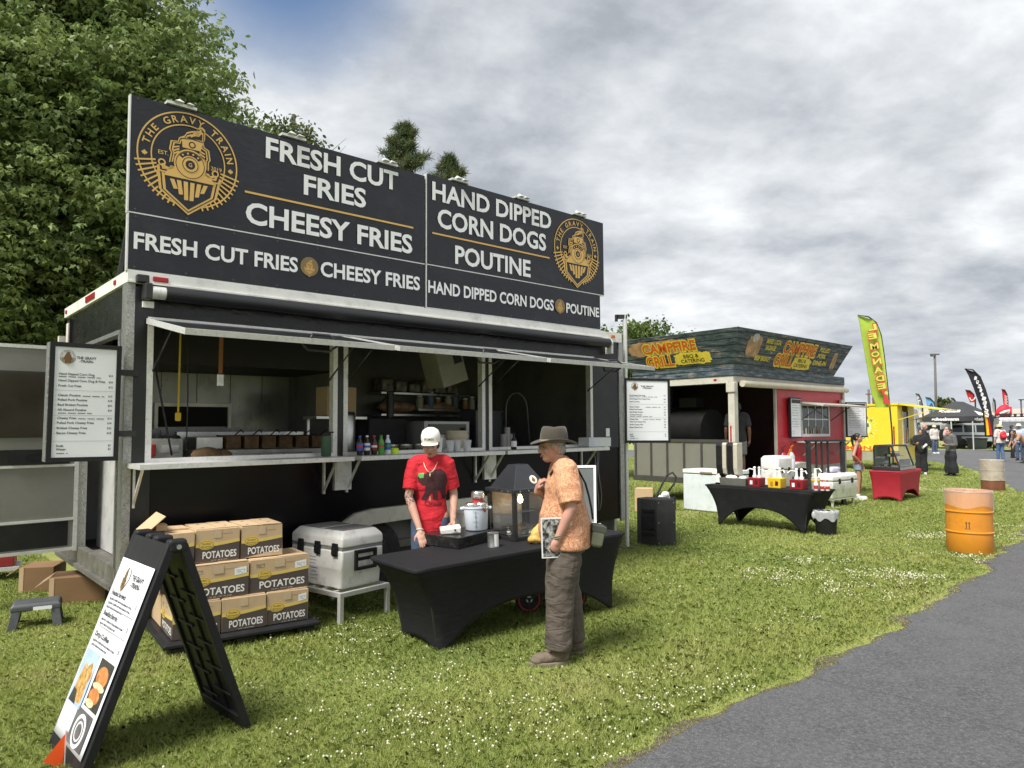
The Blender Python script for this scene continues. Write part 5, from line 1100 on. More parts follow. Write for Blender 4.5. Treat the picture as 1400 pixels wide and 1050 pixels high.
  b = MB(); b.M = F2; b.prism(Q(.56, .95, .22, .47), *L(0), m=0); b.prism([(PW * (.76 + .16 * math.cos(R(a))), PH * (.385 + .055 * math.sin(R(a)))) for a in range(0, 360, 20)], *L(1), m=1); b.prism([(PW * (.76 + .17 * math.cos(R(a))), PH * (.335 + .02 * math.sin(R(a)))) for a in range(0, 360, 20)], *L(2), m=2); b.prism([(PW * (.74 + .15 * math.cos(R(a))), PH * (.285 + .04 * math.sin(R(a)))) for a in range(0, 360, 20)], *L(3), m=1); b.prism([(PW * (.69 + .12 * math.cos(R(a))), PH * (.245 + .02 * math.sin(R(a)))) for a in range(0, 360, 20)], *L(4), m=2); b.build('food_picture', [dk, burg, mat('photo_cheese', (0.6, 0.5, 0.3), 0.5, var=0.5, vs=30)], ps)
  b = MB(); b.M = F2; b.prism(Q(.44, .92, .02, .20), *L(0), m=0)
  for cx_f, rr, mm, k in ((0, .17, 1, 1), (0, .13, 0, 2), (0.01, .10, 1, 3), (0.01, .08, 0, 4)): b.prism([(PW * (.68 + cx_f + rr * math.cos(R(a))), PH * .10 + PW * rr * .9 * math.sin(R(a))) for a in range(0, 360, 15)], *L(k), m=mm)
  b.build('food_picture', [gr, lt], ps)
M0 = Matrix.Translation((0, 0, Hs))
for x in (-Wb / 2 + 0.03, -0.06, 0.06, Wb / 2 - 0.03):
 b = MB(); b.box(x - 0.035, x + 0.035, -0.05, 0.05, Hs - 0.045, Hs + 0.03); b.build('hinge_lug', BLACK_PLASTIC, t, bevel=0.018, seg=3)
for sx in (-1, 1):
 b = MB(); b.cyl((sx * (Wb / 2 + 0.002), 0, Hs - 0.01), (sx * (Wb / 2 + 0.012), 0, Hs - 0.01), 0.014, n=12); b.build('hinge_pin', STEEL, t)
t = thing('pennant', 'small orange pennant stuck in the grass at the foot of the folding board', 'pennant', (-2.36, 3.78, 0), R(10))
b = MB(); b.cyl((0.05, 0, 0), (0.05, 0, 0.20), 0.003, n=6); b.build('stake', ALU, t); b = MB(); b.prism([(0.052, 0.19), (-0.045, 0.055), (0.03, 0.0)], -0.001, 0.001); b.v = [(x, z * 1.0 + 0.02 * math.sin(x * 30), y) for x, y, z in b.v]; b.build('cloth', mat('pennant_orange', (0.85, 0.10, 0.015), 0.5), t)
# ---------------------------------------------------------------- step stool, cartons under the trailer end
t = thing('step_stool', 'small dark grey plastic step stool on the grass by the trailer door', 'stool', (-4.27, 6.50, 0), R(30))
GREYP = mat('stool_grey', (0.06, 0.065, 0.072), 0.5, var=0.15, bump=0.1, bs=120, dirt=(0.2, 0.2, 0.2), dirt_amt=0.3)
b = MB(); b.ring_loft([[(-.16 - k, -.10 - k, z), (.16 + k, -.10 - k, z), (.16 + k, .10 + k, z), (-.16 - k, .10 + k, z)] for k, z in ((.03, .16), (.028, .20), (.012, .22), (0.0, .225))]); b.build('seat', GREYP, t, bevel=0.01)
for sx in (-1, 1):
 for sy in (-1, 1):
  b = MB(); b.ring_loft([[(sx * (a + s1) , sy * (c + s2), z) for s1, s2 in ((-.04, -.035), (.03, -.035), (.03, .025), (-.04, .025))][::sx * sy] for a, c, z in ((.15, .10, .168), (.16, .11, .10), (.172, .12, .03), (.18, .125, 0.0))]); b.build('leg', GREYP, t, bevel=0.006)
b = MB(); b.box(-0.02, 0.12, -0.1415, -0.1395, .165, .195); b.build('sticker', PAPER, t)
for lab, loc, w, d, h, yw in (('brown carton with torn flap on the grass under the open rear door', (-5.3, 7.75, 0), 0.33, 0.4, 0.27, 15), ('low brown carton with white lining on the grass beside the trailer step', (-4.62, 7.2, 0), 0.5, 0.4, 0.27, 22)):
 t = thing('carton', lab, 'carton', loc, R(yw)); b = MB(); b.box(0, w, 0, d, 0, h); b.build('box_body', mat('carton_shade', (0.20, 0.115, 0.055), 0.85, var=0.12, dirt=(0.2, 0.12, 0.06)), t, bevel=0.005)  # carton brown darkened: shade at the trailer end put into the colour
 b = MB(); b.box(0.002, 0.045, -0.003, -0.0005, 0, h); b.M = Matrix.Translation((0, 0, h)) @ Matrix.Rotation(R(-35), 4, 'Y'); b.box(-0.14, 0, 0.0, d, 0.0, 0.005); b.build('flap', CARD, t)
t = thing('metal_trolley', 'grey metal trolley with a red crate half hidden behind the open rear door', 'trolley', (-6.1, 8.2, 0), R(30))
b = MB(); b.box(-.3, .4, 0, .5, .12, .16); b.bar((-.25, 0.02, .0), (-.25, 0.02, .5), .05); b.bar((0.0, 0.02, .0), (0.0, 0.02, .5), .05); b.box(-.3, .4, 0, .03, .30, .34); b.build('frame', ALU, t); b = MB(); b.box(-0.1, .35, .06, .45, .165, .45); b.build('red_crate', mat('crate_red', (0.4, 0.03, 0.04), 0.5), t, bevel=0.01)
# ---------------------------------------------------------------- people
def skin_mat(name, col): return mat(name, col, 0.5, var=0.10, vs=9, bump=0.08, bs=120, spec=0.35)
SKIN1 = skin_mat('skin_fair', (0.50, 0.29, 0.215)); SKIN2 = skin_mat('skin_tan', (0.36, 0.20, 0.135)); SKIN3 = skin_mat('skin_brown', (0.13, 0.065, 0.04)); SKIN4 = skin_mat('skin_ruddy', (0.47, 0.25, 0.19))
HAIR_D = mat('hair_dark', (0.012, 0.009, 0.008), 0.5, var=0.4, vs=40, bump=0.6, bs=90, stretch=(1, 1, 0.2)); HAIR_G = mat('hair_grey', (0.30, 0.28, 0.26), 0.6, var=0.3, vs=40, bump=0.5, bs=90)
EYE_M = mat('eye_dark', (0.02, 0.015, 0.012), 0.2); LIP = mat('lip', (0.33, 0.13, 0.11), 0.5); BROW = mat('brow_hair', (0.07, 0.05, 0.035), 0.8)
def hand(b, w, d, n, side, k=1.0, curl=0.5, thumb_in=0.5):
 """palm, four unequal bent fingers and a thumb; d along the fingers, n out of the palm, side +1 when the thumb lies along d x n"""
 d = Vector(d).normalized(); n = Vector(n); n = (n - d * n.dot(d)).normalized(); s = d.cross(n) * side
 w = Vector(w); rot = Matrix((s, d, n)).transposed()
 b.ell(w + d * 0.045 * k, (0.041 * k, 0.054 * k, 0.017 * k), rot=rot)
 b.capsule(w - d * 0.02 * k, w + d * 0.03 * k, 0.027 * k, 0.026 * k)
 for i, (off, L) in enumerate(((0.031, 0.072), (0.0105, 0.080), (-0.0105, 0.075), (-0.031, 0.058))):
  p = w + d * (0.088 - 0.004 * abs(i - 1)) * k + s * off * k; a = curl * (0.8 + 0.12 * i); d1 = d * math.cos(a) + n * math.sin(a); d2 = d * math.cos(a * 2.1) + n * math.sin(a * 2.1)
  q = p + d1 * L * 0.52 * k; b.capsule(p - d * 0.02 * k, q, 0.0098 * k, 0.009 * k, n=8); b.capsule(q, q + d2 * L * 0.48 * k, 0.009 * k, 0.0072 * k, n=8)
 p = w + d * 0.028 * k + s * 0.03 * k; q = p + (s * (1 - thumb_in * .5) + d * 0.8 + n * 0.5 * thumb_in).normalized() * 0.042 * k; b.capsule(p, q, 0.0125 * k, 0.011 * k, n=8); b.capsule(q, q + (d + n * thumb_in + s * 0.25).normalized() * 0.032 * k, 0.011 * k, 0.008 * k, n=8)
def ring_e(c, rx, ry, n=20, rot=None):
 P = []
 for k in range(n):
  v = Vector((rx * math.cos(2 * math.pi * k / n), ry * math.sin(2 * math.pi * k / n), 0))
  if rot is not None: v = rot @ v
  P.append(Vector(c) + v)
 return P
def person(label, loc, facing, H, sp, group=None):
 k = H / 1.75; yaw = math.atan2(-facing[0], facing[1])
 t = thing('person', label, 'person', loc, yaw, group)
 vx = sp.get('voxel', 0.012); f = sp.get('fat', 1.0); lean = sp.get('lean', 0.0); sway = sp.get('sway', 0.0); bl = sp.get('belly', 0.0)
 V = lambda x, y, z: Vector((x * k, y * k, z * k))
 Lm = Matrix.Translation(V(0, 0, 0.93)) @ Matrix.Rotation(-lean, 4, 'X') @ Matrix.Translation(V(0, 0, -0.93))
 T = lambda x, y, z: Lm @ V(x + sway, y, z)
 sw = sp.get('shoulder', 0.185)
 feet = sp.get('feet', ((-0.10, 0.0, 8), (0.10, 0.0, -8)))           # left, right: x, y, toe-out
 hips = [V(-0.09, 0, 0.92), V(0.09, 0, 0.92)]; ank = [V(x, y, 0.085) for x, y, a in feet]
 kn = [(h + a) / 2 + V(0, sp.get('knee', 0.03), 0.03) for h, a in zip(hips, ank)]
 if 'knees' in sp: kn = [V(*q) for q in sp['knees']]
 sh = [T(-sw, 0, 1.43), T(sw, 0, 1.43)]
 arms = sp.get('arms', {}); dft = {0: (V(-sw - .06, -.01, 1.14), V(-sw - .065, .06, .89), (0, .15, -1), (0.9, .3, 0)), 1: (V(sw + .06, -.01, 1.14), V(sw + .065, .06, .89), (0, .15, -1), (-0.9, .3, 0))}
 el, wr, hdv, hnv, hcurl = [], [], [], [], []
 for i in (0, 1):
  a = arms.get(i)
  if a: el.append(V(*a[0])); wr.append(V(*a[1])); hdv.append(a[2]); hnv.append(a[3]); hcurl.append(a[4] if len(a) > 4 else 0.5)
  else: el.append(dft[i][0]); wr.append(dft[i][1]); hdv.append(dft[i][2]); hnv.append(dft[i][3]); hcurl.append(0.45)
 hc = T(0, sp.get('headfwd', 0.03), 1.615); hy, hp = sp.get('head', (0, 0)); HM = Matrix.Translation(hc) @ Matrix.Rotation(hy, 4, 'Z') @ Matrix.Rotation(-hp, 4, 'X') @ Matrix.Diagonal((k, k, k, 1))
 # ---- the body: one continuous skin
 b = MB()
 b.capsule(hips[0], hips[1], .10 * k * f, .10 * k * f); b.capsule(T(0, 0, 1.0), T(0, 0, 1.2), .115 * k * f, .12 * k); b.ell(T(0, 0, 1.29), (.155 * k, .105 * k, .17 * k)); b.capsule(sh[0], sh[1], .058 * k, .058 * k)
 b.capsule(T(0, -0.005, 1.42), HM @ Vector((0, -.015, -.06)), .058 * k, .054 * k)
 for i in (0, 1):
  b.capsule(hips[i], kn[i], .083 * k * f, .058 * k); b.capsule(kn[i], kn[i] * .6 + ank[i] * .4 + V(0, -.012, 0), .055 * k, .056 * k); b.capsule(kn[i] * .6 + ank[i] * .4 + V(0, -.012, 0), ank[i], .056 * k, .037 * k)
  fx, fy, fa = feet[i]; fd = Vector((math.sin(R(-fa if i == 0 else -fa)) , math.cos(R(fa)), 0)); b.capsule(ank[i] - V(0, 0, .03), ank[i] + fd * .14 * k - V(0, 0, .05), .035 * k, .025 * k)
  b.capsule(sh[i], el[i], .050 * k * (0.5 + f / 2), .041 * k); m_ = el[i] * .72 + wr[i] * .28; b.capsule(el[i], m_, .040 * k, .042 * k); b.capsule(m_, wr[i], .042 * k, .027 * k)
  hand(b, wr[i], hdv[i], hnv[i], (1 if i == 0 else -1) * sp.get('thumb', (1, 1))[i], k, hcurl[i])
 keep = b.M; b.M = HM
 b.ell((0, -.012, .025), (.076, .096, .097)); b.ell((0, .022, -.035), (.062, .072, .085)); b.ell((0, .042, -.088), (.042, .045, .034)); b.ell((0, .072, .022), (.052, .02, .014)); b.capsule((0, .088, .005), (0, .106, -.028), .010, .0155, n=8)
 for sx in (-1, 1): b.ell((sx * .077, -.008, -.008), (.011, .022, .032)); b.ell((sx * .042, .06, -.03), (.022, .025, .02))
 b.ell((0, .082, -.062), (.025, .014, .012)); b.M = keep
 body = b.build('body', sp['skin'], t); blob(body, min(vx, 0.010) if vx > 0.006 else vx, 3)
 if sp.get('face', True):
  b = MB(); b.M = HM
  for sx in (-1, 1): b.ell((sx * .031, .083, .002), (.011, .009, .007))
  build_each(b, 'eye', EYE_M, t, smooth=True)
  b = MB(); b.M = HM
  for sx in (-1, 1): b.tube([(sx * .014, .094, .021), (sx * .032, .092, .026), (sx * .05, .078, .02)], .0045, 6)
  build_each(b, 'eyebrow', BROW if sp.get('hair') != HAIR_G else HAIR_G, t, smooth=True)
  b = MB(); b.M = HM; b.tube([(-.024, .086, -.066), (-.010, .0975, -.062), (0, .099, -.064), (.010, .0975, -.062), (.024, .086, -.066)], [.002, .005, .0045, .005, .002], 6); b.tube([(-.02, .088, -.070), (0, .098, -.072), (.02, .088, -.070)], [.002, .006, .002], 6); b.build('lips', LIP, t, smooth=True)
 # ---- clothes
 tp = sp.get('top')
 if tp:
  b = MB(); lo = tp.get('loose', 1.0); hem = tp.get('hem', 0.86); N = 22
  prof = [(hem, .172 * f, .122 * f + bl * .6, .0 + bl * .3), (hem + .01, .178 * f, .13 * f + bl * .6, bl * .3), (0.98, .175 * f, .132 * f + bl, bl * .5), (1.10, .170 * f, .132 * f + bl, bl * .6), (1.22, .182, .132 + bl * .5, bl * .35), (1.34, .200, .128, 0.0), (1.41, .190, .105, -.005), (1.455, .125, .078, -.005), (1.475, .080, .068, 0.0)]
  if tp.get('tank'): prof = [p for p in prof if p[0] < 1.40] + [(1.38, .13, .10, 0.01)]
  if hem < .9: prof = [(z, rx * (1.10 if z < 1 else 1), ry * (1.10 if z < 1 else 1), yo) for z, rx, ry, yo in prof]
  rings = [ring_e(T(0, yo, z), rx * lo * k, ry * lo * k, N, Lm.to_3x3()) for z, rx, ry, yo in prof]
  if hem < 0.9:
   rings[0] = ring_e(V(sway, prof[0][3], prof[0][0]), prof[0][1] * lo * k, prof[0][2] * lo * k, N); rings[1] = ring_e(V(sway, prof[1][3], prof[1][0]), prof[1][1] * lo * k, prof[1][2] * lo * k, N)
  b.ring_loft(rings)
  if not tp.get('tank'): b.capsule(sh[0] * .9 + sh[1] * .1, sh[1] * .9 + sh[0] * .1, .088 * k * lo, .088 * k * lo); b.capsule(T(0, 0, 1.42), T(0, 0, 1.462), .10 * k, .078 * k)
  sl = tp.get('sleeve', 0.7)
  for i in (0, 1):
   if sl <= 0: continue
   q0 = sh[i] * .82 + T(0, 0, 1.42) * .18
   e_ = sh[i].lerp(el[i], min(1, sl)); wdt = tp.get('sw', 1.0)
   b.tube([q0, sh[i].lerp(q0, .3), sh[i].lerp(el[i], min(1, sl) * .5), e_], [.080 * k * lo, .084 * k * lo, .077 * k * wdt * lo, .072 * k * wdt * lo], 14)
   if sl > 1: b.capsule(el[i], el[i].lerp(wr[i], min(1, sl - 1)), .056 * k * wdt, .042 * k * wdt)
  if tp.get('hood'): b.capsule(T(-.06, -.10, 1.45), T(.06, -.10, 1.45), .05 * k, .05 * k); b.capsule(T(-.07, -.02, 1.47), T(-.03, -.11, 1.45), .03 * k, .04 * k); b.capsule(T(.07, -.02, 1.47), T(.03, -.11, 1.45), .03 * k, .04 * k)
  o = b.build(tp.get('name', 'shirt'), tp['mat'], t); blob(o, max(vx * 1.15, .008), 3, tp.get('folds', .016), .16); sp['_shirt'] = o
 pt = sp.get('pants')
 if pt:
  b = MB(); lo = pt.get('loose', 1.0); wl = pt.get('len', 0.97); sk = pt.get('flare', 1.0)
  b.ring_loft([ring_e(V(sway * .5, 0, 0.80), .158 * f * k, .128 * f * k), ring_e(V(sway * .5, 0, 0.88), .165 * f * k, .13 * f * k), ring_e(V(sway, bl * .3, 1.0), .152 * f * k, (.118 * f + bl * .3) * k)])
  for i in (0, 1):
   if wl <= .55: b.tube([hips[i], hips[i].lerp(kn[i], wl * 2)], [.105 * k * f, .10 * k * f * sk], 16)
   else:
    e_ = kn[i].lerp(ank[i], (wl - .5) * 2); m_ = kn[i].lerp(e_, .5) + V(0, -.01, 0)
    b.tube([hips[i], hips[i].lerp(kn[i], .5), kn[i], m_, e_.lerp(m_, .15), e_], [.103 * k * f, .092 * k * lo, .078 * k * lo, .074 * k * lo * sk, .070 * k * lo * sk, .068 * k * lo * sk], 16)
  o = b.build(pt.get('name', 'trousers'), pt['mat'], t); blob(o, max(vx * 1.15, .008), 3, pt.get('folds', .018), .16); sp['_pants'] = o
 sm = sp.get('shoes')
 if sm:
  for i in (0, 1):
   fx, fy, fa = feet[i]; M = Matrix.Translation(V(fx, fy, 0)) @ Matrix.Rotation(R(fa), 4, 'Z') @ Matrix.Diagonal((k * 1.12, k * 1.14, k * 1.08, 1)); b = MB(); b.M = M
   b.ell((0, .085, .048), (.045, .095, .040)); b.ell((0, -.015, .06), (.040, .062, .052)); b.capsule((0, .0, .06), (0, .0, .115), .046, .046); b.ell((0, .13, .035), (.044, .055, .034))
   o = b.build('shoe', sm[0], t); blob(o, .007 if vx < .009 else .012, 2)
   b = MB(); b.M = M; P = []
   for q in range(28):
    a = 2 * math.pi * q / 28; P.append(((.048 if math.sin(a) > -.2 else .042) * math.cos(a), .055 + .138 * math.sin(a)))
   b.prism(P, 0.0, 0.026); b.build('sole', sm[1], o, bevel=0.006)
 hr = sp.get('hair')
 if hr:
  b = MB(); b.M = HM; st = sp.get('hairstyle', 'short')
  if st != 'fringe':
   b.ell((0, -.022, .040), (.083, .098, .092)); b.ell((0, -.045, -.01), (.078, .068, .075))
  else: b.ell((0, -.045, -.02), (.081, .062, .062)); b.ell((0.0, -.02, .02), (.080, .085, .05))
  for sx in (-1, 1): b.ell((sx * .072, .012, .005), (.009, .02, .03))
  if st == 'pony':
   b.tube([(0, -.10, .07), (0, -.145, .05), (0, -.155, -.05), (0, -.135, -.17), (0, -.12, -.26)], [.028, .036, .034, .028, .008], 10)
  if st == 'bun': b.ell((0, -.10, .05), (.05, .045, .045))
  if st == 'long':
   for sx in (-1, 0, 1): b.tube([(sx * .05, -.05, .05), (sx * .07, -.07, -.08), (sx * .07, -.06, -.20)], [.04, .045, .02], 8)
  o = b.build('hair', hr, t); blob(o, max(.006, vx * .8), 2, .012, .02)
 return t, HM, k, T
def cap_on(t, HM, m, brim_m=None, wide=None):
 b = MB(); b.M = HM
 if wide:
  b.lathe([(.10, .035), (.098, .09), (.085, .135), (.03, .145), (0.001, .14)], c=(0, -.012, 0), n=26, sy=1.15, caps=False); b.lathe([(.099, .034), (wide, .022), (wide, .030), (.10, .042)], c=(0, -.012, 0), n=30, sy=1.1, caps=False)
  return b.build('hat', m, t, smooth='auto')
 b.lathe([(.088, .028), (.092, .05), (.090, .085), (.075, .125), (.045, .146), (.001, .152)], c=(0, -.014, 0), n=28, sy=1.13, caps=False)
 P = []
 for q in range(15):
  a = math.pi * q / 14; P.append((.078 * math.cos(a), .065 + .085 * math.sin(a)))
 P += [(-.078, .05), (0, .085), (.078, .05)]
 n = len(P); vs = [(x, y, .036 - .9 * x * x * 3 - .12 * (y - .08)) for x, y in P]; vs2 = [(x, y, z + .006) for x, y, z in vs]
 b.add(vs + vs2, [tuple(range(n))[::-1], tuple(range(n, 2 * n))] + [(i, (i + 1) % n, n + (i + 1) % n, n + i) for i in range(n)])
 return b.build('cap', m, t, smooth='auto')
# ---- the vendor behind the table
RED_T = mat('red_cotton', (0.52, 0.013, 0.026), 0.85, var=0.10, vs=6, bump=0.15, bs=300, fold=0.35)
JEANS = mat('denim', (0.06, 0.09, 0.15), 0.85, var=0.25, vs=14, bump=0.3, bs=200)
VSKIN = skin_mat('vendor_skin', (0.50, 0.29, 0.215))
nt_ = VSKIN.node_tree     # an ink drawing on the right forearm, above the elbow bend
def tattoo(m, c, r):
 t = m.node_tree; b = t.nodes['Principled BSDF']; src = b.inputs['Base Color'].links[0].from_socket
 tcn = t.nodes.new('ShaderNodeTexCoord'); d = t.nodes.new('ShaderNodeVectorMath'); d.operation = 'DISTANCE'; t.links.new(tcn.outputs['Object'], d.inputs[0]); d.inputs[1].default_value = c
 n = t.nodes.new('ShaderNodeTexNoise'); n.inputs['Scale'].default_value = 34; n.inputs['Distortion'].default_value = 2.0; t.links.new(tcn.outputs['Object'], n.inputs['Vector'])
 a = t.nodes.new('ShaderNodeMath'); a.operation = 'LESS_THAN'; a.inputs[1].default_value = r; t.links.new(d.outputs['Value'], a.inputs[0])
 g = t.nodes.new('ShaderNodeMath'); g.operation = 'GREATER_THAN'; g.inputs[1].default_value = 0.50; t.links.new(n.outputs[0], g.inputs[0])
 p = t.nodes.new('ShaderNodeMath'); p.operation = 'MULTIPLY'; t.links.new(a.outputs[0], p.inputs[0]); t.links.new(g.outputs[0], p.inputs[1])
 q = t.nodes.new('ShaderNodeMath'); q.operation = 'MULTIPLY'; q.inputs[1].default_value = 0.85; t.links.new(p.outputs[0], q.inputs[0])
 mx = t.nodes.new('ShaderNodeMix'); mx.data_type = 'RGBA'; t.links.new(q.outputs[0], mx.inputs[0]); t.links.new(src, mx.inputs[6]); mx.inputs[7].default_value = (0.03, 0.035, 0.05, 1); t.links.new(mx.outputs[2], b.inputs['Base Color'])
sp = dict(skin=VSKIN, voxel=0.006, fat=0.88, lean=0.07, head=(R(-4), R(17)), headfwd=0.045, shoulder=0.155, hair=HAIR_D, hairstyle='fringe',
          arms={1: ((0.20, 0.10, 1.12), (0.085, 0.225, 0.825), (-0.25, 0.45, -0.75), (0.2, -1.0, -0.8), 0.18), 0: ((-0.215, -0.02, 1.13), (-0.215, 0.10, 0.90), (0.15, 0.25, -1), (0.8, .6, 0), 0.75)},
          top=dict(mat=RED_T, sleeve=0.80, hem=0.78, loose=0.95, sw=1.06, folds=.016), pants=dict(mat=JEANS), shoes=(BLACK_PLASTIC, WHITE_PLASTIC))
VY = 6.84
v_, HM, k_, T_ = person('person in a red bear T-shirt and white cap leaning a hand on the black table', (-0.775, VY, 0), (0.06, -1), 1.76, sp)
tattoo(VSKIN, (0.222, 0.11, 1.10), 0.085)
wc = cap_on(v_, HM, mat('cap_white', (0.76, 0.74, 0.68), 0.8, var=0.05, bump=0.2, bs=200))
def wrap_print(name, build, m, target, parent, off=0.004, cuts=3):
 """a flat print drawn in front of the chest, pressed onto the cloth"""
 b = MB(); build(b); o = b.build(name, m, parent)
 bm_ = bmesh.new(); bm_.from_mesh(o.data); bmesh.ops.remove_doubles(bm_, verts=bm_.verts, dist=1e-5); bmesh.ops.triangulate(bm_, faces=bm_.faces);
 for _ in range(cuts):
  es = [e for e in bm_.edges if e.calc_length() > 0.012]
  if es: bmesh.ops.subdivide_edges(bm_, edges=es, cuts=1); bmesh.ops.triangulate(bm_, faces=bm_.faces)
 bm_.to_mesh(o.data); bm_.free()
 s = o.modifiers.new('press', 'SHRINKWRAP'); s.target = target; s.wrap_method = 'PROJECT'; s.use_project_y = True; s.use_project_x = False; s.use_project_z = False; s.use_negative_direction = True; s.use_positive_direction = True; s.offset = off; s.wrap_mode = 'ABOVE_SURFACE'
 return o
PRF = Matrix(((-1, 0, 0, 0), (0, 0, 1, 0), (0, 1, 0, 0), (0, 0, 0, 1)))      # drawing seen from the front of a figure that faces +Y
def chest(x, z): return Matrix.Translation((x, 0.30, z)) @ PRF
bear = [(-.13, .055), (-.125, .02), (-.09, -.005), (-.06, -.01), (-.065, -.06), (-.10, -.115), (-.06, -.125), (-.02, -.07), (.0, -.06), (.005, -.11), (.045, -.12), (.045, -.05), (.07, -.05), (.085, -.11), (.12, -.115), (.115, -.03), (.13, .03), (.115, .085), (.07, .115), (.02, .105), (-.03, .10), (-.06, .075), (-.10, .085), (-.115, .075)]
SC_ = k_
def bear_f(b): b.M = chest(-0.02, 1.245); b.add([(x * 1.05, y * 1.25, 0) for x, y in bear], [tuple(range(len(bear)))])
bp = wrap_print('bear_print', bear_f, mat('print_brown', (0.045, 0.012, 0.014), 0.8), sp['_shirt'], sp['_shirt'])
def gog(b): b.M = chest(-0.02, 1.245); b.add([(-.135, .08, 0), (-.115, .055, 0), (-.08, .06, 0), (-.075, .105, 0), (-.125, .10, 0)], [(0, 1, 2, 3, 4)])
wrap_print('print_goggles', gog, mat('print_green', (0.12, 0.45, 0.10), 0.6), sp['_shirt'], sp['_shirt'], 0.006)
def wordf(b): b.M = chest(-0.02, 1.245); b.text('Canada', -.07, .085, -.20, -.155, bold=0.0)
wrap_print('lettering', wordf, mat('print_brown', (0, 0, 0)), sp['_shirt'], sp['_shirt'], 0.005, 1)
b = MB(); b.M = HM @ Matrix.Translation((0, 0.0975, 0.066)) @ Matrix.Rotation(R(-14), 4, 'X') @ PRF; b.text('PREMIER', -.046, .046, -.004, .026, z=0.006, bold=0.02); pr = b.build('lettering', INK, wc)
b = MB(); b.M = HM @ Matrix.Translation((0, 0.099, 0.066)) @ Matrix.Rotation(R(-14), 4, 'X') @ PRF; b.text('ALUMINUM WORKS', -.046, .046, -.020, -.009, z=0.006); b.build('lettering', mat('thread_gold', (0.5, 0.35, 0.06), 0.6), wc)
b = MB()
cpts = [T_(0.075 * math.cos(a), 0.02 + 0.105 * math.sin(a) + .02 * (math.sin(a) ** 2), 1.475 - 0.115 * math.sin(a) ** 2) for a in [math.pi * q / 16 for q in range(17)]]
b.tube(cpts, 0.0032, 6); b.ell(T_(0, .150, 1.335), (.008, .005, .016)); b.build('necklace', mat('necklace', (0.7, 0.5, 0.35), 0.4, 0.4), v_, smooth=True)
b = MB(); b.tube([Vector((0.085, 0.225, 0.83)) * k_ + Vector((0.032 * math.cos(a), 0.028 * math.sin(a), 0.01 * math.sin(a))) for a in [2 * math.pi * q / 14 for q in range(15)]], 0.0045, 6); b.build('wristband', WHITE_PLASTIC, v_, smooth=True)
t = thing('tongs', 'dark tongs held low in the left hand of the person in the red shirt', 'tongs', v_.matrix_world @ Vector((0, 0, 0)) if False else (-0.585, 6.70, 0.70), R(0))
b = MB(); b.tube([(0, 0, 0.16), (-0.03, -0.03, 0.0)], 0.006, 6); b.tube([(0, 0, 0.16), (-0.05, -0.03, 0.01)], 0.006, 6); b.build('arms', BLACK_METAL, t, smooth=True)
# ---- the customer
def shirt_pattern():
 m = bpy.data.materials.new('printed_shirt'); m.use_nodes = True; t = m.node_tree; b = t.nodes['Principled BSDF']; b.inputs['Roughness'].default_value = 0.85
 tcn = t.nodes.new('ShaderNodeTexCoord')
 def nd(ty, **kw):
  n = t.nodes.new(ty)
  for a, c in kw.items(): setattr(n, a, c)
  return n
 no = nd('ShaderNodeTexNoise'); no.inputs['Scale'].default_value = 9; no.inputs['Distortion'].default_value = 1.5; t.links.new(tcn.outputs['Object'], no.inputs['Vector'])
 ad = nd('ShaderNodeMix', data_type='RGBA'); ad.inputs[0].default_value = 0.35; t.links.new(tcn.outputs['Object'], ad.inputs[6]); t.links.new(no.outputs['Color'], ad.inputs[7])
 vo = nd('ShaderNodeTexVoronoi'); vo.inputs['Scale'].default_value = 11; t.links.new(ad.outputs[2], vo.inputs['Vector'])
 wv = nd('ShaderNodeTexWave', wave_type='RINGS'); wv.inputs['Scale'].default_value = 22; wv.inputs['Distortion'].default_value = 9; wv.inputs['Detail'].default_value = 2; wv.inputs['Detail Scale'].default_value = 2.5; t.links.new(ad.outputs[2], wv.inputs['Vector'])
 ve = nd('ShaderNodeTexVoronoi', feature='DISTANCE_TO_EDGE'); ve.inputs['Scale'].default_value = 11; t.links.new(ad.outputs[2], ve.inputs['Vector'])
 s1 = nd('ShaderNodeMapRange'); s1.inputs['From Min'].default_value = 0.60; s1.inputs['From Max'].default_value = 0.72; t.links.new(wv.outputs['Fac'], s1.inputs[0])
 s2 = nd('ShaderNodeMapRange'); s2.inputs['From Min'].default_value = 0.02; s2.inputs['From Max'].default_value = 0.06; s2.inputs['To Min'].default_value = 1; s2.inputs['To Max'].default_value = 0; t.links.new(ve.outputs['Distance'], s2.inputs[0])
 mx = nd('ShaderNodeMath', operation='MAXIMUM'); t.links.new(s1.outputs[0], mx.inputs[0]); t.links.new(s2.outputs[0], mx.inputs[1])
 cr = nd('ShaderNodeMix', data_type='RGBA'); t.links.new(vo.outputs['Color'], cr.inputs[0]); cr.inputs[6].default_value = (0.34, 0.10, 0.045, 1); cr.inputs[7].default_value = (0.46, 0.185, 0.09, 1)
 mm = nd('ShaderNodeMix', data_type='RGBA'); t.links.new(mx.outputs[0], mm.inputs[0]); t.links.new(cr.outputs[2], mm.inputs[6]); mm.inputs[7].default_value = (0.64, 0.38, 0.225, 1); t.links.new(mm.outputs[2], b.inputs['Base Color'])
 fn = nd('ShaderNodeTexNoise'); fn.inputs['Scale'].default_value = 5; fn.inputs['Distortion'].default_value = 1.2; t.links.new(tcn.outputs['Object'], fn.inputs['Vector']); fb = nd('ShaderNodeBump'); fb.inputs['Strength'].default_value = .5; fb.inputs['Distance'].default_value = .05; t.links.new(fn.outputs[0], fb.inputs['Height']); t.links.new(fb.outputs[0], b.inputs['Normal'])
 return m
KHAKI = mat('brown_twill', (0.085, 0.068, 0.055), 0.85, var=0.10, vs=8, bump=0.3, bs=260, fold=0.5)
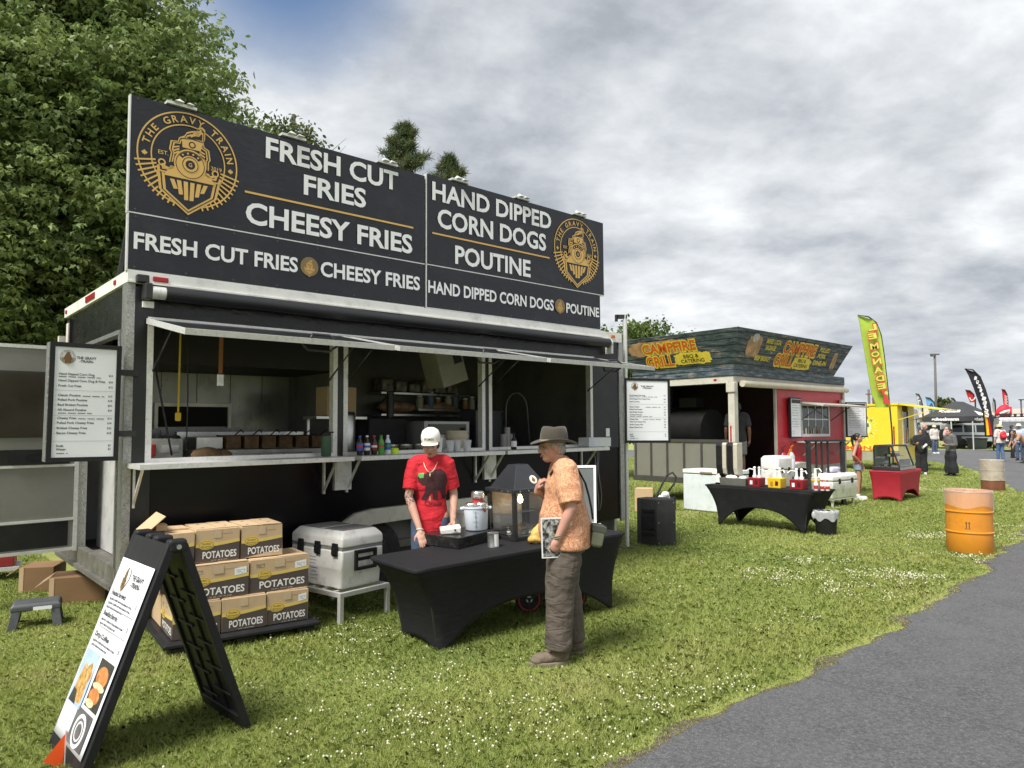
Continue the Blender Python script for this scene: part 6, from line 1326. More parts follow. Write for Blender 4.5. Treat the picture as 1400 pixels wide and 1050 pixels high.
sp = dict(skin=SKIN4, voxel=0.006, fat=1.14, belly=0.022, lean=0.05, head=(R(8), R(5)), headfwd=0.075, shoulder=0.18, hair=HAIR_G, hairstyle='fringe',
          feet=((-0.14, 0.09, 4), (0.10, -0.06, -10)), knee=0.03,
          arms={0: ((-0.255, 0.0, 1.16), (-0.225, 0.10, 0.93), (0.05, .30, -1), (0.9, .1, .1), 0.95), 1: ((0.23, 0.07, 1.15), (0.09, 0.215, 1.27), (-0.35, -0.15, 0.7), (-0.2, -1, 0.1), 1.1)},
          top=dict(mat=shirt_pattern(), sleeve=0.88, hem=0.84, loose=1.08, sw=1.15, folds=.02), pants=dict(mat=KHAKI, loose=1.42, flare=1.0, folds=.035), shoes=(mat('hiking_shoe', (0.135, 0.105, 0.075), 0.85, var=0.3, vs=22, bump=0.5, bs=60), mat('shoe_sole', (0.16, 0.135, 0.10), 0.8, var=0.2)))
c_, HM, k_, T_ = person('older person in a patterned orange shirt and brown felt hat with papers in hand', (0.425, 5.58, 0), (-1, -0.06), 1.765, sp)
FELT = mat('brown_felt', (0.052, 0.043, 0.032), 0.9, var=0.15, vs=12, bump=0.2, bs=200, sheen=0.2)
HB = HM @ Matrix.Rotation(R(5), 4, 'X')
b = MB(); b.M = HB
rings = []
for (r, z, sy_, pinch) in ((.094, .030, 1.17, 0), (.095, .06, 1.17, 0), (.092, .10, 1.16, 0), (.086, .135, 1.12, .004), (.078, .15, 1.08, .010), (.05, .150, 1.05, .012), (.02, .142, 1.0, .004), (.002, .140, 1.0, 0)):
 rings.append([((r - pinch * max(0, math.sin(a))) * math.cos(a), -.014 + r * sy_ * math.sin(a), z - (0.012 * abs(math.cos(a)) < 0 and 0) + (0.010 * (abs(math.sin(a)) - .5) if z > .13 else 0)) for a in [2 * math.pi * q / 40 for q in range(40)]])
b.ring_loft(rings, caps=False)
crown = b.build('hat', FELT, c_, smooth='auto', angle=70)
b = MB(); b.M = HB; up = []; dn = []
for q in range(4):
 r = (.096, .12, .145, .163)[q]
 up.append([(r * math.cos(a), -.014 + r * 1.13 * math.sin(a), .033 + (.022 * (q / 3) ** 1.5) * abs(math.cos(a)) ** 2 - .020 * (q / 3) ** 1.3 * abs(math.sin(a)) ** 2) for a in [2 * math.pi * j / 48 for j in range(48)]])
b.ring_loft(up, caps=False); br = b.build('hat_brim', FELT, crown, smooth=True); so = br.modifiers.new('thickness', 'SOLIDIFY'); so.thickness = 0.005
b = MB(); b.M = HB; b.lathe([(.0975, .036), (.0985, .038), (.0985, .050), (.0975, .052)], c=(0, -.014, 0), n=40, sy=1.17, caps=False); b.build('hat_band', mat('band_tan', (0.30, 0.25, 0.18), 0.6), crown, smooth=True)
b = MB(); b.M = HM
for sx in (-1, 1):
 b.tube([(sx * .034 + .022 * math.cos(a), .105 - .25 * (sx * .034 + .022 * math.cos(a)) ** 2 * 20, .0 + .016 * math.sin(a)) for a in [2 * math.pi * q / 14 for q in range(15)]], .0016, 5); b.tube([(sx * .056, .095, .006), (sx * .079, .02, .006), (sx * .080, -.02, .0)], .0018, 5)
b.tube([(-.012, .110, .003), (0, .113, .006), (.012, .110, .003)], .0016, 5); b.build('spectacles', mat('gold_wire', (0.5, 0.36, 0.2), 0.3, 0.9), c_, smooth=True)
# collar, bracelet
b = MB(); b.ring_loft([ring_e(T_(0, 0.0, 1.455), .088 * k_, .082 * k_), ring_e(T_(0, .004, 1.485), .076 * k_, .075 * k_), ring_e(T_(0, .004, 1.50), .072 * k_, .072 * k_)], caps=False)
o = b.build('collar', sp['top']['mat'], sp['_shirt'], smooth=True); so = o.modifiers.new('thickness', 'SOLIDIFY'); so.thickness = 0.006
for dz_ in (0.0, 0.014):
 b = MB(); b.tube([Vector((-0.227, 0.095, 0.945 + dz_)) * k_ + Vector((0.033 * math.cos(a), 0.031 * math.sin(a), -0.008 * math.sin(a))) for a in [2 * math.pi * q / 14 for q in range(15)]], 0.0042, 6); b.build('bracelet', mat('bracelet_olive', (0.2, 0.2, 0.12), 0.6), c_, smooth=True)
# shoulder bag and papers are things of their own
b = MB(); strap = [(-.075, .115, 1.40), (-.085, .06, 1.475), (-.095, -.02, 1.482), (-.085, -.10, 1.435), (-.04, -.160, 1.32), (-.02, -.185, 1.22), (-.02, -.20, 1.12), (-.03, -.205, 1.04)]
for i in range(len(strap) - 1): pass
loft = []
for i, p in enumerate(strap):
 p = Vector(p) * k_ if False else T_(*p) if p[2] > .95 else Vector(p) * k_
 d = Vector(strap[min(i + 1, len(strap) - 1)]) - Vector(strap[max(i - 1, 0)]); d.normalize(); s = Vector((1, 0.15, 0.0)); s = (s - d * s.dot(d)).normalized() * .019; n = d.cross(s).normalized() * .003
 loft.append([p - s - n, p + s - n, p + s + n, p - s + n])
bag = thing('shoulder_bag', 'olive shoulder bag on a black strap behind the person in the orange shirt', 'bag', c_.location, c_.rotation_euler.z)
b.ring_loft(loft); b.build('strap', mat('strap_black', (0.012, 0.012, 0.013), 0.7, bump=0.3, bs=200), bag)
b = MB(); b.M = Matrix.Translation((-.03, -.225, .955)) @ Matrix.Rotation(R(10), 4, 'X'); b.ring_loft([[(-.10 + k, -.05 + k, z), (.10 - k, -.05 + k, z), (.10 - k, .045 - k, z), (-.10 + k, .045 - k, z)] for k, z in ((.02, -.10), (.004, -.085), (.0, .03), (.012, .06))]); b.build('pouch', mat('olive_canvas', (0.12, 0.13, 0.085), 0.8, var=0.15, bump=0.3, bs=160), bag, bevel=0.015, seg=3)
b = MB(); b.M = Matrix.Translation((-.03, -.225, .955)) @ Matrix.Rotation(R(10), 4, 'X'); b.box(-.103, .103, -.056, .05, .02, .066); b.box(-.02, .02, -.062, -.0565, -.03, .03); b.build('flap', mat('olive_dark', (0.05, 0.055, 0.04), 0.7), bag, bevel=0.008)
pap = thing('magazine', 'black and white covered magazine held at the hip of the person in the orange shirt', 'magazine', c_.location, c_.rotation_euler.z)
Mg = Matrix.Translation((-0.212, 0.105, 0.95)) @ Matrix.Rotation(R(-90), 4, 'Z') @ Matrix.Rotation(R(4), 4, 'X') @ Matrix.Rotation(R(-2), 4, 'Y')
b = MB(); b.M = Mg; b.box(-.115, .115, -.004, .004, -.15, .15); b.build('pages', mat('magazine_white', (0.72, 0.73, 0.74), 0.4), pap)
def photo_noise():
 m = bpy.data.materials.new('magazine_photo'); m.use_nodes = True; t = m.node_tree; b = t.nodes['Principled BSDF']; b.inputs['Roughness'].default_value = 0.4
 tcn = t.nodes.new('ShaderNodeTexCoord'); n = t.nodes.new('ShaderNodeTexNoise'); n.inputs['Scale'].default_value = 22; n.inputs['Detail'].default_value = 8; n.inputs['Roughness'].default_value = .75; t.links.new(tcn.outputs['Object'], n.inputs['Vector'])
 r = t.nodes.new('ShaderNodeValToRGB'); r.color_ramp.elements[0].position = .45; r.color_ramp.elements[0].color = (.012, .012, .012, 1); r.color_ramp.elements[1].position = .6; r.color_ramp.elements[1].color = (.45, .45, .43, 1); t.links.new(n.outputs[0], r.inputs[0]); t.links.new(r.outputs[0], b.inputs['Base Color']); return m
b = MB(); b.M = Mg; b.box(-.105, .105, -.0055, -.0045, -.14, .14); cv = b.build('cover_picture', photo_noise(), pap)
b = MB(); b.M = Mg @ front(0, -.006, 0); b.disc((.075, -.10), .022, 0, .0005); b.build('round_mark', mat('magazine_white', (0, 0, 0)), cv)
b = MB(); b.M = Mg @ front(0, -.0067, 0); b.text('Q', .075, 0, -.113, h=.026, align='c', bold=.02); b.build('lettering', INK, cv)
# ---- people farther off
def far_person(label, px, Y, facing, H, **kw):
 sp = dict(skin=kw.pop('skin', SKIN1), voxel=kw.pop('voxel', 0.014), face=kw.pop('face', False)); sp.update(kw)
 X = (px - 700) / FPX * (Y * math.cos(PITCH)); return person(label, (X, Y, kw.get('z', ground_z(X, Y) if Y > 25 or not kw.get('z') else 0)), facing, H, sp), sp
BLK = mat('dark_knit', (0.012, 0.012, 0.015), 0.9); DEN = mat('light_denim', (0.22, 0.30, 0.42), 0.85, var=0.25, vs=20); WSH = (mat('trainer_white', (0.6, 0.6, 0.6), 0.6), WHITE_PLASTIC); BSH = (BLACK_PLASTIC, BLACK_PLASTIC)
(w_, HMw, kw_, Tw_), spw = far_person('person in a red tank top and denim shorts standing behind the red table', 1171, 18.1, (0.85, -0.52), 1.68, skin=SKIN2, face=True, hair=HAIR_D, hairstyle='pony', fat=0.92, head=(R(-10), 0), shoulder=0.165,
 arms={1: ((0.33, -0.06, 1.16), (0.185, 0.06, 1.0), (-.6, .5, -.4), (-.5, -.7, 0), .4), 0: ((-.22, .0, 1.12), (-.20, .10, .88), (0, .2, -1), (.9, 0, 0), .4)}, top=dict(mat=RED_T, sleeve=0, hem=1.02, tank=True, loose=0.86, folds=.008, name='tank_top'), pants=dict(mat=DEN, len=.2, name='shorts', folds=.012), shoes=WSH)
b = MB()
for sx in (-1, 1): b.tube([Tw_(sx * .085, .095, 1.37), Tw_(sx * .075, .06, 1.455), Tw_(sx * .07, -.03, 1.455), Tw_(sx * .05, -.09, 1.37)], .007, 6)
b.build('shoulder_strap', RED_T, spw['_shirt'])
(d_, HMd, kd, Td), _ = far_person('person in black clothes holding a white cup and a snack on the lawn', 1258, 26.0, (-0.45, -0.9), 1.66, skin=SKIN2, face=True, hair=HAIR_D, hairstyle='bun', arms={1: ((.24, .05, 1.15), (.16, .27, 1.16), (-.2, .8, .3), (-.6, 0, .6), .6), 0: ((-.25, .03, 1.12), (-.10, .24, 1.05), (.5, .6, 0), (0, .3, 1), .6)}, top=dict(mat=BLK, sleeve=1.95, hem=.84, name='jacket', loose=1.06), pants=dict(mat=BLK, loose=1.25, flare=1.4), shoes=WSH)
t = thing('paper_cup', 'white paper cup in the hands of the person in black', 'cup', d_.matrix_world.translation, 0)
dm = Matrix.Translation(d_.location) @ Euler(d_.rotation_euler).to_matrix().to_4x4(); t.location = dm @ (Vector((-0.04, .30, 1.02)) * kd)
b = MB(); b.M = Matrix.Rotation(R(50), 4, 'Y'); b.lathe([(.03, 0), (.045, .20), (.04, .2)], n=14); b.build('cup_body', WHITE_PLASTIC, t, smooth='auto')
far_person('person in a grey hoodie and wide black trousers on the lawn edge', 1299, 25.4, (-0.98, -0.15), 1.70, skin=SKIN1, face=True, hair=HAIR_D, hairstyle='bun', lean=0.03, arms={0: ((-.23, .0, 1.12), (-.14, .26, 1.14), (.2, .9, .2), (.5, 0, .8), .6), 1: ((.23, .0, 1.12), (.14, .24, 1.14), (-.2, .9, .2), (-.5, 0, .8), .6)}, top=dict(mat=mat('grey_fleece', (0.10, 0.10, 0.105), 0.95), sleeve=1.9, hem=.90, hood=True, loose=1.1, name='hoodie'), pants=dict(mat=mat('black_wide', (0.010, 0.011, 0.015), 0.85), loose=1.55, flare=1.45), shoes=BSH)
far_person('bald person in a dark jacket behind the person in black', 1263, 30.0, (0.9, -0.4), 1.78, skin=SKIN4, hair=HAIR_G, hairstyle='fringe', top=dict(mat=mat('navy_jacket', (0.012, 0.014, 0.022), 0.8), sleeve=1.9, name='jacket'), pants=dict(mat=JEANS), shoes=BSH)
(a_, HMa, _, _), _ = far_person('person in a cream sweater and pale bucket hat beyond the road', 1277, 44.0, (0.1, -1), 1.76, skin=SKIN2, hair=HAIR_D, top=dict(mat=mat('cream_knit', (0.55, 0.52, 0.47), 0.9), sleeve=1.9, loose=1.1, name='sweater'), pants=dict(mat=JEANS, loose=1.1), shoes=WSH)
cap_on(a_, HMa, mat('hat_lemon', (0.6, 0.58, 0.35), 0.8), wide=.12)
far_person('person in a pink top and black shorts beyond the road', 1294, 44.6, (0.4, -.9), 1.66, skin=SKIN1, hair=mat('hair_blond', (0.45, 0.33, 0.17), 0.6), hairstyle='long', top=dict(mat=mat('pink_cotton', (0.62, 0.36, 0.38), 0.85), sleeve=.9), pants=dict(mat=BLK, len=.28, name='shorts'), shoes=BSH)
(e_, HMe, ke, Te), _ = far_person('person with a red backpack and straw hat walking away on the road', 1367, 33.0, (-.05, 1), 1.72, skin=SKIN1, hair=HAIR_D, feet=((-.07, .10, 0), (.06, -.05, 0)), top=dict(mat=mat('pale_shirt', (0.52, 0.50, 0.47), 0.85), sleeve=1.5, loose=1.1), pants=dict(mat=mat('blue_jeans', (0.07, 0.13, 0.24), 0.85), loose=.95), shoes=(mat('shoe_brown', (0.1, 0.06, 0.04), 0.7), RUBBER))
cap_on(e_, HMe, mat('straw', (0.55, 0.47, 0.27), 0.8), wide=.17)
bk = thing('backpack', 'bright red backpack on the person in the straw hat', 'backpack', e_.location, e_.rotation_euler.z)
b = MB(); b.M = Matrix.Translation((0, -.20, 1.20)); b.ell((0, 0, 0), (.16, .10, .21)); b.ell((0, -.06, -.06), (.12, .08, .11)); blob(b.build('pack_body', mat('pack_red', (0.50, 0.012, 0.025), 0.6, var=0.15), bk), .014, 3)
b = MB()
for sx in (-1, 1): b.tube([(sx * .09, -.12, 1.36), (sx * .11, -.02, 1.475), (sx * .11, .10, 1.40)], .02, 8)
b.build('straps', mat('pack_red', (0, 0, 0)), bk, smooth=True)
(n_, HMn, _, _), _ = far_person('person in dark navy clothes and cap on the far road', 1383, 37.0, (.8, -.3), 1.72, skin=SKIN2, hair=HAIR_D, arms={1: ((.2, .1, 1.15), (.1, .28, 1.1), (-.2, .9, 0), (0, 0, 1), .5)}, top=dict(mat=mat('navy_jacket', (0, 0, 0)), sleeve=1.9, name='jacket'), pants=dict(mat=BLK), shoes=BSH)
(u_, HMu, _, _), _ = far_person('person in a pale blue shirt and white cowboy hat by the road', 1393, 34.0, (-.6, -.6), 1.76, skin=SKIN4, hair=HAIR_G, top=dict(mat=mat('pale_blue_shirt', (0.42, 0.50, 0.62), 0.85), sleeve=1.8), pants=dict(mat=JEANS), shoes=BSH)
cap_on(u_, HMu, mat('hat_cream', (0.62, 0.58, 0.47), 0.8), wide=.18)
far_person('person in a tan top bending forward at the right edge of the road', 1401, 31.5, (-1, .1), 1.70, skin=SKIN2, hair=HAIR_D, lean=0.75, headfwd=.05, arms={0: ((-.2, .5, .98), (-.16, .62, .78), (0, .2, -1), (.9, 0, 0)), 1: ((.2, .5, .98), (.16, .62, .78), (0, .2, -1), (-.9, 0, 0))}, top=dict(mat=mat('tan_top', (0.36, 0.22, 0.15), 0.85), sleeve=.8, hem=.92), pants=dict(mat=JEANS), shoes=BSH)
# ---------------------------------------------------------------- trees: trunk, limbs and many small leaves set on twigs
def leaf_material(name, cols, rough=0.55):
 m = bpy.data.materials.new(name); m.use_nodes = True; t = m.node_tree; b = t.nodes['Principled BSDF']; b.inputs['Roughness'].default_value = rough; b.inputs['Specular IOR Level'].default_value = 0.35
 a = t.nodes.new('ShaderNodeAttribute'); a.attribute_name = 'tint'
 r = t.nodes.new('ShaderNodeValToRGB'); r.color_ramp.elements[0].color = (*cols[0], 1); r.color_ramp.elements[1].color = (*cols[-1], 1)
 for i, c in enumerate(cols[1:-1]): e = r.color_ramp.elements.new((i + 1) / (len(cols) - 1)); e.color = (*c, 1)
 t.links.new(a.outputs['Fac'], r.inputs[0]); t.links.new(r.outputs[0], b.inputs['Base Color'])
 tr = t.nodes.new('ShaderNodeBsdfTranslucent'); mx = t.nodes.new('ShaderNodeMixShader'); mx.inputs[0].default_value = 0.35; t.links.new(r.outputs[0], tr.inputs[0]); o = t.nodes['Material Output']
 t.links.new(b.outputs[0], mx.inputs[1]); t.links.new(tr.outputs[0], mx.inputs[2]); t.links.new(mx.outputs[0], o.inputs[0])
 return m
def fast_mesh(name, verts, faces_n, m, parent=None, tint=None, smooth=False):
 """verts (F, n, 3): F separate n-gons"""
 F, n = verts.shape[:2]; me = bpy.data.meshes.new(name); me.vertices.add(F * n); me.vertices.foreach_set('co', verts.reshape(-1).astype(np.float32))
 me.loops.add(F * n); me.loops.foreach_set('vertex_index', np.arange(F * n, dtype=np.int32)); me.polygons.add(F); me.polygons.foreach_set('loop_start', np.arange(0, F * n, n, dtype=np.int32))
 try: me.polygons.foreach_set('loop_total', np.full(F, n, dtype=np.int32))
 except Exception: pass
 if tint is not None:
  a = me.attributes.new('tint', 'FLOAT', 'FACE'); a.data.foreach_set('value', tint.astype(np.float32))
 me.materials.append(m); me.update(calc_edges=True); o = bpy.data.objects.new(name, me); SC.collection.objects.link(o)
 if parent is not None: o.parent = parent
 return o
def unit(v): return v / np.maximum(np.linalg.norm(v, axis=1, keepdims=True), 1e-9)
def leaves(rng, pts, size, aspect=0.55, droop=0.35, jitter=0.3, lobed=False, dirs=None):
 """one six-cornered pointed leaf per point, folded a little along its midrib"""
 n = len(pts); d = unit((rng.normal(size=(n, 3)) if dirs is None else dirs) + np.array([0, 0, -droop])); q = unit(rng.normal(size=(n, 3)) * .8 + np.array([0, 0, 1.0])); s = unit(np.cross(d, q)); nn = np.cross(s, d)
 L = (size * rng.uniform(1 - jitter, 1 + jitter, n))[:, None]; Wd = L * aspect * 0.5
 if lobed:
  sh = ((.18, .5), (.32, .3), (.55, .95), (.7, .4)); a = pts; f = lambda u, w: a + d * L * u + s * Wd * w + nn * L * (.16 * abs(w) - .25 * u * u)
  return np.stack([a] + [f(u, w) for u, w in sh] + [f(1.0, 0)] + [f(u, -w) for u, w in sh[::-1]], axis=1)
 a = pts; P = np.stack([a, a + d * L * .35 + s * Wd + nn * L * .08, a + d * L * .7 + s * Wd * .8 + nn * L * .05, a + d * L, a + d * L * .7 - s * Wd * .8 + nn * L * .05, a + d * L * .35 - s * Wd + nn * L * .08], axis=1)
 return P
BARK = mat('bark', (0.055, 0.045, 0.036), 0.9, var=0.35, vs=6, bump=1.0, bs=22, stretch=(1, 1, 0.25))
def tree(name, label, base, trunk_h, trunk_r, blobs, n_twigs, per, size, lm, seed, group=None, spread=0.28, aspect=0.55, droop=0.35, limbs=10, inner=0.15, lean=(0, 0), clump=.34, lobed=False):
 """blobs: crown lobes (x, y, z, rx, ry, rz) relative to the base"""
 rng = np.random.default_rng(seed); t = thing(name, label, 'tree', base, 0, group)
 vol = np.array([q[3] * q[4] * q[5] for q in blobs]) ** 0.67; pick = rng.choice(len(blobs), n_twigs, p=vol / vol.sum()); B = np.array(blobs)[pick]
 d = unit(rng.normal(size=(n_twigs, 3))); r = np.where(rng.random(n_twigs) < inner, rng.uniform(.2, .7, n_twigs), rng.uniform(.7, 1.08, n_twigs) * (0.86 + 0.2 * np.sin(d[:, 0] * 5 + seed) * np.sin(d[:, 1] * 6) * np.cos(d[:, 2] * 7)))
 c = B[:, :3] + d * r[:, None] * B[:, 3:]
 nc = max(8, n_twigs // 9); ci = rng.choice(n_twigs, nc, replace=False); own = rng.integers(0, nc, n_twigs); c = c[ci][own] + rng.normal(size=(n_twigs, 3)) * clump * np.array([1, 1, .6]) * (.6 + .8 * rng.random(nc))[own][:, None]
 pts = (c[:, None, :] + rng.normal(size=(n_twigs, per, 3)) * spread * np.array([1, 1, .75])).reshape(-1, 3)
 if lobed:                      # leaves stand in rosettes at the twig ends
  m = per // 6; ctr = (c[:, None, :] + rng.normal(size=(n_twigs, m, 3)) * spread * np.array([1, 1, .75])).reshape(-1, 3); ang = rng.uniform(0, 6.28, len(ctr))[:, None] + np.arange(6) * 1.047; dirs = np.stack([np.cos(ang), np.sin(ang), 0 * ang], -1).reshape(-1, 3) + rng.normal(size=(len(ctr) * 6, 3)) * .35
  pts = np.repeat(ctr, 6, axis=0) + dirs * .02; per = m * 6
 keep = pts[:, 2] > 0.3; pts = pts[keep]; tw = np.repeat(rng.random(n_twigs), per)[keep]
 tint = np.clip(tw * .35 + rng.random(len(pts)) * .35 + np.repeat(rng.random(nc)[own], per)[keep] * .3, 0, 1)
 fast_mesh('crown', leaves(rng, pts, size, aspect, droop, lobed=lobed, dirs=dirs[keep] if lobed else None), 10 if lobed else 6, lm, t, tint)
 b = MB(); rnd = random.Random(seed); b.tube([(0, 0, -0.2), (lean[0] * .2, lean[1] * .2, trunk_h * .3), (lean[0] * .6, lean[1] * .6, trunk_h * .65), (lean[0], lean[1], trunk_h)], [trunk_r * 1.25, trunk_r, trunk_r * .8, trunk_r * .45], 12)
 for k in range(limbs):
  h = trunk_h * rnd.uniform(.25, .98); f = h / trunk_h; p0 = Vector((lean[0] * f, lean[1] * f, h)); q = blobs[rnd.randrange(len(blobs))]; e = Vector((q[0] + rnd.uniform(-.6, .6) * q[3], q[1] + rnd.uniform(-.6, .6) * q[4], q[2] + rnd.uniform(-.3, .7) * q[5])); m_ = p0.lerp(e, .5) + Vector((rnd.uniform(-.2, .2), rnd.uniform(-.2, .2), rnd.uniform(0, .4)))
  rr = trunk_r * .42; b.tube([p0, m_, e], [rr, rr * .6, rr * .15], 7)
  for _ in range(3): u = rnd.uniform(.4, 1); s = p0.lerp(e, u); b.tube([s, s + Vector((rnd.uniform(-.9, .9), rnd.uniform(-.9, .9), rnd.uniform(-.1, .8)))], [rr * .25, rr * .06], 5)
 b.build('trunk', BARK, t, smooth=True)
 return t
OAK = leaf_material('broad_leaf', [(0.075, 0.118, 0.044), (0.135, 0.195, 0.064), (0.21, 0.275, 0.088), (0.36, 0.41, 0.14)]); POP = leaf_material('pale_leaf', [(0.06, 0.085, 0.03), (0.10, 0.13, 0.04), (0.16, 0.18, 0.07)]); ASH = leaf_material('fresh_leaf', [(0.05, 0.085, 0.018), (0.09, 0.14, 0.03), (0.19, 0.24, 0.06)])
NEEDLE = leaf_material('pine_needle', [(0.055, 0.085, 0.035), (0.09, 0.125, 0.05), (0.19, 0.19, 0.075)], 0.7)
GT = 'broadleaf trees behind the black trailer'
tree('broadleaf_tree', 'tall dense broadleaf tree rising behind the left end of the black trailer', (-7.15, 12.6, 0), 7.5, 0.20, [(-.4, 0, 8.2, 1.9, 2.0, 2.4), (-1.2, -.3, 5.4, 2.2, 2.0, 2.0), (.9, .2, 5.6, 1.2, 1.6, 1.7), (-.8, .5, 10.3, 1.2, 1.4, 1.3), (-.2, 0, 3.3, 2.1, 1.9, 1.4), (1.35, .1, 7.2, 1.0, 1.1, 1.3)], 4000, 30, 0.115, OAK, 3, GT, spread=.17, aspect=.62, droop=.45, lobed=True, limbs=16)
tree('broadleaf_tree', 'near broadleaf tree with low drooping branches at the left edge', (-10.2, 12.0, 0), 7.0, 0.24, [(0, 0, 6.8, 2.4, 2.0, 2.4), (1.2, -.8, 4.6, 1.9, 1.8, 1.7), (.4, -1.2, 2.8, 2.1, 1.7, 1.3), (.2, 0, 9.4, 1.7, 1.5, 1.5), (2.0, -.2, 7.0, 1.3, 1.4, 1.5)], 3900, 30, 0.118, OAK, 4, GT, spread=.18, aspect=.62, droop=.45, lobed=True, limbs=14, lean=(.5, 0))
tree('broadleaf_tree', 'shaded broadleaf tree standing between and behind the two nearer ones', (-9.4, 16.2, 0), 9.0, 0.26, [(0, 0, 8, 3.2, 2.6, 3.0), (1.5, 0, 4.5, 2.8, 2.2, 2.2), (-2, 0, 4.5, 2.8, 2.2, 2.6), (0, 0, 9.5, 2.4, 2.5, 1.6)], 1500, 24, 0.18, OAK, 5, GT, spread=.24, clump=.5, limbs=16)
tree('slender_tree', 'thin pale leaved treetop showing just above the middle of the left sign board', (-6.0, 19.0, 0), 10.4, 0.12, [(-.15, 0, 9.8, .5, .5, .75), (-.75, 0, 9.7, .3, .4, .8), (.5, .1, 9.3, .4, .5, .8), (.0, 0, 8.0, 1.1, 1.1, 1.2)], 300, 18, 0.11, POP, 6, None, clump=.2, spread=.15, limbs=14)
tree('leafy_tree', 'fresh green tree between the black trailer and the red grill trailer', (4.4, 24.5, 0), 3.6, 0.14, [(0, 0, 4.5, 1.5, 1.4, 1.3), (-.9, 0, 3.4, 1.3, 1.3, 1.2), (1.0, .1, 3.5, 1.3, 1.2, 1.2), (.4, 0, 5.0, .9, .9, .8), (0, 0, 2.4, 1.9, 1.4, .9), (1.3, 0, 4.6, .6, .6, .5)], 900, 22, 0.13, ASH, 7, None, clump=.22, spread=.15, limbs=12)
def pine(label, base, H, whorls, r0, z_low, seed, group=None):
 rng = np.random.default_rng(seed); rnd = random.Random(seed); t = thing('pine_tree', label, 'tree', base, 0, group); tips = []; b = MB()
 b.tube([(0, 0, -.2), (0, 0, H * .5), (0, 0, H)], [.22, .14, .02], 10)
 for w in range(whorls):
  f = w / (whorls - 1); z = z_low + (H - .25 - z_low) * f; L = r0 * (1 - f) ** .8 + .18
  for k in range(6):
   a = rnd.uniform(0, 6.28); l = L * rnd.uniform(.6, 1.1); e = Vector((l * math.cos(a), l * math.sin(a), z + l * rnd.uniform(.15, .5))); b.tube([(0, 0, z), Vector((e.x * .5, e.y * .5, z + .05)), e], [.035, .022, .008], 5)
   for s in np.linspace(.62, 1.0, 3): tips.append((e.x * s, e.y * s, z + (e.z - z) * s))
  tips.append((0, 0, z))
 b.build('trunk', BARK, t, smooth=True); tips = np.array(tips); n = 60
 P = np.repeat(tips, n, axis=0) + rng.normal(size=(len(tips) * n, 3)) * .045; d = unit(rng.normal(size=P.shape) + np.array([0, 0, .55])); L = rng.uniform(.14, .26, len(P))[:, None]; s = unit(np.cross(d, rng.normal(size=P.shape))) * .009
 V = np.stack([P - s, P + s, P + d * L + s * .4, P + d * L - s * .4], axis=1); fast_mesh('crown', V, 4, NEEDLE, t, np.clip(np.repeat(rng.random(len(tips)), n) * .6 + rng.random(len(P)) * .4, 0, 1)); return t
pine('taller pine top showing above the seam of the two sign boards', (-3.35, 21.5, 0), 11.25, 17, 1.6, 6.5, 8, 'pines behind the sign boards')
pine('shorter pine top showing above the right sign board', (-2.02, 22.0, 0), 10.45, 14, 1.15, 6.8, 9, 'pines behind the sign boards')
# ---------------------------------------------------------------- red grill trailer with a roofed porch
T2O = Vector((5.09, 16.3, 0)); T2A = R(40.5); T2L = 5.5; T2W = 2.95
t2 = thing('grill_trailer', 'red barbecue trailer with an open porch and a flared painted sign round its roof', 'food trailer', T2O, T2A)
T2M = Matrix.Translation(T2O) @ Matrix.Rotation(T2A, 4, 'Z')
RED_SKIN = mat('red_skin', (0.48, 0.016, 0.03), 0.35, var=0.12, vs=3, bump=0.15, bs=5, dirt=(0.35, 0.2, 0.19), dirt_amt=0.25, dirt_s=9, rvar=0.1)
CREAM_M = mat('cream_metal', (0.50, 0.48, 0.42), 0.45, var=0.08, dirt=(0.22, 0.19, 0.15), dirt_amt=0.5)
def burnt_wood():
 m = bpy.data.materials.new('burnt_plank_print'); m.use_nodes = True; t = m.node_tree; b = t.nodes['Principled BSDF']; b.inputs['Roughness'].default_value = 0.5
 tcn = t.nodes.new('ShaderNodeTexCoord'); mp = t.nodes.new('ShaderNodeMapping'); mp.inputs['Scale'].default_value = (1.2, 1.2, 6); t.links.new(tcn.outputs['Object'], mp.inputs[0])
 n = t.nodes.new('ShaderNodeTexNoise'); n.inputs['Scale'].default_value = 2.6; n.inputs['Detail'].default_value = 9; n.inputs['Roughness'].default_value = .7; t.links.new(mp.outputs[0], n.inputs['Vector'])
 r = t.nodes.new('ShaderNodeValToRGB'); e = r.color_ramp.elements; e[0].position = .36; e[0].color = (.012, .015, .019, 1); e[1].position = .66; e[1].color = (.40, .26, .16, 1); q = e.new(.47); q.color = (.045, .07, .09, 1); q = e.new(.59); q.color = (.11, .135, .15, 1)
 t.links.new(n.outputs[0], r.inputs[0])
 w = t.nodes.new('ShaderNodeTexWave'); w.wave_type = 'BANDS'; w.bands_direction = 'Z'; w.inputs['Scale'].default_value = 2.3; w.inputs['Distortion'].default_value = .6; t.links.new(tcn.outputs['Object'], w.inputs['Vector'])
 l = t.nodes.new('ShaderNodeMath'); l.operation = 'LESS_THAN'; l.inputs[1].default_value = .05; t.links.new(w.outputs['Fac'], l.inputs[0])
 mx = t.nodes.new('ShaderNodeMix'); mx.data_type = 'RGBA'; t.links.new(l.outputs[0], mx.inputs[0]); t.links.new(r.outputs[0], mx.inputs[6]); mx.inputs[7].default_value = (.008, .009, .012, 1); t.links.new(mx.outputs[2], b.inputs['Base Color']); return m
WOODP = burnt_wood()
PU = 1.95          # the porch ends here
b = MB(); b.box(0, T2L, 0, T2W, .46, .56); b.build('floor', DARK_GREY, t2)
b = MB(); b.box(0.0, T2L, 0.0, T2W, 2.96, 3.05); b.build('roof', CREAM_M, t2)
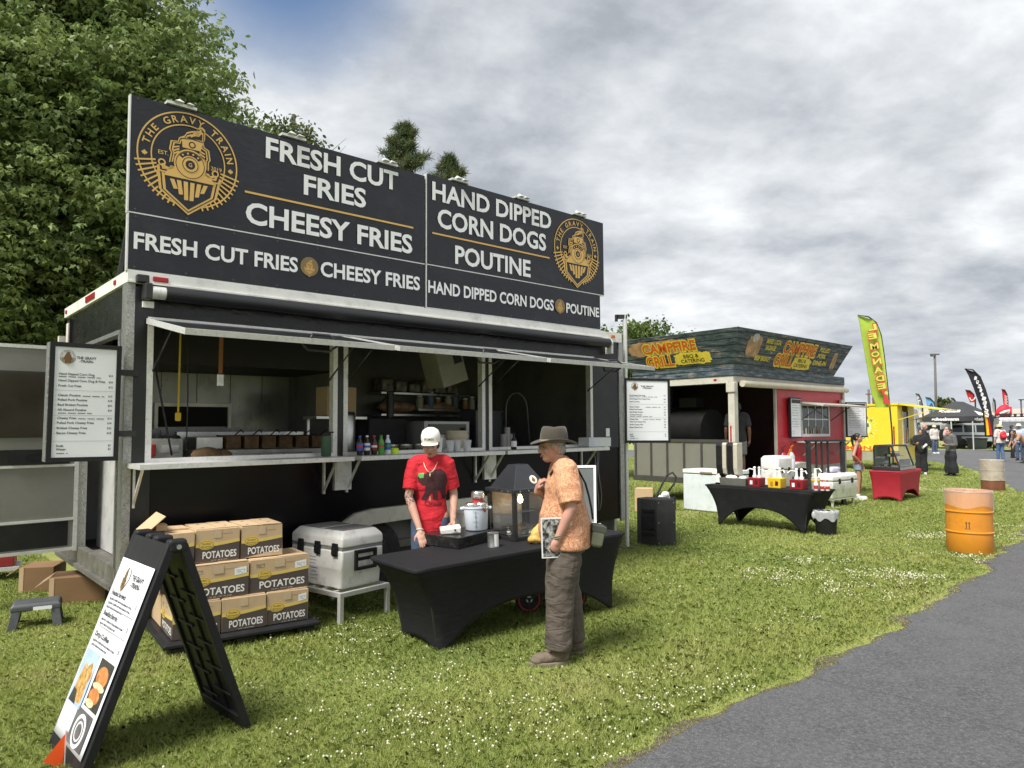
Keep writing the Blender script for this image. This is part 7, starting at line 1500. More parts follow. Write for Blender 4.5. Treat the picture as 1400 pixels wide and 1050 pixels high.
b = MB(); b.box(-.03, T2L + .02, -.02, -.0005, 2.86, 3.0); b.box(-.03, -.0005, 0, T2W, 2.84, 3.0); b.build('roof_rail', CREAM_M, t2)
b = MB(); b.box(-.03, .13, -.035, .13, .47, 2.86); b.box(-.06, .06, -.06, .16, 2.62, 2.84); b.build('corner_post', CREAM_M, t2, bevel=.01)
b = MB(); b.box(0.0, .08, T2W - .1, T2W, .57, 2.95); b.box(PU - .06, PU, .02, .08, .57, 2.95); build_each(b, 'porch_post', CREAM_M, t2)
b = MB(); b.box(-.038, -.031, .05, .085, 1.35, 1.85); b.box(-.036, -.031, 1.9, 2.35, 2.90, 2.96); b.box(-.036, -.031, .42, .5, 2.90, 2.945); b.build('marker_light', RED_LENS, t2)
# lower end panel with uprights
b = MB(); b.box(-.01, .02, .131, T2W, .60, 1.46); b.build('end_panel', mat('panel_grey', (0.22, 0.215, 0.185), 0.5, .3, var=.07, vs=2), t2)
b = MB(); b.box(-.035, .03, .131, T2W, 1.461, 1.53); b.box(-.05, .03, 0, T2W, .47, .599)
for k in range(6): y = .35 + .5 * k; b.box(-.03, -.0105, y, y + .055, .60, 1.46)
b.build('end_frame', mat('frame_grey', (0.07, 0.068, 0.06), .5, .3, var=.2), t2)
# back wall with an opening through which the tree shows, and the smoker
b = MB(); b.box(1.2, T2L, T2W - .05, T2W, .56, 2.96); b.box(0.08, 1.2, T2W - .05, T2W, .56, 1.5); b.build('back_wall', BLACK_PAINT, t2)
b = MB(); b.box(T2L - .04, T2L, 0.02, T2W - .05, .50, 2.96); b.build('end_wall', RED_SKIN, t2); b = MB(); b.box(PU, PU + .05, .02, T2W - .05, .56, 2.96); b.build('cross_wall', mat('shaded_red_wall', (.012, .003, .003), .6, var=.3, spec=.2), t2)  # cross wall: porch shade put into its red, nearly black
b = MB(); b.M = front(0, .01, 0); b.prism([(PU, .95), (PU + .5, .98), (PU + 2.2, .82), (T2L, .86), (T2L, 2.95), (PU, 2.95)], -.03, 0.0); b.build('front_skin', RED_SKIN, t2)
b = MB(); b.M = front(0, .012, 0); b.prism([(PU + 1.5, .50), (T2L, .50), (T2L, .858), (PU + 2.2, .818), (PU + 1.5, .90)], -.03, 0.0); b.build('lower_skin', mat('skirt_grey', (.42, .42, .41), .4, .4, var=.1), t2)
b = MB(); b.box(T2L - .05, T2L + .03, -.03, 0.009, .47, 2.86); b.build('corner_trim', CREAM_M, t2)
for wx in (2.45, 3.15):
 wm = MB(); wm.M = Matrix.Translation((wx, .02, .36)) @ Matrix.Rotation(R(90), 4, 'X'); wm.lathe([(.18, -.1), (.32, -.1), (.36, -.06), (.36, .06), (.32, .1), (.18, .1)], n=30); w = wm.build('wheel', RUBBER, t2, smooth='auto'); rm = MB(); rm.M = wm.M; rm.lathe([(0, .05), (.1, .06), (.18, .03), (.19, .101), (.19, -.1)], n=24, caps=False); rm.build('rim', WHITE_PAINT, w, smooth='auto')
b = MB(); P = [(2.8 + .85 * math.cos(R(a)) * (1.0 if abs(math.cos(R(a))) < .8 else 1), .40 + .52 * math.sin(R(a))) for a in range(0, 181, 12)]; b.ring_loft([[(x, -.16, z), (x, -.16, z + .03), (x, .02, z + .03), (x, .02, z)] for x, z in P]); b.M = front(0, -.13, 0); b.prism(P + [(x * .9 + .28, z * .84 + .03) for x, z in P[::-1]], -.02, .0); b.build('fender', WHITE_PAINT, t2)
# awning roll
b = MB(); b.cyl((.18, -.12, 2.82), (T2L, -.10, 2.86), .075, n=16); b.build('rolled_awning', mat('cream_awning', (.55, .50, .40), .6, var=.1, bump=.3, bs=8), t2, smooth='auto')
# serving window
wu0, wu1, wz0, wz1 = 3.02, 4.58, 1.58, 2.44
b = MB(); b.box(wu0, wu1, -.042, -.0255 + .004, wz0, wz0 + .07); b.box(wu0, wu1, -.042, -.0215, wz1 - .06, wz1); b.box(wu0, wu0 + .06, -.042, -.0215, wz0 + .0705, wz1 - .0605); b.box(wu1 - .06, wu1, -.042, -.0215, wz0 + .0705, wz1 - .0605)
wf = b.build('serving_window', ALU, t2)
b = MB(); b.box(wu0 + .061, wu1 - .061, -.026, -.022, wz0 + .071, wz1 - .061); b.build('dark_glass', mat('night_glass', (.02, .022, .024), .1, var=.4, vs=2), wf)
b = MB()
for k in (1, 2, 3): x = wu0 + (wu1 - wu0) * k / 4; b.box(x - .015, x + .015, -.036, -.0265, wz0 + .071, wz1 - .061)
b.box(wu0 + .061, wu1 - .061, -.0355, -.027, 2.02, 2.05); b.build('glazing_bar', ALU, wf)
b = MB()
for i in range(9): x = wu0 + .10 + .14 * i + .02 * math.sin(i * 7); b.cyl((x, -.031, wz0 + .072), (x, -.031, wz0 + .17 + .05 * (i % 3)), .018, n=8, m=i % 3)
b.build('bottles_on_sill', [mat('sauce_orange', (.5, .15, .03)), mat('sauce_white', (.5, .52, .5)), mat('sauce_dark', (.05, .03, .03))], wf)
b = MB(); M = Matrix.Translation((0, -.045, 2.46)) @ Matrix.Rotation(R(8), 4, 'X'); b.M = M; b.box(wu0 - .05, T2L - .1 + .2, -.62, 0, -.02, .02); sh = b.build('window_hatch', CREAM_M, t2)
b = MB()
for u in (wu0 + .05, wu1 + .1): b.tube([(u, -.55, 2.37), (u, -.02, 2.0)], .012, 6)
b.build('hatch_strut', BLACK_METAL, sh)
b = MB(); b.box(wu0 - .25, T2L + .1, -.45, -.022, 1.43, 1.47); sh = b.build('counter_shelf', ALU, t2); b = MB()
for u in (wu0 + .1, wu1 + .3): b.bar((u, -.40, 1.42), (u, -.025, 1.10), .03)
build_each(b, 'shelf_brace', ALU, sh)
b = MB(); b.M = Matrix.Rotation(R(2), 4, 'Y'); b.disc((0, 0), 0, 0, 0) if False else b.cbox((T2L - .3, -.06, 2.72), (.16, .1, .1)); b.build('flood_light', CREAM_M, t2, bevel=.02)
# the sign: vertical fascia, then boards that flare outwards
b = MB(); f0, f1 = 3.0, 3.22; b.box(-.045, T2L, -.05, -.021, f0, f1); b.box(-.045, -.031, -.021, T2W, f0, f1); b.build('fascia_board', WOODP, t2)
SL = 4.86; A_, B_ = .36, .36
zb_, zt_ = 3.22, 4.05
fv = [(-.045, -.05, zb_), (SL, -.05, zb_), (SL + .42, -.05 - A_, zt_), (-.045 - B_, -.05 - A_, zt_)]; ev = [(-.045, -.05, zb_), (-.045 - B_, -.05 - A_, zt_), (-.045 - B_, T2W + .15, zt_), (-.045, T2W, zb_)]
def slab(vs, th):
 n = (Vector(vs[1]) - Vector(vs[0])).cross(Vector(vs[2]) - Vector(vs[0])).normalized() * th; b = MB(); w = [Vector(v) - n for v in vs]; k = len(vs); b.add(list(vs) + w, [tuple(range(k)), tuple(range(k, 2 * k))[::-1]] + [(i, k + i, k + (i + 1) % k, (i + 1) % k) for i in range(k)]); return b
fs_ = slab(fv, .03).build('sign_board', WOODP, t2); es_ = slab(ev, .03).build('sign_board', WOODP, t2)
YEL2 = mat('sign_yellow', (.72, .56, .06), .5); ORG = mat('sign_orange', (.62, .10, .015), .5); BRN = mat('sign_dark', (.04, .02, .012), .5); SCR = mat('sign_scorch', (.42, .25, .13), .5, var=.4, vs=6)
def face_frame(o, xa, up):
 x = Vector(xa).normalized(); y = Vector(up); y = (y - x * y.dot(x)).normalized(); n = x.cross(y); M = Matrix((x, y, n)).transposed().to_4x4(); M.translation = Vector(o); return M
FF = face_frame(fv[0], (1, 0, 0), (0, -A_, zt_ - zb_)); EF = face_frame(ev[3], (0, -1, 0), (-B_, 0, zt_ - zb_)); FH = math.hypot(A_, zt_ - zb_)
def two_tone(b, s, x0, x1, y0, y1, z, mo, mi, g=.022):
 b.text(s, x0 - g, x1 + g, y0 - g * .9, y1 + g * .9, z=z, m=mo, bold=.085); b.text(s, x0, x1, y0, y1, z=z + .004, m=mi, bold=.02)
def splash(b, x0, x1, y0, y1, z0, m, seed):
 r_ = random.Random(seed); n = 34; P = []
 for k in range(n):
  a = 2 * math.pi * k / n; q = 1 + .10 * r_.uniform(-1, 1); cx, cy = (x0 + x1) / 2, (y0 + y1) / 2; sx = math.copysign(abs(math.cos(a)) ** .45, math.cos(a)); sy = math.copysign(abs(math.sin(a)) ** .45, math.sin(a)); P.append((cx + sx * (x1 - x0) / 2 * q, cy + sy * (y1 - y0) / 2 * q))
 b.prism(P, z0, z0 + .002, m)
b = MB(); b.M = EF; splash(b, .15, 1.9, .42, .80, .003, 0, 3); two_tone(b, 'CAMPFIRE', .55, 2.14, .49, .73, .007, 1, 2); splash(b, 1.42, 2.45, .12, .42, .006, 1, 5); two_tone(b, 'GRILL', .58, 1.42, .14, .40, .010, 1, 2); b.text('BBQ &', 1.72, 2.15, .29, .385, z=.0105, m=3, bold=.015); b.text('CATERING', 1.62, 2.28, .17, .26, z=.0105, m=3, bold=.015); b.build('lettering', [SCR, YEL2, ORG, BRN], es_)
b = MB(); b.M = FF; two_tone(b, 'CAMPFIRE', 1.84, 3.44, .47, .76, .007, 1, 2); two_tone(b, 'GRILL', 1.60, 2.48, .14, .42, .007, 1, 2); splash(b, 2.46, 3.38, .08, .40, .006, 1, 8); b.text('BBQ &', 2.72, 3.12, .27, .365, z=.0105, m=3, bold=.015); b.text('CATERING', 2.58, 3.26, .14, .235, z=.0105, m=3, bold=.015)
for s, x0, x1, y in (('SMOKED', .98, 1.30, .64), ('LOCAL', 1.34, 1.66, .64), ('SAUSAGE', 1.02, 1.48, .48), ('BEEF BRISKET', .72, 1.42, .20), ('PULLED', 3.62, 4.15, .62), ('PORK', 3.62, 4.05, .45), ('DINE-IN', 3.50, 4.2, .26)): b.text(s, x0, x1, y, y + .115, z=.007, m=1, bold=.03)
b.build('lettering', [SCR, YEL2, ORG, BRN], fs_)
b = MB(); b.M = FF; splash(b, .25, .80, .25, .78, .003, 0, 11); splash(b, .38, .62, .62, .82, .006, 1, 12); splash(b, 4.45, 4.70, .20, .66, .003, 0, 13); b.build('faded_picture', [SCR, mat('pale_blotch', (.45, .45, .44), .5, var=.4, vs=12)], fs_)
# the smoker inside the porch
t = thing('smoker', 'large black barrel smoker standing in the porch of the red trailer', 'smoker', T2M @ Vector((.5, 1.2, .565)), T2A)
b = MB(); b.M = Matrix.Translation((0.25, .6, 1.15)) @ Matrix.Rotation(R(90), 4, 'X'); b.cyl((0, 0, -.75), (0, 0, .75), .55, n=28); b.build('drum', mat('smoker_black', (.006, .006, .006), .6, var=.3, spec=.2), t, smooth='auto'); b = MB(); b.box(-.3, .3, .9, 1.5, 0, 1.75); b.cyl((.3, 1.2, 1.75), (.3, 1.2, 2.3), .1); b.box(.1, .45, .25, .75, 1.75, 2.0); b.build('fire_box', mat('smoker_black', (0, 0, 0)), t, bevel=.01); b = MB()
for x in (0, .45):
 for y in (0, 1.1): b.bar((x, y, 0), (x, y, .75), .05)
b.build('leg', BLACK_METAL, t)
# menu boards of the red trailer
def small_menu(label, loc, rz, w, h, dark_head):
 t = thing('menu_board', label, 'menu board', loc, rz); b = MB(); b.box(0, w, 0, .06, 0, h); b.build('frame', BLACK_PLASTIC, t, bevel=.006); b = MB(); b.box(.035, w - .035, -.004, -.0005, .035, h - .035); p = b.build('menu_sheet', PAPER, t)
 b = MB(); b.M = front(0, -.0065, 0); b.prism([(.05, h * .86), (w - .05, h * .86), (w - .05, h * .955), (.05, h * .955)], 0, .001, m=1)
 for k, s in enumerate(('Brisket Sandwich', 'Pulled Pork Sandwich', 'Smoked Sausage', 'Bacon Burger', 'Grilled Dog', 'Loaded Fries', 'Mac and Cheese', 'Pork Nachos', 'Corn on the Cob')):
  y = h * (.80 - .062 * k - (.03 if k > 4 else 0)); b.text(s, w * .12, w * (.62 + .1 * (k % 2)), y, y + .021, m=0, bold=.01); b.text('$%d' % (9 + 2 * k % 7), w * .80, w * .88, y, y + .019, m=0)
 for k, s in enumerate(('Soda', 'Water')): b.text(s, w * .12, w * .28, h * (.16 - .05 * k), h * (.16 - .05 * k) + .018, m=0)
 b.build('lettering', [INK, mat('menu_header', (.03, .018, .015), .5)], p); return t
small_menu('narrow menu board hung on the red trailer left of its window', T2M @ Vector((2.38, -.10, 1.55)), T2A, .55, 1.02, True)
small_menu('wide menu board hung off the far end of the red trailer', T2M @ Vector((T2L + .04, -.05, 1.55)), R(6), .62, .98, True)
# man in the porch
(pm_, _, _, _), _ = far_person('person in a black T-shirt and grey shorts standing in the porch of the red trailer', 1016, 16.35, (.3, .95), 1.86, skin=SKIN3, hair=HAIR_D, z=.56, top=dict(mat=mat('black_cotton', (.012, .012, .016), .85), sleeve=.8), pants=dict(mat=mat('grey_shorts', (.14, .14, .13), .85), len=.45, name='shorts', loose=1.1), shoes=WSH)
pm_.location = T2M @ Vector((.62, .30, .565))
# porch railing, coolers, extinguishers
t = thing('porch_railing', 'black metal railing gate standing in front of the red trailer door', 'railing', T2M @ Vector((1.15, -1.15, 0)), T2A - R(14))
b = MB()
for x, w in ((0, .10), (1.12, .10)): b.box(x, x + w, 0, .06, 0, 1.48)
build_each(b, 'post', BLACK_METAL, t); b = MB(); b.box(-.03, 1.25, -.01, .07, 1.481, 1.53); b.build('top_rail', BLACK_METAL, t); b = MB()
for x in (.28, .46, .66): b.box(x, x + .035, .01, .045, .05, 1.48)
build_each(b, 'bar', BLACK_METAL, t)
cooler('cooler', 'upright white cooler standing in the doorway of the red trailer', T2M @ Vector((1.55, -.55, .10)), T2A, .62, .45, 1.05, 2, False, False)
cooler('cooler', 'long white cooler with faded print on a low stand below the red trailer window', T2M @ Vector((2.72, -1.55, .20)), T2A, 1.25, .55, .56, 2, False)
t = thing('cooler_stand', 'low steel stand under the long white cooler', 'stand', T2M @ Vector((2.72, -1.55, 0)), T2A); b = MB(); b.box(-1.2, 0, .03, .5, .165, .198); b.build('top_frame', ALU, t)
for x in (-1.15, -.12):
 for y in (.06, .45): b = MB(); b.box(x, x + .05, y, y + .04, 0, .1645); b.build('leg', ALU, t)
t = thing('folded_towel', 'pale lavender towel rolled up on the long white cooler', 'towel', T2M @ Vector((2.1, -1.3, .765)), T2A); b = MB(); b.capsule((-.2, 0, .07), (.22, .02, .07), .07, .06); b.capsule((-.15, .08, .06), (.2, .1, .05), .06, .05); blob(b.build('towel_roll', mat('lavender', (.55, .55, .66), .9), t), .015, 3, .02, .06)
for lab, u, m_ in (('red fire extinguisher with a white label by the red trailer door', 1.62, 'extinguisher_red'), ('silver fire extinguisher with an orange head by the red trailer door', 2.0, 'extinguisher_silver')):
 t = thing('fire_extinguisher', lab, 'extinguisher', T2M @ Vector((u, -.28, .62)), T2A); col = mat(m_, (.45, .015, .02) if 'red' in m_ else (.5, .5, .5), .35); b = MB(); b.lathe([(.085, 0), (.095, .02), (.095, .5), (.06, .57), (.03, .6)], n=20); b.build('cylinder', col, t, smooth='auto'); b = MB(); b.lathe([(.0955, .2), (.097, .21), (.097, .42), (.0955, .43)], n=20, caps=False); b.build('label', PAPER, t, smooth='auto'); b = MB(); b.cyl((0, 0, .6), (0, 0, .68), .035, n=10); b.bar((0, 0, .70), (.13, 0, .76), .025); b.tube([(-.03, 0, .66), (-.13, 0, .5), (-.11, 0, .2)], .014, 6); b.build('valve', ORANGE_LENS if 'silver' in m_ else BLACK_METAL, t)
 b = MB(); b.box(-.08, .08, -.08, .08, -.62, 0); b.build('bracket', DARK_GREY, t)
# ---------------------------------------------------------------- freezer, speaker, crate, carton between the trailers
t = thing('chest_freezer', 'white chest freezer standing on the grass beside the red trailer', 'freezer', (3.76, 15.70, 0), R(-49.5)); FZ = mat('freezer_white', (.62, .68, .70), .4, var=.04, dirt=(.3, .3, .28), dirt_amt=.35, dirt_s=5)
b = MB(); b.box(0, 1.2, 0, .66, .03, .80); b.build('cabinet', FZ, t, bevel=.012); b = MB(); b.box(-.008, 1.208, -.012, .668, .815, .90); ld = b.build('lid', WHITE_PLASTIC, t, bevel=.015); b = MB(); b.box(.45, .75, -.03, -.0125, .83, .86); b.build('handle', mat('handle_bronze', (.3, .22, .15), .4), ld, bevel=.006); b = MB(); b.box(.0, 1.2, .01, .65, .801, .8145); b.build('seal', BLACK_PLASTIC, t); b = MB(); b.box(.96, 1.06, -.006, -.0005, .10, .30); b.build('vent_grille', DARK_GREY, t)
t = thing('loudspeaker', 'black loudspeaker cabinet standing on the lawn at the end of the black trailer', 'speaker', (2.19, 11.0, 0), R(10))
b = MB(); P = [(.27, -.16), (.27, .22), (-.02, .30), (-.22, .18), (-.22, .02), (-.03, -.16)]; b.ring_loft([[(x * k, y * k, z) for x, y in P] for k, z in ((.97, 0), (1, .015), (1, .685), (.97, .70))]); b.build('cabinet', mat('speaker_black', (.022, .023, .024), .7, var=.2, bump=.25, bs=160, dirt=(.1, .1, .1), dirt_amt=.25), t, smooth='auto')
b = MB(); b.M = Matrix.Translation((-.125, -.07, 0)) @ Matrix.Rotation(R(-43.5), 4, 'Z')
for z in (.16, .50): b.box(-.10, .10, -.03, -.002, z, z + .055)
b.box(-.11, .11, -.025, -.002, .25, .46); b.build('handle_recess', BLACK_PLASTIC, t, bevel=.008)
b = MB()
for x in (-.0, .24):
 for z in (.05, .35, .65): b.cyl((x, -.161, z), (x, -.166, z), .008, n=8)
b.build('screws', STEEL, t)
t = thing('milk_crate', 'black lattice crate with white scraps beside the chest freezer', 'crate', (3.30, 15.55, 0), R(-30)); b = MB()
for z in (0, .13, .27): b.box(-.2, .2, -.2, -.18, z, z + .03); b.box(-.2, .2, .18, .2, z, z + .03); b.box(-.2, -.18, -.18, .18, z, z + .03); b.box(.18, .2, -.18, .18, z, z + .03)
for k in range(6): x = -.2 + .076 * k; b.box(x, x + .02, -.199, -.182, .03, .27); b.box(x, x + .02, .182, .199, .03, .27); b.box(-.199, -.182, x, x + .02, .03, .27); b.box(.182, .199, x, x + .02, .03, .27)
b.box(-.19, .19, -.19, .19, .005, .02); b.build('lattice', BLACK_PLASTIC, t); b = MB(); b.ell((.0, 0, .27), (.15, .13, .08)); b.ell((.05, -.05, .36), (.09, .08, .07)); blob(b.build('scraps', WHITE_PLASTIC, t), .02, 2, .04, .05)
t = thing('carton', 'small open brown carton behind the black loudspeaker', 'carton', (2.85, 15.5, .0), R(-8)); b = MB(); b.box(-.19, .19, -.15, .15, .0, .50); b.build('box_body', CARD, t, bevel=.005); b = MB(); b.box(-.19, -.185, -.15, .15, .5005, .58); b.box(.185, .19, -.15, .15, .5005, .58); b.build('flap', CARD, t); b = MB(); b.M = front(0, -.152, 0); b.text('10#', -.04, .08, .16, .21, bold=.02); b.build('stamp', INK, t)
t = thing('hose_coil', 'loop of black hose rising beside the milk crate', 'hose', (3.22, 15.2, 0), 0); b = MB(); b.tube([(-.35, 0, .02), (-.2, 0, .25), (-.02, .0, .62), (.08, 0, .80), (.2, 0, .85), (.27, 0, .75), (.22, 0, .6), (.1, 0, .45)], .022, 8); b.build('hose', RUBBER, t, smooth=True)
# ---------------------------------------------------------------- condiment table
A2 = R(-48.7); c2 = Vector((4.61, 12.91)); a2 = Vector((math.cos(A2), math.sin(A2))); n2 = Vector((-math.sin(A2), math.cos(A2)))
cloth_table('cloth_covered_table', 'folding table under a black stretch cover laid with sauce pumps', (c2.x, c2.y, 0), A2, 2.14, .78, .735, BLACK_CLOTH, ins=(.26, .22), insy=.05, arch=.50)
def on2(name, label, cat, s, c, yaw=0, group=None): p = c2 + a2 * s + n2 * c; return thing(name, label, cat, (p.x, p.y, .7365), A2 + yaw, group)
t = on2('drink_dispenser', 'black twin chute cup dispenser with pale curved fronts on the condiment table', 'dispenser', -.95, .0)
CH = mat('chute_cream', (.50, .47, .38), .5)
b = MB(); b.box(-.02, .10, -.16, .22, 0, .03); b.box(-.02, .05, .0, .22, .031, .12); b.ring_loft([[(-.03, -.10, z), (.40, -.10, z), (.40, .22, z), (-.03, .22, z)] for z in (.13, .78)]) if False else None
for x in (-.02, .21): b.ring_loft([[(x, y0, z), (x + .11, y0, z), (x + .11, .2, z), (x, .2, z)] for y0, z in ((-.02, .13), (-.10, .18), (-.13, .35), (-.13, .72), (-.10, .78))])
b.box(-.02, .02, .02, .18, .031, .13); b.build('stand', BLACK_PLASTIC, t, bevel=.006)
b = MB()
for x in (.092, .322): b.ring_loft([[(x, y0, z), (x + .085, y0, z), (x + .085, .1, z), (x, .1, z)] for y0, z in ((.0, .16), (-.07, .19), (-.10, .30), (-.10, .74), (-.08, .775))])
b.build('chute', CH, t, bevel=.01)
b = MB(); b.M = front(0, -.16, .03); b.prism([(.0, .0), (.09, .0), (.10, .10), (.06, .17), (-.0, .13)], 0, .02); b.build('card_holder', WHITE_PLASTIC, t)
t = on2('steel_pan', 'long steel tray of supplies on the condiment table', 'tray', -.55, -.12); b = MB(); b.ring_loft([[(-.26 - k, -.13 - k, z), (.26 + k, -.13 - k, z), (.26 + k, .13 + k, z), (-.26 - k, .13 + k, z)] for k, z in ((0, 0), (.012, .13))]); b.build('pan', mat('dull_steel', (.30, .30, .28), .4, .7, var=.15), t); b = MB(); b.ell((-.1, 0, .13), (.12, .09, .05)); b.ell((.12, .02, .13), (.08, .08, .04)); blob(b.build('supplies', WHITE_PLASTIC, t), .015, 2, .03, .04)
MRED, MYEL = mat('pump_red', (.26, .012, .018), .4), mat('pump_yellow', (.72, .46, .02), .4)
for s, m_, lab, k in ((-.12, MRED, 'dark red sauce pump box nearest the steel tray', 1.0), (.27, MYEL, 'yellow sauce pump box in the middle of the condiment table', 1.1), (.67, MRED, 'dark red sauce pump box between the yellow pump and the sauce bottles', 1.05)):
 t = on2('sauce_pump', lab, 'sauce pump', s, -.17); q = .105 * k; b = MB(); b.ring_loft([[(-q - e, -.09 - e, z), (q + e, -.09 - e, z), (q + e, .12 + e, z), (-q - e, .12 + e, z)] for e, z in ((0, 0), (.006, .15 * k), (.0, .16 * k))]); bx = b.build('pump_box', m_, t, bevel=.008)
 b = MB(); b.M = front(0, -.0975, 0); b.prism([(-.07, .04), (-.02, .04), (-.02, .11), (-.07, .11)], 0, .001); b.build('label', PAPER if m_ is MRED else mat('label_amber', (.45, .2, .02), .5), bx); b = MB(); b.M = front(0, -.0975, 0); b.prism([(.02, .05), (.075, .05), (.08, .11), (.03, .13)], 0, .0015); b.build('recess', mat('recess_dark', (.06, .01, .01), .5), bx)
 for j, (px__, an) in enumerate(((-.04, 200), (.05, 20))):
  b = MB(); b.cyl((px__, .02, .161 * k), (px__, .02, .20 * k), .04, n=14); b.cyl((px__, .02, .20 * k), (px__, .02, .33), .024, .02, n=12); b.ell((px__, .02, .335), (.026, .026, .022)); b.tube([(px__, .02, .30), (px__ + .09 * math.cos(R(an)), .02 - .03, .315), (px__ + .14 * math.cos(R(an)), .0 - .05, .27)], .011, 7); b.build('pump', WHITE_PLASTIC, t, smooth='auto')
t = on2('sauce_dispenser', 'clear sauce dispenser with a yellow band and white pump on the condiment table', 'dispenser', .90, -.02); b = MB(); b.lathe([(.065, 0), (.07, .01), (.07, .2), (.05, .22)], n=20); b.build('jar', mat('jar_grey', (.42, .42, .38), .2), t, smooth='auto'); b = MB(); b.lathe([(.071, .13), (.0725, .132), (.0725, .18), (.071, .182)], n=20, caps=False); b.build('band', MYEL, t, smooth='auto'); b = MB(); b.cyl((0, 0, .221), (0, 0, .36), .025, n=12); b.tube([(0, 0, .34), (.09, -.04, .36), (.13, -.05, .31)], .011, 7); b.build('pump', WHITE_PLASTIC, t, smooth='auto')
for j, (s, c, h, lab) in enumerate(((1.0, -.22, .19, 'tall white sauce bottle at the right end of the condiment table'), (1.08, -.16, .165, 'small red capped white sauce bottle left of its twin'), (1.15, -.12, .165, 'small red capped white sauce bottle at the table corner'))):
 t = on2('sauce_bottle', lab, 'bottle', s, c); b = MB(); b.lathe([(.03, 0), (.034, .01), (.034, h * .6), (.015, h * .82), (.014, h * .9)], n=16); b.build('bottle_body', WHITE_PLASTIC, t, smooth='auto'); b = MB(); b.lathe([(.016, h * .9), (.017, h), (.008, h * 1.1)], n=12); b.build('cap', WHITE_PLASTIC if j == 0 else CUPRED, t, smooth='auto'); b = MB(); b.lathe([(.0345, h * .15), (.0352, h * .17), (.0352, h * .45), (.0345, h * .47)], n=16, caps=False); b.build('label', CUPRED, t, smooth='auto')
t = thing('waste_bin', 'small black waste bin with a clear liner beside the condiment table', 'bin', (5.26, 12.02, 0), R(-20))
b = MB(); b.ring_loft([ring_e((0, 0, z), r, r * .8, 24) for r, z in ((.15, 0), (.155, .01), (.185, .38), (.195, .385), (.195, .40), (.18, .40), (.15, .03))], caps=False); b.add(ring_e((0, 0, .004), .15, .12, 24), [tuple(range(24))]); b.build('bin_body', BLACK_PLASTIC, t, smooth='auto')
FILM = mat_film('bin_liner', (.62, .64, .66), .55, .2); b = MB(); b.ring_loft([[Vector((math.cos(2 * math.pi * q / 40) * (r + .008 * math.sin(q * 2.3 + r * 90)), math.sin(2 * math.pi * q / 40) * (r * .8 + .008 * math.sin(q * 1.7)), z + (.03 * math.sin(q * .9) if z < .35 else .006 * math.sin(q * 1.9)))) for q in range(40)] for r, z in ((.17, .33), (.182, .41), (.20, .41), (.205, .37), (.20, .30), (.198, .26))], caps=False); b.ell((-.19, -.06, .33), (.035, .03, .06)); b.build('liner', FILM, t, smooth=True)
# ---------------------------------------------------------------- red table with the glass counter case
A3 = R(46.6); c3 = Vector((9.86, 18.35)); RC = mat('red_stretch_cover', (.36, .012, .028), .75, var=.1, bump=.15, bs=300)
cloth_table('cloth_covered_table', 'red stretch covered table carrying a glass counter case', (c3.x, c3.y, 0), A3, 1.95, .74, .74, RC, ins=(.12, .12), insy=.05, arch=.34, sidearch=.12)
t = thing('glass_counter_case', 'black framed glass counter case with sloping front on the red table', 'display case', (c3.x, c3.y, .742), A3)
sec = [(-.30, .0), (-.30, .10), (-.14, .60), (.28, .62), (.28, 0)]
b = MB(); b.box(-.86, .52, -.33, .30, 0, .10); b.build('base', BLACK_METAL, t, bevel=.006)
b = MB()
for x in (-.80, .46):
 for (y0, z0), (y1, z1) in (((-.30, .101), (-.14, .60)), ((-.14, .60), (.27, .60)), ((.27, .101), (.27, .60))): b.bar((x, y0, z0), (x, y1, z1), .04, .035)
b.box(-.80, .46, -.15, .28, .60, .635); b.bar((-.80, .27, .35), (-.80, -.2, .35), .015); b.build('frame', BLACK_METAL, t)
b = MB(); b.add([(-.78, -.30, .102), (.44, -.30, .102), (.44, -.145, .59), (-.78, -.145, .59)], [(0, 1, 2, 3)]); b.add([(-.80, -.28, .102), (-.80, .26, .102), (-.80, .26, .59), (-.80, -.13, .59)], [(0, 1, 2, 3)]); b.build('glass_pane', mat_glass('counter_glass', (.8, .86, .82), .16), t)
b = MB(); b.box(-.78, .44, -.10, .25, .34, .35); b.box(-.78, .44, .275, .28, .101, .599)
for k in range(18): b.cbox((-.7 + .065 * k, -.05 + .1 * (k % 3), .13 if k % 2 else .38), (.05, .07, .05), m=1)
b.build('shelf', [mat('case_back', (.28, .30, .25), .5), mat('jar_yellow', (.35, .32, .16), .5)], t)
b = MB(); b.M = Matrix.Translation((0, -.335, .02)); b.box(-.86, .52, 0, .004, .0, .07); b.build('chrome_strip', STEEL, t)
t = thing('leaning_board', 'orange board leaning at the far end of the red table', 'board', (11.5, 20.6, 0), R(60)); b = MB(); b.M = Matrix.Rotation(R(-22), 4, 'X'); b.box(-.3, .3, 0, .03, 0, 1.05); b.build('panel', mat('board_orange', (.75, .25, .03), .5), t, bevel=.01); b = MB(); b.M = Matrix.Rotation(R(-22), 4, 'X'); b.bar((0, .03, .9), (0, .62, .2), .03); b.build('prop', BLACK_METAL, t)
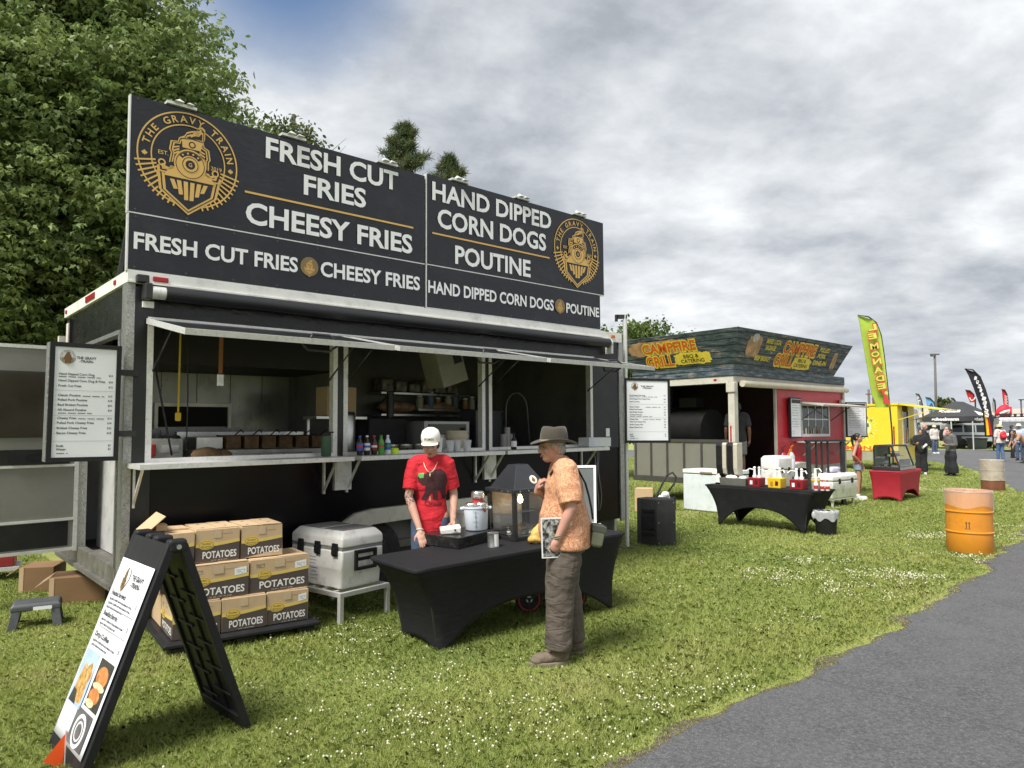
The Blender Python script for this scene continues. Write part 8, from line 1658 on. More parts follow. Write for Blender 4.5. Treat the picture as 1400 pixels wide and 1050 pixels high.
# ---------------------------------------------------------------- steel drums used as bins
def drum(label, x, y, body, lower, liner_z, tilt, letter):
 t = thing('steel_drum', label, 'barrel', (x, y, ground_z(x, y)), rot=(0, R(tilt), 0)); r = .295; H = .88
 prof = [(r - .01, 0), (r, .012), (r, .28), (r + .011, .288), (r + .011, .30), (r, .308), (r, .57), (r + .011, .578), (r + .011, .59), (r, .598), (r, .86), (r + .009, .865), (r + .009, .88), (r - .004, .88), (r - .008, .80), (r - .01, .3)]
 b = MB(); b.lathe(prof, n=56, caps=False); b.disc((0, 0), r - .011, .298, .30, n=40)
 o = b.build('shell', [body], t, smooth='auto')
 if lower: b = MB(); b.lathe([(r + .0015, .004), (r + .002, .012), (r + .002, .275), (r + .001, .279)], n=56, caps=False); b.build('rust_band', lower, o, smooth=True)
 b = MB(); n = 64
 def rg(rr, z, am, ph): return [Vector((math.cos(2 * math.pi * q / n) * (rr + am * math.sin(q * 1.9 + ph) * math.sin(q * .7)), math.sin(2 * math.pi * q / n) * (rr + am * math.sin(q * 1.9 + ph) * math.sin(q * .7)), z + (am * 2.2 * math.sin(q * .38 + ph) if z < .8 else 0))) for q in range(n)]
 b.ring_loft([rg(r - .014, .70, .004, 0), rg(r - .012, .86, .001, 0), rg(r - .002, .888, .001, 0), rg(r + .013, .886, .001, 0), rg(r + .016, .84, .004, 1), rg(r + .018, .77, .007, 2), rg(r + .018, .70, .009, 2), rg(r + .017, liner_z, .010, 2)], caps=False); b.build('liner', mat_film('drum_liner', (.80, .78, .78), .20, .22), t, smooth=True)
 b = MB(); rnd = random.Random(5)
 for k in range(14): a = rnd.uniform(0, 6.28); q = rnd.uniform(0, .22); b.ell((q * math.cos(a), q * math.sin(a), .80 + .03 * rnd.random()), (.07, .05, .04), nu=8, nv=5)
 b.build('rubbish', mat('plum_rubbish', (.12, .02, .05), .5, var=.5, vs=14), t)
 if letter:
  b = MB(); b.M = FRONT
  for k, wd in enumerate((.19, .17, .19, .12, .0, .0, .20)):
   if wd: b.prism([(-.28, .475 - .017 * k), (-.28 + wd, .475 - .017 * k), (-.28 + wd, .482 - .017 * k), (-.28, .482 - .017 * k)], 0, .0004, m=0)
  for dx in (0, .035): b.prism([(-.045 + dx, .36), (-.034 + dx, .36), (-.034 + dx, .43), (-.026 + dx, .43), (-.0395 + dx, .455), (-.053 + dx, .43), (-.045 + dx, .43)], 0, .0004)
  b.prism([(-.06, .348), (.01, .348), (.01, .355), (-.06, .355)], 0, .0004)
  bm_ = b; nv = []
  for x, y_, z in bm_.v: a = -math.pi / 2 - .55 + x / r; rr = r + .0016 - y_; nv.append((rr * math.cos(a), rr * math.sin(a), z))
  bm_.v = nv; bm_.build('stencil', mat('stencil_ink', (.08, .05, .02), .6), o)
 return t
dr_ = drum('orange steel drum with a clear bag liner on the lawn by the path', 6.62, 10.40, mat('drum_orange', (.62, .24, .022), .38, var=.06, vs=3, dirt=(.35, .14, .03), dirt_amt=.35, dirt_s=5, bump=.05, bs=8), None, .655, 0.5, True)
drum('rusty beige steel drum with a clear bag liner farther along the path', 13.95, 20.75, mat('drum_beige', (.33, .27, .18), .6, var=.2, vs=4, dirt=(.16, .07, .03), dirt_amt=.8, dirt_s=5), mat('drum_rust', (.14, .05, .022), .8, var=.3, vs=8), .30, 0, False)
# ---------------------------------------------------------------- the yellow lemonade trailer
T3O = Vector((14.65, 27.0, ground_z(14, 27) - .02)); T3A = R(40.5); t3 = thing('lemonade_trailer', 'small yellow lemonade trailer with a round fruit emblem behind the red table', 'food trailer', T3O, T3A); T3M = Matrix.Translation(T3O) @ Matrix.Rotation(T3A, 4, 'Z')
YS = mat('yellow_skin', (.74, .55, .035), .4, var=.05, vs=3, dirt=(.5, .36, .05), dirt_amt=.3); L3, W3 = 1.62, 2.9
b = MB(); b.box(-.02, .02, 0, W3, .80, 2.55); b.box(0, L3, W3 - .04, W3, .5, 2.55); b.box(L3 - .03, L3, .02, W3 - .04, .5, 2.55); b.box(0.021, L3 - .031, 0, .03, .5, 1.05); b.box(0.021, .42, 0, .03, 1.05, 2.55); b.box(1.0, L3 - .031, 0, .03, 1.05, 2.55); b.build('wall', YS, t3)
b = MB(); b.box(-.05, L3 + .03, -.05, W3, 2.551, 2.62); b.build('roof', YS, t3)
b = MB(); b.box(-.015, .0, .02, W3, .42, .799); b.build('lower_panel', mat('panel_yellow_grey', (.30, .29, .22), .5), t3)
b = MB(); b.box(-.035, -.0205, 0, W3, .81, 1.02); bn = b.build('name_band', mat('band_yellow', (.78, .62, .12), .45), t3); b = MB(); b.M = Matrix.Rotation(R(-90), 4, 'Z') @ front(-W3, -.037, 0); b.text('LEMONADE', .5, W3 - .15, .83, 1.0, z=.001, m=1, bold=.07); b.text('LEMONADE', .52, W3 - .17, .84, .99, z=.004, m=0, bold=.03); b.build('lettering', [mat('letter_orange', (.72, .12, .015), .5), mat('letter_gold', (.85, .55, .05), .5)], bn)
b = MB(); b.M = Matrix.Rotation(R(-90), 4, 'Z') @ front(-W3, -.0205, 0); cx, cy = W3 - 1.28, 1.72
for k in range(24):
 a = R(15 * k); b.stroke([(cx + .40 * math.cos(a), cy + .40 * math.sin(a)), (cx + (.56 if k % 2 else .5) * math.cos(a), cy + (.56 if k % 2 else .5) * math.sin(a))], .012, 0, .001, m=3)
b.disc((cx, cy), .30, .0012, .002, m=0); b.disc((cx + .04, cy + .02), .17, .0022, .003, m=1); b.prism([(cx, cy - .05), (cx + .24, cy + .02), (cx + .2, cy + .16), (cx + .04, cy + .1)], .0032, .004, m=2); b.disc((cx - .08, cy - .12), .09, .0032, .004, m=4)
for k, ch in enumerate('FRESH'): q = R(140 - 25 * k); keep = b.M; b.M = keep @ Matrix.Translation((cx + .36 * math.cos(q), cy + .36 * math.sin(q), 0)) @ Matrix.Rotation(q - R(90), 4, 'Z'); b.text(ch, 0, 0, 0, h=.09, align='c', z=.005, m=2, bold=.05); b.M = keep
for k, ch in enumerate('FRUIT'): q = R(220 + 25 * k); keep = b.M; b.M = keep @ Matrix.Translation((cx + .45 * math.cos(q), cy + .45 * math.sin(q), 0)) @ Matrix.Rotation(q + R(90), 4, 'Z'); b.text(ch, 0, 0, 0, h=.09, align='c', z=.005, m=2, bold=.05); b.M = keep
b.build('fruit_emblem', [mat('emblem_cream', (.8, .7, .35), .5), mat('emblem_lemon', (.85, .65, .05), .5), mat('emblem_green', (.03, .22, .10), .5), mat('emblem_ray', (.85, .78, .4), .5), mat('emblem_red', (.5, .06, .03), .5)], t3)
b = MB(); b.box(.43, .99, .012, .028, 1.10, 2.30); wn_ = b.build('serving_window', mat('night_glass', (0, 0, 0)), t3); b = MB(); b.box(.38, 1.04, -.03, -.0005, 1.03, 1.10); b.box(.42, .46, -.025, -.0005, 1.101, 2.33); b.box(.96, 1.0, -.025, -.0005, 1.101, 2.33); b.box(.6, .62, -.01, .0115, 1.101, 1.9); b.build('window_frame', ALU, wn_); b = MB()
for k in range(4): b.box(.5 + .12 * k, .56 + .12 * k, .004, .011, 1.12, 1.6 + .1 * (k % 2), m=k % 2)
b.build('syrup_bottles', [mat('sauce_orange', (0, 0, 0)), mat('sauce_white', (0, 0, 0))], wn_)
b = MB(); M = Matrix.Translation((0, -.03, 2.58)) @ Matrix.Rotation(R(9), 4, 'X'); b.M = M; b.box(0.05, L3, -1.5, 0, -.02, .02); b.build('window_hatch', YS, t3)
b = MB(); b.bar((.1, -1.2, 2.36), (.1, 0, 2.0), .025); b.bar((L3 - .1, -1.2, 2.36), (L3 - .1, 0, 2.0), .025); b.build('hatch_strut', YS, t3)
b = MB(); b.box(-.05, -.0205, .12, .16, 1.05, 1.75); b.build('marker_light', RED_LENS, t3)
b = MB(); b.cyl((.8, .2, .32), (.8, .02, .32), .32, n=24); b.build('wheel', RUBBER, t3, smooth='auto')
t = thing('planter_bowl', 'little green plant on the window shelf of the yellow trailer', 'plant', T3M @ Vector((1.15, -.2, 1.06))); rg_ = np.random.default_rng(3); fast_mesh('foliage', leaves(rg_, rg_.normal(size=(160, 3)) * np.array([.12, .1, .06]) + np.array([0, 0, .14]), .09), 6, ASH, t, rg_.random(160)); b = MB(); b.lathe([(.05, 0), (.08, .09), (.075, .09)], n=12); b.build('pot', DARK_GREY, t, smooth='auto')
b = MB(); b.bar((0, .16, .02), (0, .0, .02), .03); b.build('shelf_bracket', ALU, t)
# ---------------------------------------------------------------- feather banners
def ribbon(b, L_, Rr, Y, th=.012, m=0, dy=0.0):
 """a banner between a left and a right edge traced as pixels, stood at its own distance"""
 A = [D(*p, Y) + Vector((0, dy, 0)) for p in L_]; B = [D(*p, Y) + Vector((0, dy, 0)) for p in Rr]; n = len(A); nc = 6; vs = []; fs = []
 for k, side in enumerate((-th, th)):
  for a, c in zip(A, B):
   for j in range(nc + 1): f = j / nc; p = a.lerp(c, f); vs.append((p.x, p.y + side + .06 * math.sin(f * 3.1) * (1 if Y < 30 else 2), p.z))
 w = nc + 1
 for i in range(n - 1):
  for j in range(nc): q = i * w + j; fs.append((q, q + 1, q + w + 1, q + w)[::-1]); q2 = n * w + q; fs.append((q2, q2 + 1, q2 + w + 1, q2 + w))
 b.add(vs, fs, m)
def edge_at(E, y):
 ys_ = [p[1] for p in E]; xs_ = [p[0] for p in E]; return float(np.interp(y, ys_, xs_))
def banner(label, Y, Lp, Rp, pole, m, z_base=None, extra=None, group=None):
 base = D(*pole[-1], Y); base.z = ground_z(base.x, base.y); t = thing('feather_banner', label, 'flag', base, 0, group); inv = Matrix.Translation(-base)
 ys_ = np.linspace(max(Lp[0][1], Rp[0][1]) if False else min(Lp[0][1], Rp[0][1]), max(Lp[-1][1], Rp[-1][1]), 22)
 L_ = [(edge_at(Lp, y), y) for y in ys_]; R_ = [(edge_at(Rp, y), y) for y in ys_]
 b = MB(); b.M = inv; ribbon(b, L_, R_, Y); o = b.build('cloth', m, t, smooth='auto')
 b = MB(); b.M = inv; pts = [D(*p, Y) + Vector((0, .02, 0)) for p in pole]; pts[-1].z = base.z; r = .022 * Y / 21; b.tube(pts, [r * .5] + [r] * (len(pts) - 1), 8); b.build('pole', BLACK_METAL, t, smooth=True)
 if extra: extra(t, o, inv)
 return t
def lem(t, o, inv):
 Y = 21.0; b = MB()
 for ch, x, y, h in zip('LEMONADE', (1190.5, 1190.5, 1193.3, 1194.6, 1197, 1198.5, 1201, 1203.0), (448, 460, 473.5, 484.5, 494, 506, 517.5, 528), (10, 9.5, 10, 9.5, 10, 10, 9.5, 9.5)):
  c = D(x, y, Y) + Vector((0, -.085, 0)); sc = Y / FPX; b.M = inv @ Matrix.Translation(c) @ Matrix.Rotation(R(-9), 4, 'Y') @ FRONT @ Matrix.Diagonal((-1, 1, 1, 1))
  w = 13.5 * sc; hh = h * sc; b.text(ch, -w / 2, w / 2, -hh / 2, hh / 2, z=0, m=0, bold=.075); b.text(ch, -w / 2 + .022, w / 2 - .022, -hh / 2 + .022, hh / 2 - .022, z=.006, m=1, bold=.03)
 c = D(1208.5, 543, Y) + Vector((0, -.085, 0)); b.M = inv @ Matrix.Translation(c) @ FRONT; b.prism([(-.13, .22), (.02, .26), (.05, 0), (.14, -.16), (.12, -.22), (-.08, -.2), (-.05, .02)], 0, .003, m=0); b.disc((.03, .12), .05, .004, .006, m=1)
 b.build('lettering', [mat('flag_red', (.55, .06, .04), .6), mat('flag_lemon', (.60, .62, .10), .6)], o)
banner('lime green feather banner spelling a drink name backwards in red and yellow letters', 21.0, [(1173, 431.5), (1175, 440), (1180, 470), (1186, 505), (1192, 540), (1197, 553)], [(1174, 431.5), (1187, 433.5), (1197, 440), (1204, 458), (1208, 485), (1211.5, 515), (1214.5, 545), (1217, 557)], [(1173, 430.5), (1188, 433), (1198.5, 441), (1205, 458), (1209, 485), (1213, 520), (1217, 557), (1220, 590), (1222, 640)], mat('flag_lime', (.38, .52, .06), .7, var=.08, vs=1.5), extra=lem)
def sch(t, o, inv):
 Y = 50.0; b = MB()
 for k, ch in enumerate('scheelmann'):
  y = 517.5 + 5.55 * k; x = np.interp(y, [515, 530, 545, 560, 573], [1331, 1338, 1342.8, 1346, 1348]); c = D(x, y, Y) + Vector((0, -.20, 0)); b.M = inv @ Matrix.Translation(c) @ Matrix.Rotation(R(110 - 12 + 8), 4, 'Y') @ FRONT @ Matrix.Diagonal((-1, 1, 1, 1)); s = .27; b.text(ch, -s * .52, s * .52, -s * .45, s * .45, bold=.05)
 b.build('lettering', mat('flag_white', (.7, .7, .7), .7), o)
 for (f0, f1, mm) in ((.0, .5, mat('flag_gold', (.75, .5, .02), .7)), (.5, 1.0, mat('flag_crimson', (.45, .015, .02), .7))):
  ys_ = np.linspace(565, 595, 8); LL = lambda y: edge_at([(1343.5, 560), (1346, 580), (1346.5, 594)], y); RR = lambda y: edge_at([(1344, 560), (1349, 566), (1352, 580), (1355, 596)], y)
  b = MB(); b.M = inv; ribbon(b, [(LL(y) + (RR(y) - LL(y)) * f0, y) for y in ys_], [(LL(y) + (RR(y) - LL(y)) * f1, y) for y in ys_], Y, dy=-.16); b.build('stripe', mm, o)
banner('tall black feather banner with mirrored white lettering and a red and gold foot', 50.0, [(1319.5, 505), (1324, 513), (1331, 530), (1338, 550), (1343.5, 563), (1346.5, 594)], [(1320, 504.5), (1330, 506), (1339, 515), (1346, 532), (1352, 552), (1356, 575), (1357.5, 597)], [(1319.5, 504), (1330, 505.5), (1340, 515), (1347, 532), (1353, 552), (1357, 575), (1358, 600), (1359, 616)], mat('flag_black', (.016, .018, .024), .7), extra=sch)
def alu(t, o, inv):
 Y = 70.0; b = MB()
 for k, ch in enumerate('ALU'): c = D(1271.6 + 1.2 * k, 553.5 + 4.6 * k, Y) + Vector((0, -.22, 0)); b.M = inv @ Matrix.Translation(c) @ Matrix.Rotation(R(8), 4, 'Y') @ FRONT; b.text(ch, -.24, .24, -.17, .17, bold=.04)
 b.build('lettering', mat('flag_navy', (.015, .04, .12), .6), o)
banner('sky blue feather banner with dark letters beyond the yellow trailer', 70.0, [(1265.5, 543.3), (1266.5, 550), (1268.5, 558), (1271, 565)], [(1266, 543.2), (1271.5, 545), (1276, 550), (1278.5, 557), (1278, 563.5), (1275.5, 565)], [(1265.5, 543), (1271.5, 544.6), (1276.5, 549.6), (1279, 557), (1279.3, 566), (1279.5, 612)], mat('flag_sky', (.17, .42, .72), .7), extra=alu)
def wl(t, o, inv):
 b = MB(); Y = 70.0; c = D(1255, 546, Y) + Vector((0, -.22, 0)); b.M = inv @ Matrix.Translation(c) @ FRONT; b.prism([(-.16, -.05), (.1, .28), (.2, -.1)], 0, .003); b.prism([(-.05, -.2), (.22, -.2), (.25, -.75), (.05, -.75)], 0, .003); b.build('mark', mat('flag_slate', (.1, .11, .13), .7), o)
banner('white feather banner with a dark mark left of the sky blue one', 70.0, [(1252, 538.2), (1253, 546), (1255, 560), (1256.5, 567)], [(1252.5, 538), (1256, 539.5), (1258.5, 545), (1260.5, 553), (1261.5, 567)], [(1252, 538), (1256, 539.3), (1259, 545), (1261, 553), (1262.5, 575), (1263, 612)], mat('flag_pale', (.58, .62, .66), .7), extra=wl)
def rd_(t, o, inv):
 b = MB(); Y = 66.0; c = D(1327.5, 546.5, Y) + Vector((0, -.22, 0)); b.M = inv @ Matrix.Translation(c) @ FRONT; b.stroke([(-.28, .2), (-.1, -.1), (.15, .05), (.28, .25)], .1, 0, .003); b.build('mark', mat('flag_white', (0, 0, 0)), o)
banner('dark red feather banner with a white curl above the black canopy', 66.0, [(1320, 533.3), (1322, 540), (1326, 548.5)], [(1320.5, 533), (1326, 534.5), (1330.5, 539), (1333, 547), (1333, 550)], [(1320, 533), (1326, 534.3), (1331, 539), (1333.5, 547), (1334, 560), (1334.5, 612)], mat('flag_crimson', (0, 0, 0)), extra=rd_)
banner('small grey feather banner above the ridge of the black canopy', 78.0, [(1300, 544.3), (1301.5, 548), (1302.5, 553)], [(1300.5, 544), (1303.5, 545), (1306, 548.5), (1307, 553)], [(1300, 544), (1303.5, 544.8), (1306.3, 548.5), (1307.4, 556), (1307.6, 612)], mat('flag_grey', (.36, .38, .40), .7))
def rd2(t, o, inv):
 b = MB(); Y = 62.0
 for k in range(3): c = D(1373.2, 543 + 4.2 * k, Y) + Vector((0, -.22, 0)); b.M = inv @ Matrix.Translation(c) @ FRONT; b.stroke([(-.13, .1), (.12, .06), (-.12, -.06), (.13, -.1)], .06, 0, .003)
 b.build('mark', mat('flag_white', (0, 0, 0)), o)
banner('bright red feather banner with white zigzag marks at the right edge', 62.0, [(1369.8, 532.3), (1370.5, 540), (1372, 552), (1373, 558)], [(1370.3, 532), (1373.5, 533.5), (1376, 539), (1377.3, 548), (1377.3, 558)], [(1369.8, 532), (1373.5, 533.2), (1376.5, 539), (1377.8, 548), (1378, 570), (1378.2, 612)], mat('flag_red2', (.60, .015, .04), .7), extra=rd2)
banner('slim grey and white feather banner left of the bright red one', 72.0, [(1358, 544.3), (1357, 552), (1357.3, 563)], [(1358.5, 544), (1360, 548), (1360.6, 556), (1360.6, 564)], [(1358, 544), (1360.2, 548), (1361, 556), (1361.3, 570), (1361.5, 612)], mat('flag_pewter', (.30, .31, .32), .7))
t = thing('inflatable_arch', 'red and white curved inflatable below the bright red banner', 'inflatable', (42.6, 62.0, .3), 0); pz = lambda x, y: (D(x, y, 62.0) - Vector((42.6, 62.0, .3))); b = MB(); b.tube([pz(1362, 567), pz(1367, 562), pz(1372, 560), pz(1377, 556)], [.16, .3, .42, .3], 10); b.tube([pz(1377, 556) , pz(1376.5, 566), pz(1372, 570), pz(1370, 590), pz(1370, 613)], [.35, .4, .3, .2, .2], 10); b.build('tube', mat('flag_red2', (0, 0, 0)), t, smooth=True); b = MB(); b.tube([pz(1365, 566) + Vector((0, -.2, 0)), pz(1370, 563) + Vector((0, -.45, 0)), pz(1374, 561) + Vector((0, -.45, 0)), pz(1373, 566) + Vector((0, -.4, 0))], .13, 8); b.build('white_curl', mat('flag_white', (0, 0, 0)), t, smooth=True)
# ---------------------------------------------------------------- black canopy tent
TY = 54.0; gz = .30; pR = D(1331.5, 613, TY); pL = D(1259, 613, TY + 1.5); PX0, PX1 = pL.x, pR.x
TY = 52.0; t = thing('canopy_tent', 'black canopy tent with white lettering on roof and valance', 'tent', (33.7, TY, gz), R(-53.4)); w_ = 3.5; dpt = 4.5; he = 2.1; hv = 2.47; hp_ = 3.65; TENT = mat('tent_black', (.032, .034, .038), .7, var=.15)
rp0, rp1 = (-w_ * .5, 1.4, hp_), (-w_ * .5, dpt - 1.4, hp_)
b = MB(); E = [(-w_, 0, hv), (0, 0, hv), (0, dpt, hv), (-w_, dpt, hv)]; b.add(E + [rp0, rp1], [(0, 1, 4), (1, 2, 5, 4), (2, 3, 5), (3, 0, 4, 5)]); rf = b.build('roof', TENT, t); so = rf.modifiers.new('thickness', 'SOLIDIFY'); so.thickness = .02
b = MB(); b.box(-w_, 0, -.012, .0, he, hv); b.box(-.0, .012, .001, dpt, he, hv); b.box(-w_, 0, dpt, dpt + .012, he, hv); b.box(-w_ - .012, -w_, 0.001, dpt, he, hv); vl = b.build('valance', TENT, t)
FW = mat('flag_white', (.7, .7, .7), .7); b = MB(); b.M = front(0, -.016, 0); b.text('scheelmann', -w_ * .80, -w_ * .26, he + .07, he + .30, bold=.06); b.build('lettering', FW, vl); b = MB(); b.M = Matrix.Rotation(R(90), 4, 'Z') @ front(0, -.016, 0); b.text('scheelmann', .25, 2.9, he + .07, he + .30, bold=.06); b.build('lettering', FW, vl)
sl_ = math.atan2(1.4, hp_ - hv); b = MB(); b.M = Matrix.Translation((0, .0, hv)) @ Matrix.Rotation(-sl_, 4, 'X') @ FRONT; hyp = math.hypot(1.4, hp_ - hv); b.text('scheelmann', -w_ * .70, -w_ * .28, hyp * .26, hyp * .46, z=.03, bold=.06); b.build('lettering', FW, rf)
b = MB(); b.M = Matrix.Translation((0.02, dpt * .5, hv)) @ Matrix.Rotation(R(90), 4, 'Z') @ Matrix.Rotation(-math.atan2(w_ * .5, hp_ - hv), 4, 'X') @ FRONT; b.prism([(-.9, .12), (.7, .12), (.2, .55), (-.4, .75)], .02, .03); b.build('white_patch', FW, rf)
for x, y in ((-w_ + .05, .03), (-.03, .03), (-.03, dpt - .03), (-w_ + .05, dpt - .03), (-w_ * .42, .03)): b = MB(); b.box(x - .035, x + .035, y - .03, y + .03, 0, he + .3); b.build('leg', ALU, t)
# ---------------------------------------------------------------- vehicles in the far row
CAR_S = mat('car_silver', (.40, .42, .44), .3, .3, var=.04, coat=.4); CAR_W = mat('car_white', (.66, .66, .64), .3, var=.04, coat=.4); CAR_D = mat('car_dark', (.03, .032, .035), .35, var=.1); GL = mat('car_glass', (.015, .018, .02), .08); TRIM = mat('car_trim', (.02, .02, .02), .6)
def vehicle(name, label, cat, loc, yaw, L, Wd, side, paint, wheels, wr, panes, extras=()):
 """side: outline of the flank (x forward, z); panes: quadrilaterals on the flank"""
 t = thing(name, label, cat, loc, yaw); b = MB(); P = side; n = len(P); vs = []
 for y, k in ((-Wd / 2, .94), (-Wd / 2 + .10, 1.0), (Wd / 2 - .10, 1.0), (Wd / 2, .94)):
  for x, z in P: zz = z if z < 1.0 else 1.0 + (z - 1.0) * (1 if k == 1 else .97); vs.append((x * (1 if k == 1 else .985), y if z < 1.0 else y * (1 - .10 * (z - 1.0) / 1.0), zz))
 fs = [tuple(range(n)), tuple(range(3 * n, 4 * n))[::-1]]
 for r in range(3):
  for i in range(n): j = (i + 1) % n; fs.append((r * n + i, (r + 1) * n + i, (r + 1) * n + j, r * n + j))
 b.add(vs, fs); bm_ = b.build('body', paint, t, bevel=.03, smooth='auto')
 for sy in (-1, 1):
  for q in panes:
   b = MB(); pts = [(x, sy * (Wd / 2 * (1 - .10 * max(0, z - 1)) - .0 + .006), z) for x, z in q]; pts2 = [(x, y - sy * .03, z) for x, y, z in pts]; b.add(pts + pts2, [(0, 1, 2, 3), (7, 6, 5, 4), (0, 4, 5, 1), (1, 5, 6, 2), (2, 6, 7, 3), (3, 7, 4, 0)]); b.build('window', GL, t)
  for wx in wheels:
   wm = MB(); wm.M = Matrix.Translation((wx, sy * (Wd / 2 - .09), wr)) @ Matrix.Rotation(R(90), 4, 'X'); wm.lathe([(wr * .5, -.11), (wr * .9, -.11), (wr, -.07), (wr, .07), (wr * .9, .11), (wr * .5, .11)], n=24); w = wm.build('wheel', RUBBER, t, smooth='auto'); rm = MB(); rm.M = wm.M; rm.lathe([(0, -sy * -.08), (wr * .5, sy * .10), (wr * .58, sy * .113)], n=18, caps=False); rm.build('rim', STEEL, w)
 return t
sv = D(1322, 612, 57.0); sv.z = .30
t = vehicle('off_road_wagon', 'boxy silver off road wagon parked behind the black canopy', 'car', (sv.x + .9, 57.6, .30), R(-4), 4.6, 1.8, [(-2.2, .55), (-2.25, 1.15), (-2.2, 1.92), (-2.05, 2.02), (.55, 2.02), (.95, 1.28), (2.15, 1.2), (2.25, .9), (2.2, .55)], CAR_S, (-1.35, 1.45), .40, [[(-2.0, 1.28), (-1.25, 1.28), (-1.25, 1.85), (-2.0, 1.85)], [(-1.12, 1.28), (-.30, 1.28), (-.30, 1.85), (-1.12, 1.85)], [(-.18, 1.28), (.72, 1.28), (.48, 1.85), (-.18, 1.85)]])
b = MB(); b.box(-2.25, 2.2, -.93, -.905, .95, 1.05); b.box(-2.1, .5, -.8, .8, 2.06, 2.10)
for k in range(3): b.box(-1.9 + k, -1.8 + k, -.8, .8, 2.0, 2.06)
b.build('trim', TRIM, t); b = MB(); b.cyl((-2.42, 0, 1.15), (-2.26, 0, 1.15), .38, n=24); b.build('spare_wheel', RUBBER, t, smooth='auto')
vw = D(1385, 612, 47.0)
t = thing('camper_van', 'white camper van facing the road with a black roof rack full of gear', 'van', (vw.x + .3, 47.0, .30), R(-30))
b = MB();
def sec_ring(y, w, zb, zt, tuck): return [(-w, y, zb), (w, y, zb), (w, y, zt * .55), (w - tuck, y, zt), (-w + tuck, y, zt), (-w, y, zt * .55)]
b.ring_loft([sec_ring(0, .93, .45, 1.15, .02), sec_ring(.18, 1.0, .40, 1.25, .03), sec_ring(.75, 1.02, .40, 2.15, .16), sec_ring(1.1, 1.02, .40, 2.30, .14), sec_ring(4.4, 1.0, .40, 2.30, .12), sec_ring(4.6, .96, .5, 2.2, .14)]); bd = b.build('body', CAR_W, t, bevel=.04, smooth='auto')
b = MB(); ws = [(-.84, .20, 1.30), (.84, .20, 1.30), (.76, .70, 2.04), (-.76, .70, 2.04)]; b.add([(x, y - .05, z) for x, y, z in ws] + [(x, y + .05, z - .02) for x, y, z in ws], [(0, 1, 2, 3), (7, 6, 5, 4), (0, 4, 5, 1), (1, 5, 6, 2), (2, 6, 7, 3), (3, 7, 4, 0)]); b.build('windscreen', mat('screen_glass', (.10, .11, .12), .08), t)
b = MB(); b.box(-.9, .9, -.06, -.001, .50, .72); b.box(-.55, .55, -.03, -.001, .82, 1.08); b.build('bumper', TRIM, t)
for sx in (-1, 1):
 b = MB(); b.cyl((sx * .74, .05, .95), (sx * .74, -.03, .95), .12, n=16); b.build('headlight', mat('lamp_lens', (.6, .6, .6), .1), t, smooth='auto'); b = MB(); b.cyl((sx * .95, .9, .38), (sx * .72, .9, .38), .38, n=22); b.build('wheel', RUBBER, t, smooth='auto'); b = MB(); b.box(sx * 1.05 - .1, sx * 1.05 + .1, .6, .7, 1.4, 1.7); b.build('mirror', TRIM, t)
b = MB(); b.box(-.95, .95, .55, .62, 2.32, 2.37); b.box(-.95, .95, 3.6, 3.67, 2.32, 2.37); b.box(-.95, -.90, .621, 3.599, 2.32, 2.37); b.box(.90, .95, .621, 3.599, 2.32, 2.37); b.box(-.95, .95, .5, .54, 2.50, 2.54)
for k in range(7): b.bar((-.9 + .3 * k, .53, 2.34), (-.8 + .28 * k, .53, 2.52), .03)
for k in range(5): b.cyl((-.7 + .35 * k, .50, 2.45), (-.7 + .35 * k, .56, 2.45), .09, n=14)
for x in (-.9, .9): b.box(x - .03, x + .03, .7, .76, 2.26, 2.32); b.box(x - .03, x + .03, 3.4, 3.46, 2.26, 2.32)
b.build('roof_rack', TRIM, t)
mh = D(1252, 612, 42.0)
t = vehicle('motorhome', 'pale grey motorhome with a spotlight showing beyond the yellow trailer', 'motorhome', (mh.x - .95, 42.0, .3), R(58), 6.0, 2.2, [(-3, .5), (-3, 2.7), (1.8, 2.75), (2.4, 2.5), (2.5, 1.9), (2.9, 1.2), (3.0, .5)], mat('motorhome_grey', (.46, .47, .48), .4), (-1.8, 2.0), .38, [[(1.6, 1.35), (2.5, 1.35), (2.3, 1.95), (1.6, 1.95)], [(-1.5, 1.5), (-.4, 1.5), (-.4, 2.1), (-1.5, 2.1)], [(.2, 1.5), (1.2, 1.5), (1.2, 2.1), (.2, 2.1)]])
b = MB(); b.cyl((2.6, -.7, 2.2), (2.75, -.7, 2.2), .14, n=14); b.build('spotlight', mat('lamp_lens', (0, 0, 0)), t, smooth='auto')
tk = D(1284, 612, 60.0)
t = vehicle('pickup_truck', 'dark pickup with a pale camper shell under the left half of the black canopy', 'truck', (tk.x, 59.2, .3), R(4), 5.0, 1.9, [(-2.5, .6), (-2.5, 1.15), (-.6, 1.2), (-.4, 1.25), (.0, 1.85), (.95, 1.85), (1.35, 1.25), (2.4, 1.15), (2.5, .6)], CAR_D, (-1.6, 1.6), .40, [[(.05, 1.28), (.55, 1.28), (.55, 1.75), (.15, 1.75)], [(.62, 1.28), (1.15, 1.28), (.92, 1.75), (.62, 1.75)]])
b = MB(); b.box(-2.55, -.62, -.9, .9, 1.205, 2.05); b.build('camper_shell', mat('shell_grey', (.45, .46, .45), .5), t, bevel=.05); b = MB(); b.box(-2.2, -1.0, -.92, -.905, 1.45, 1.85); b.build('window', GL, t)
dk_ = D(1352, 612, 60.0)
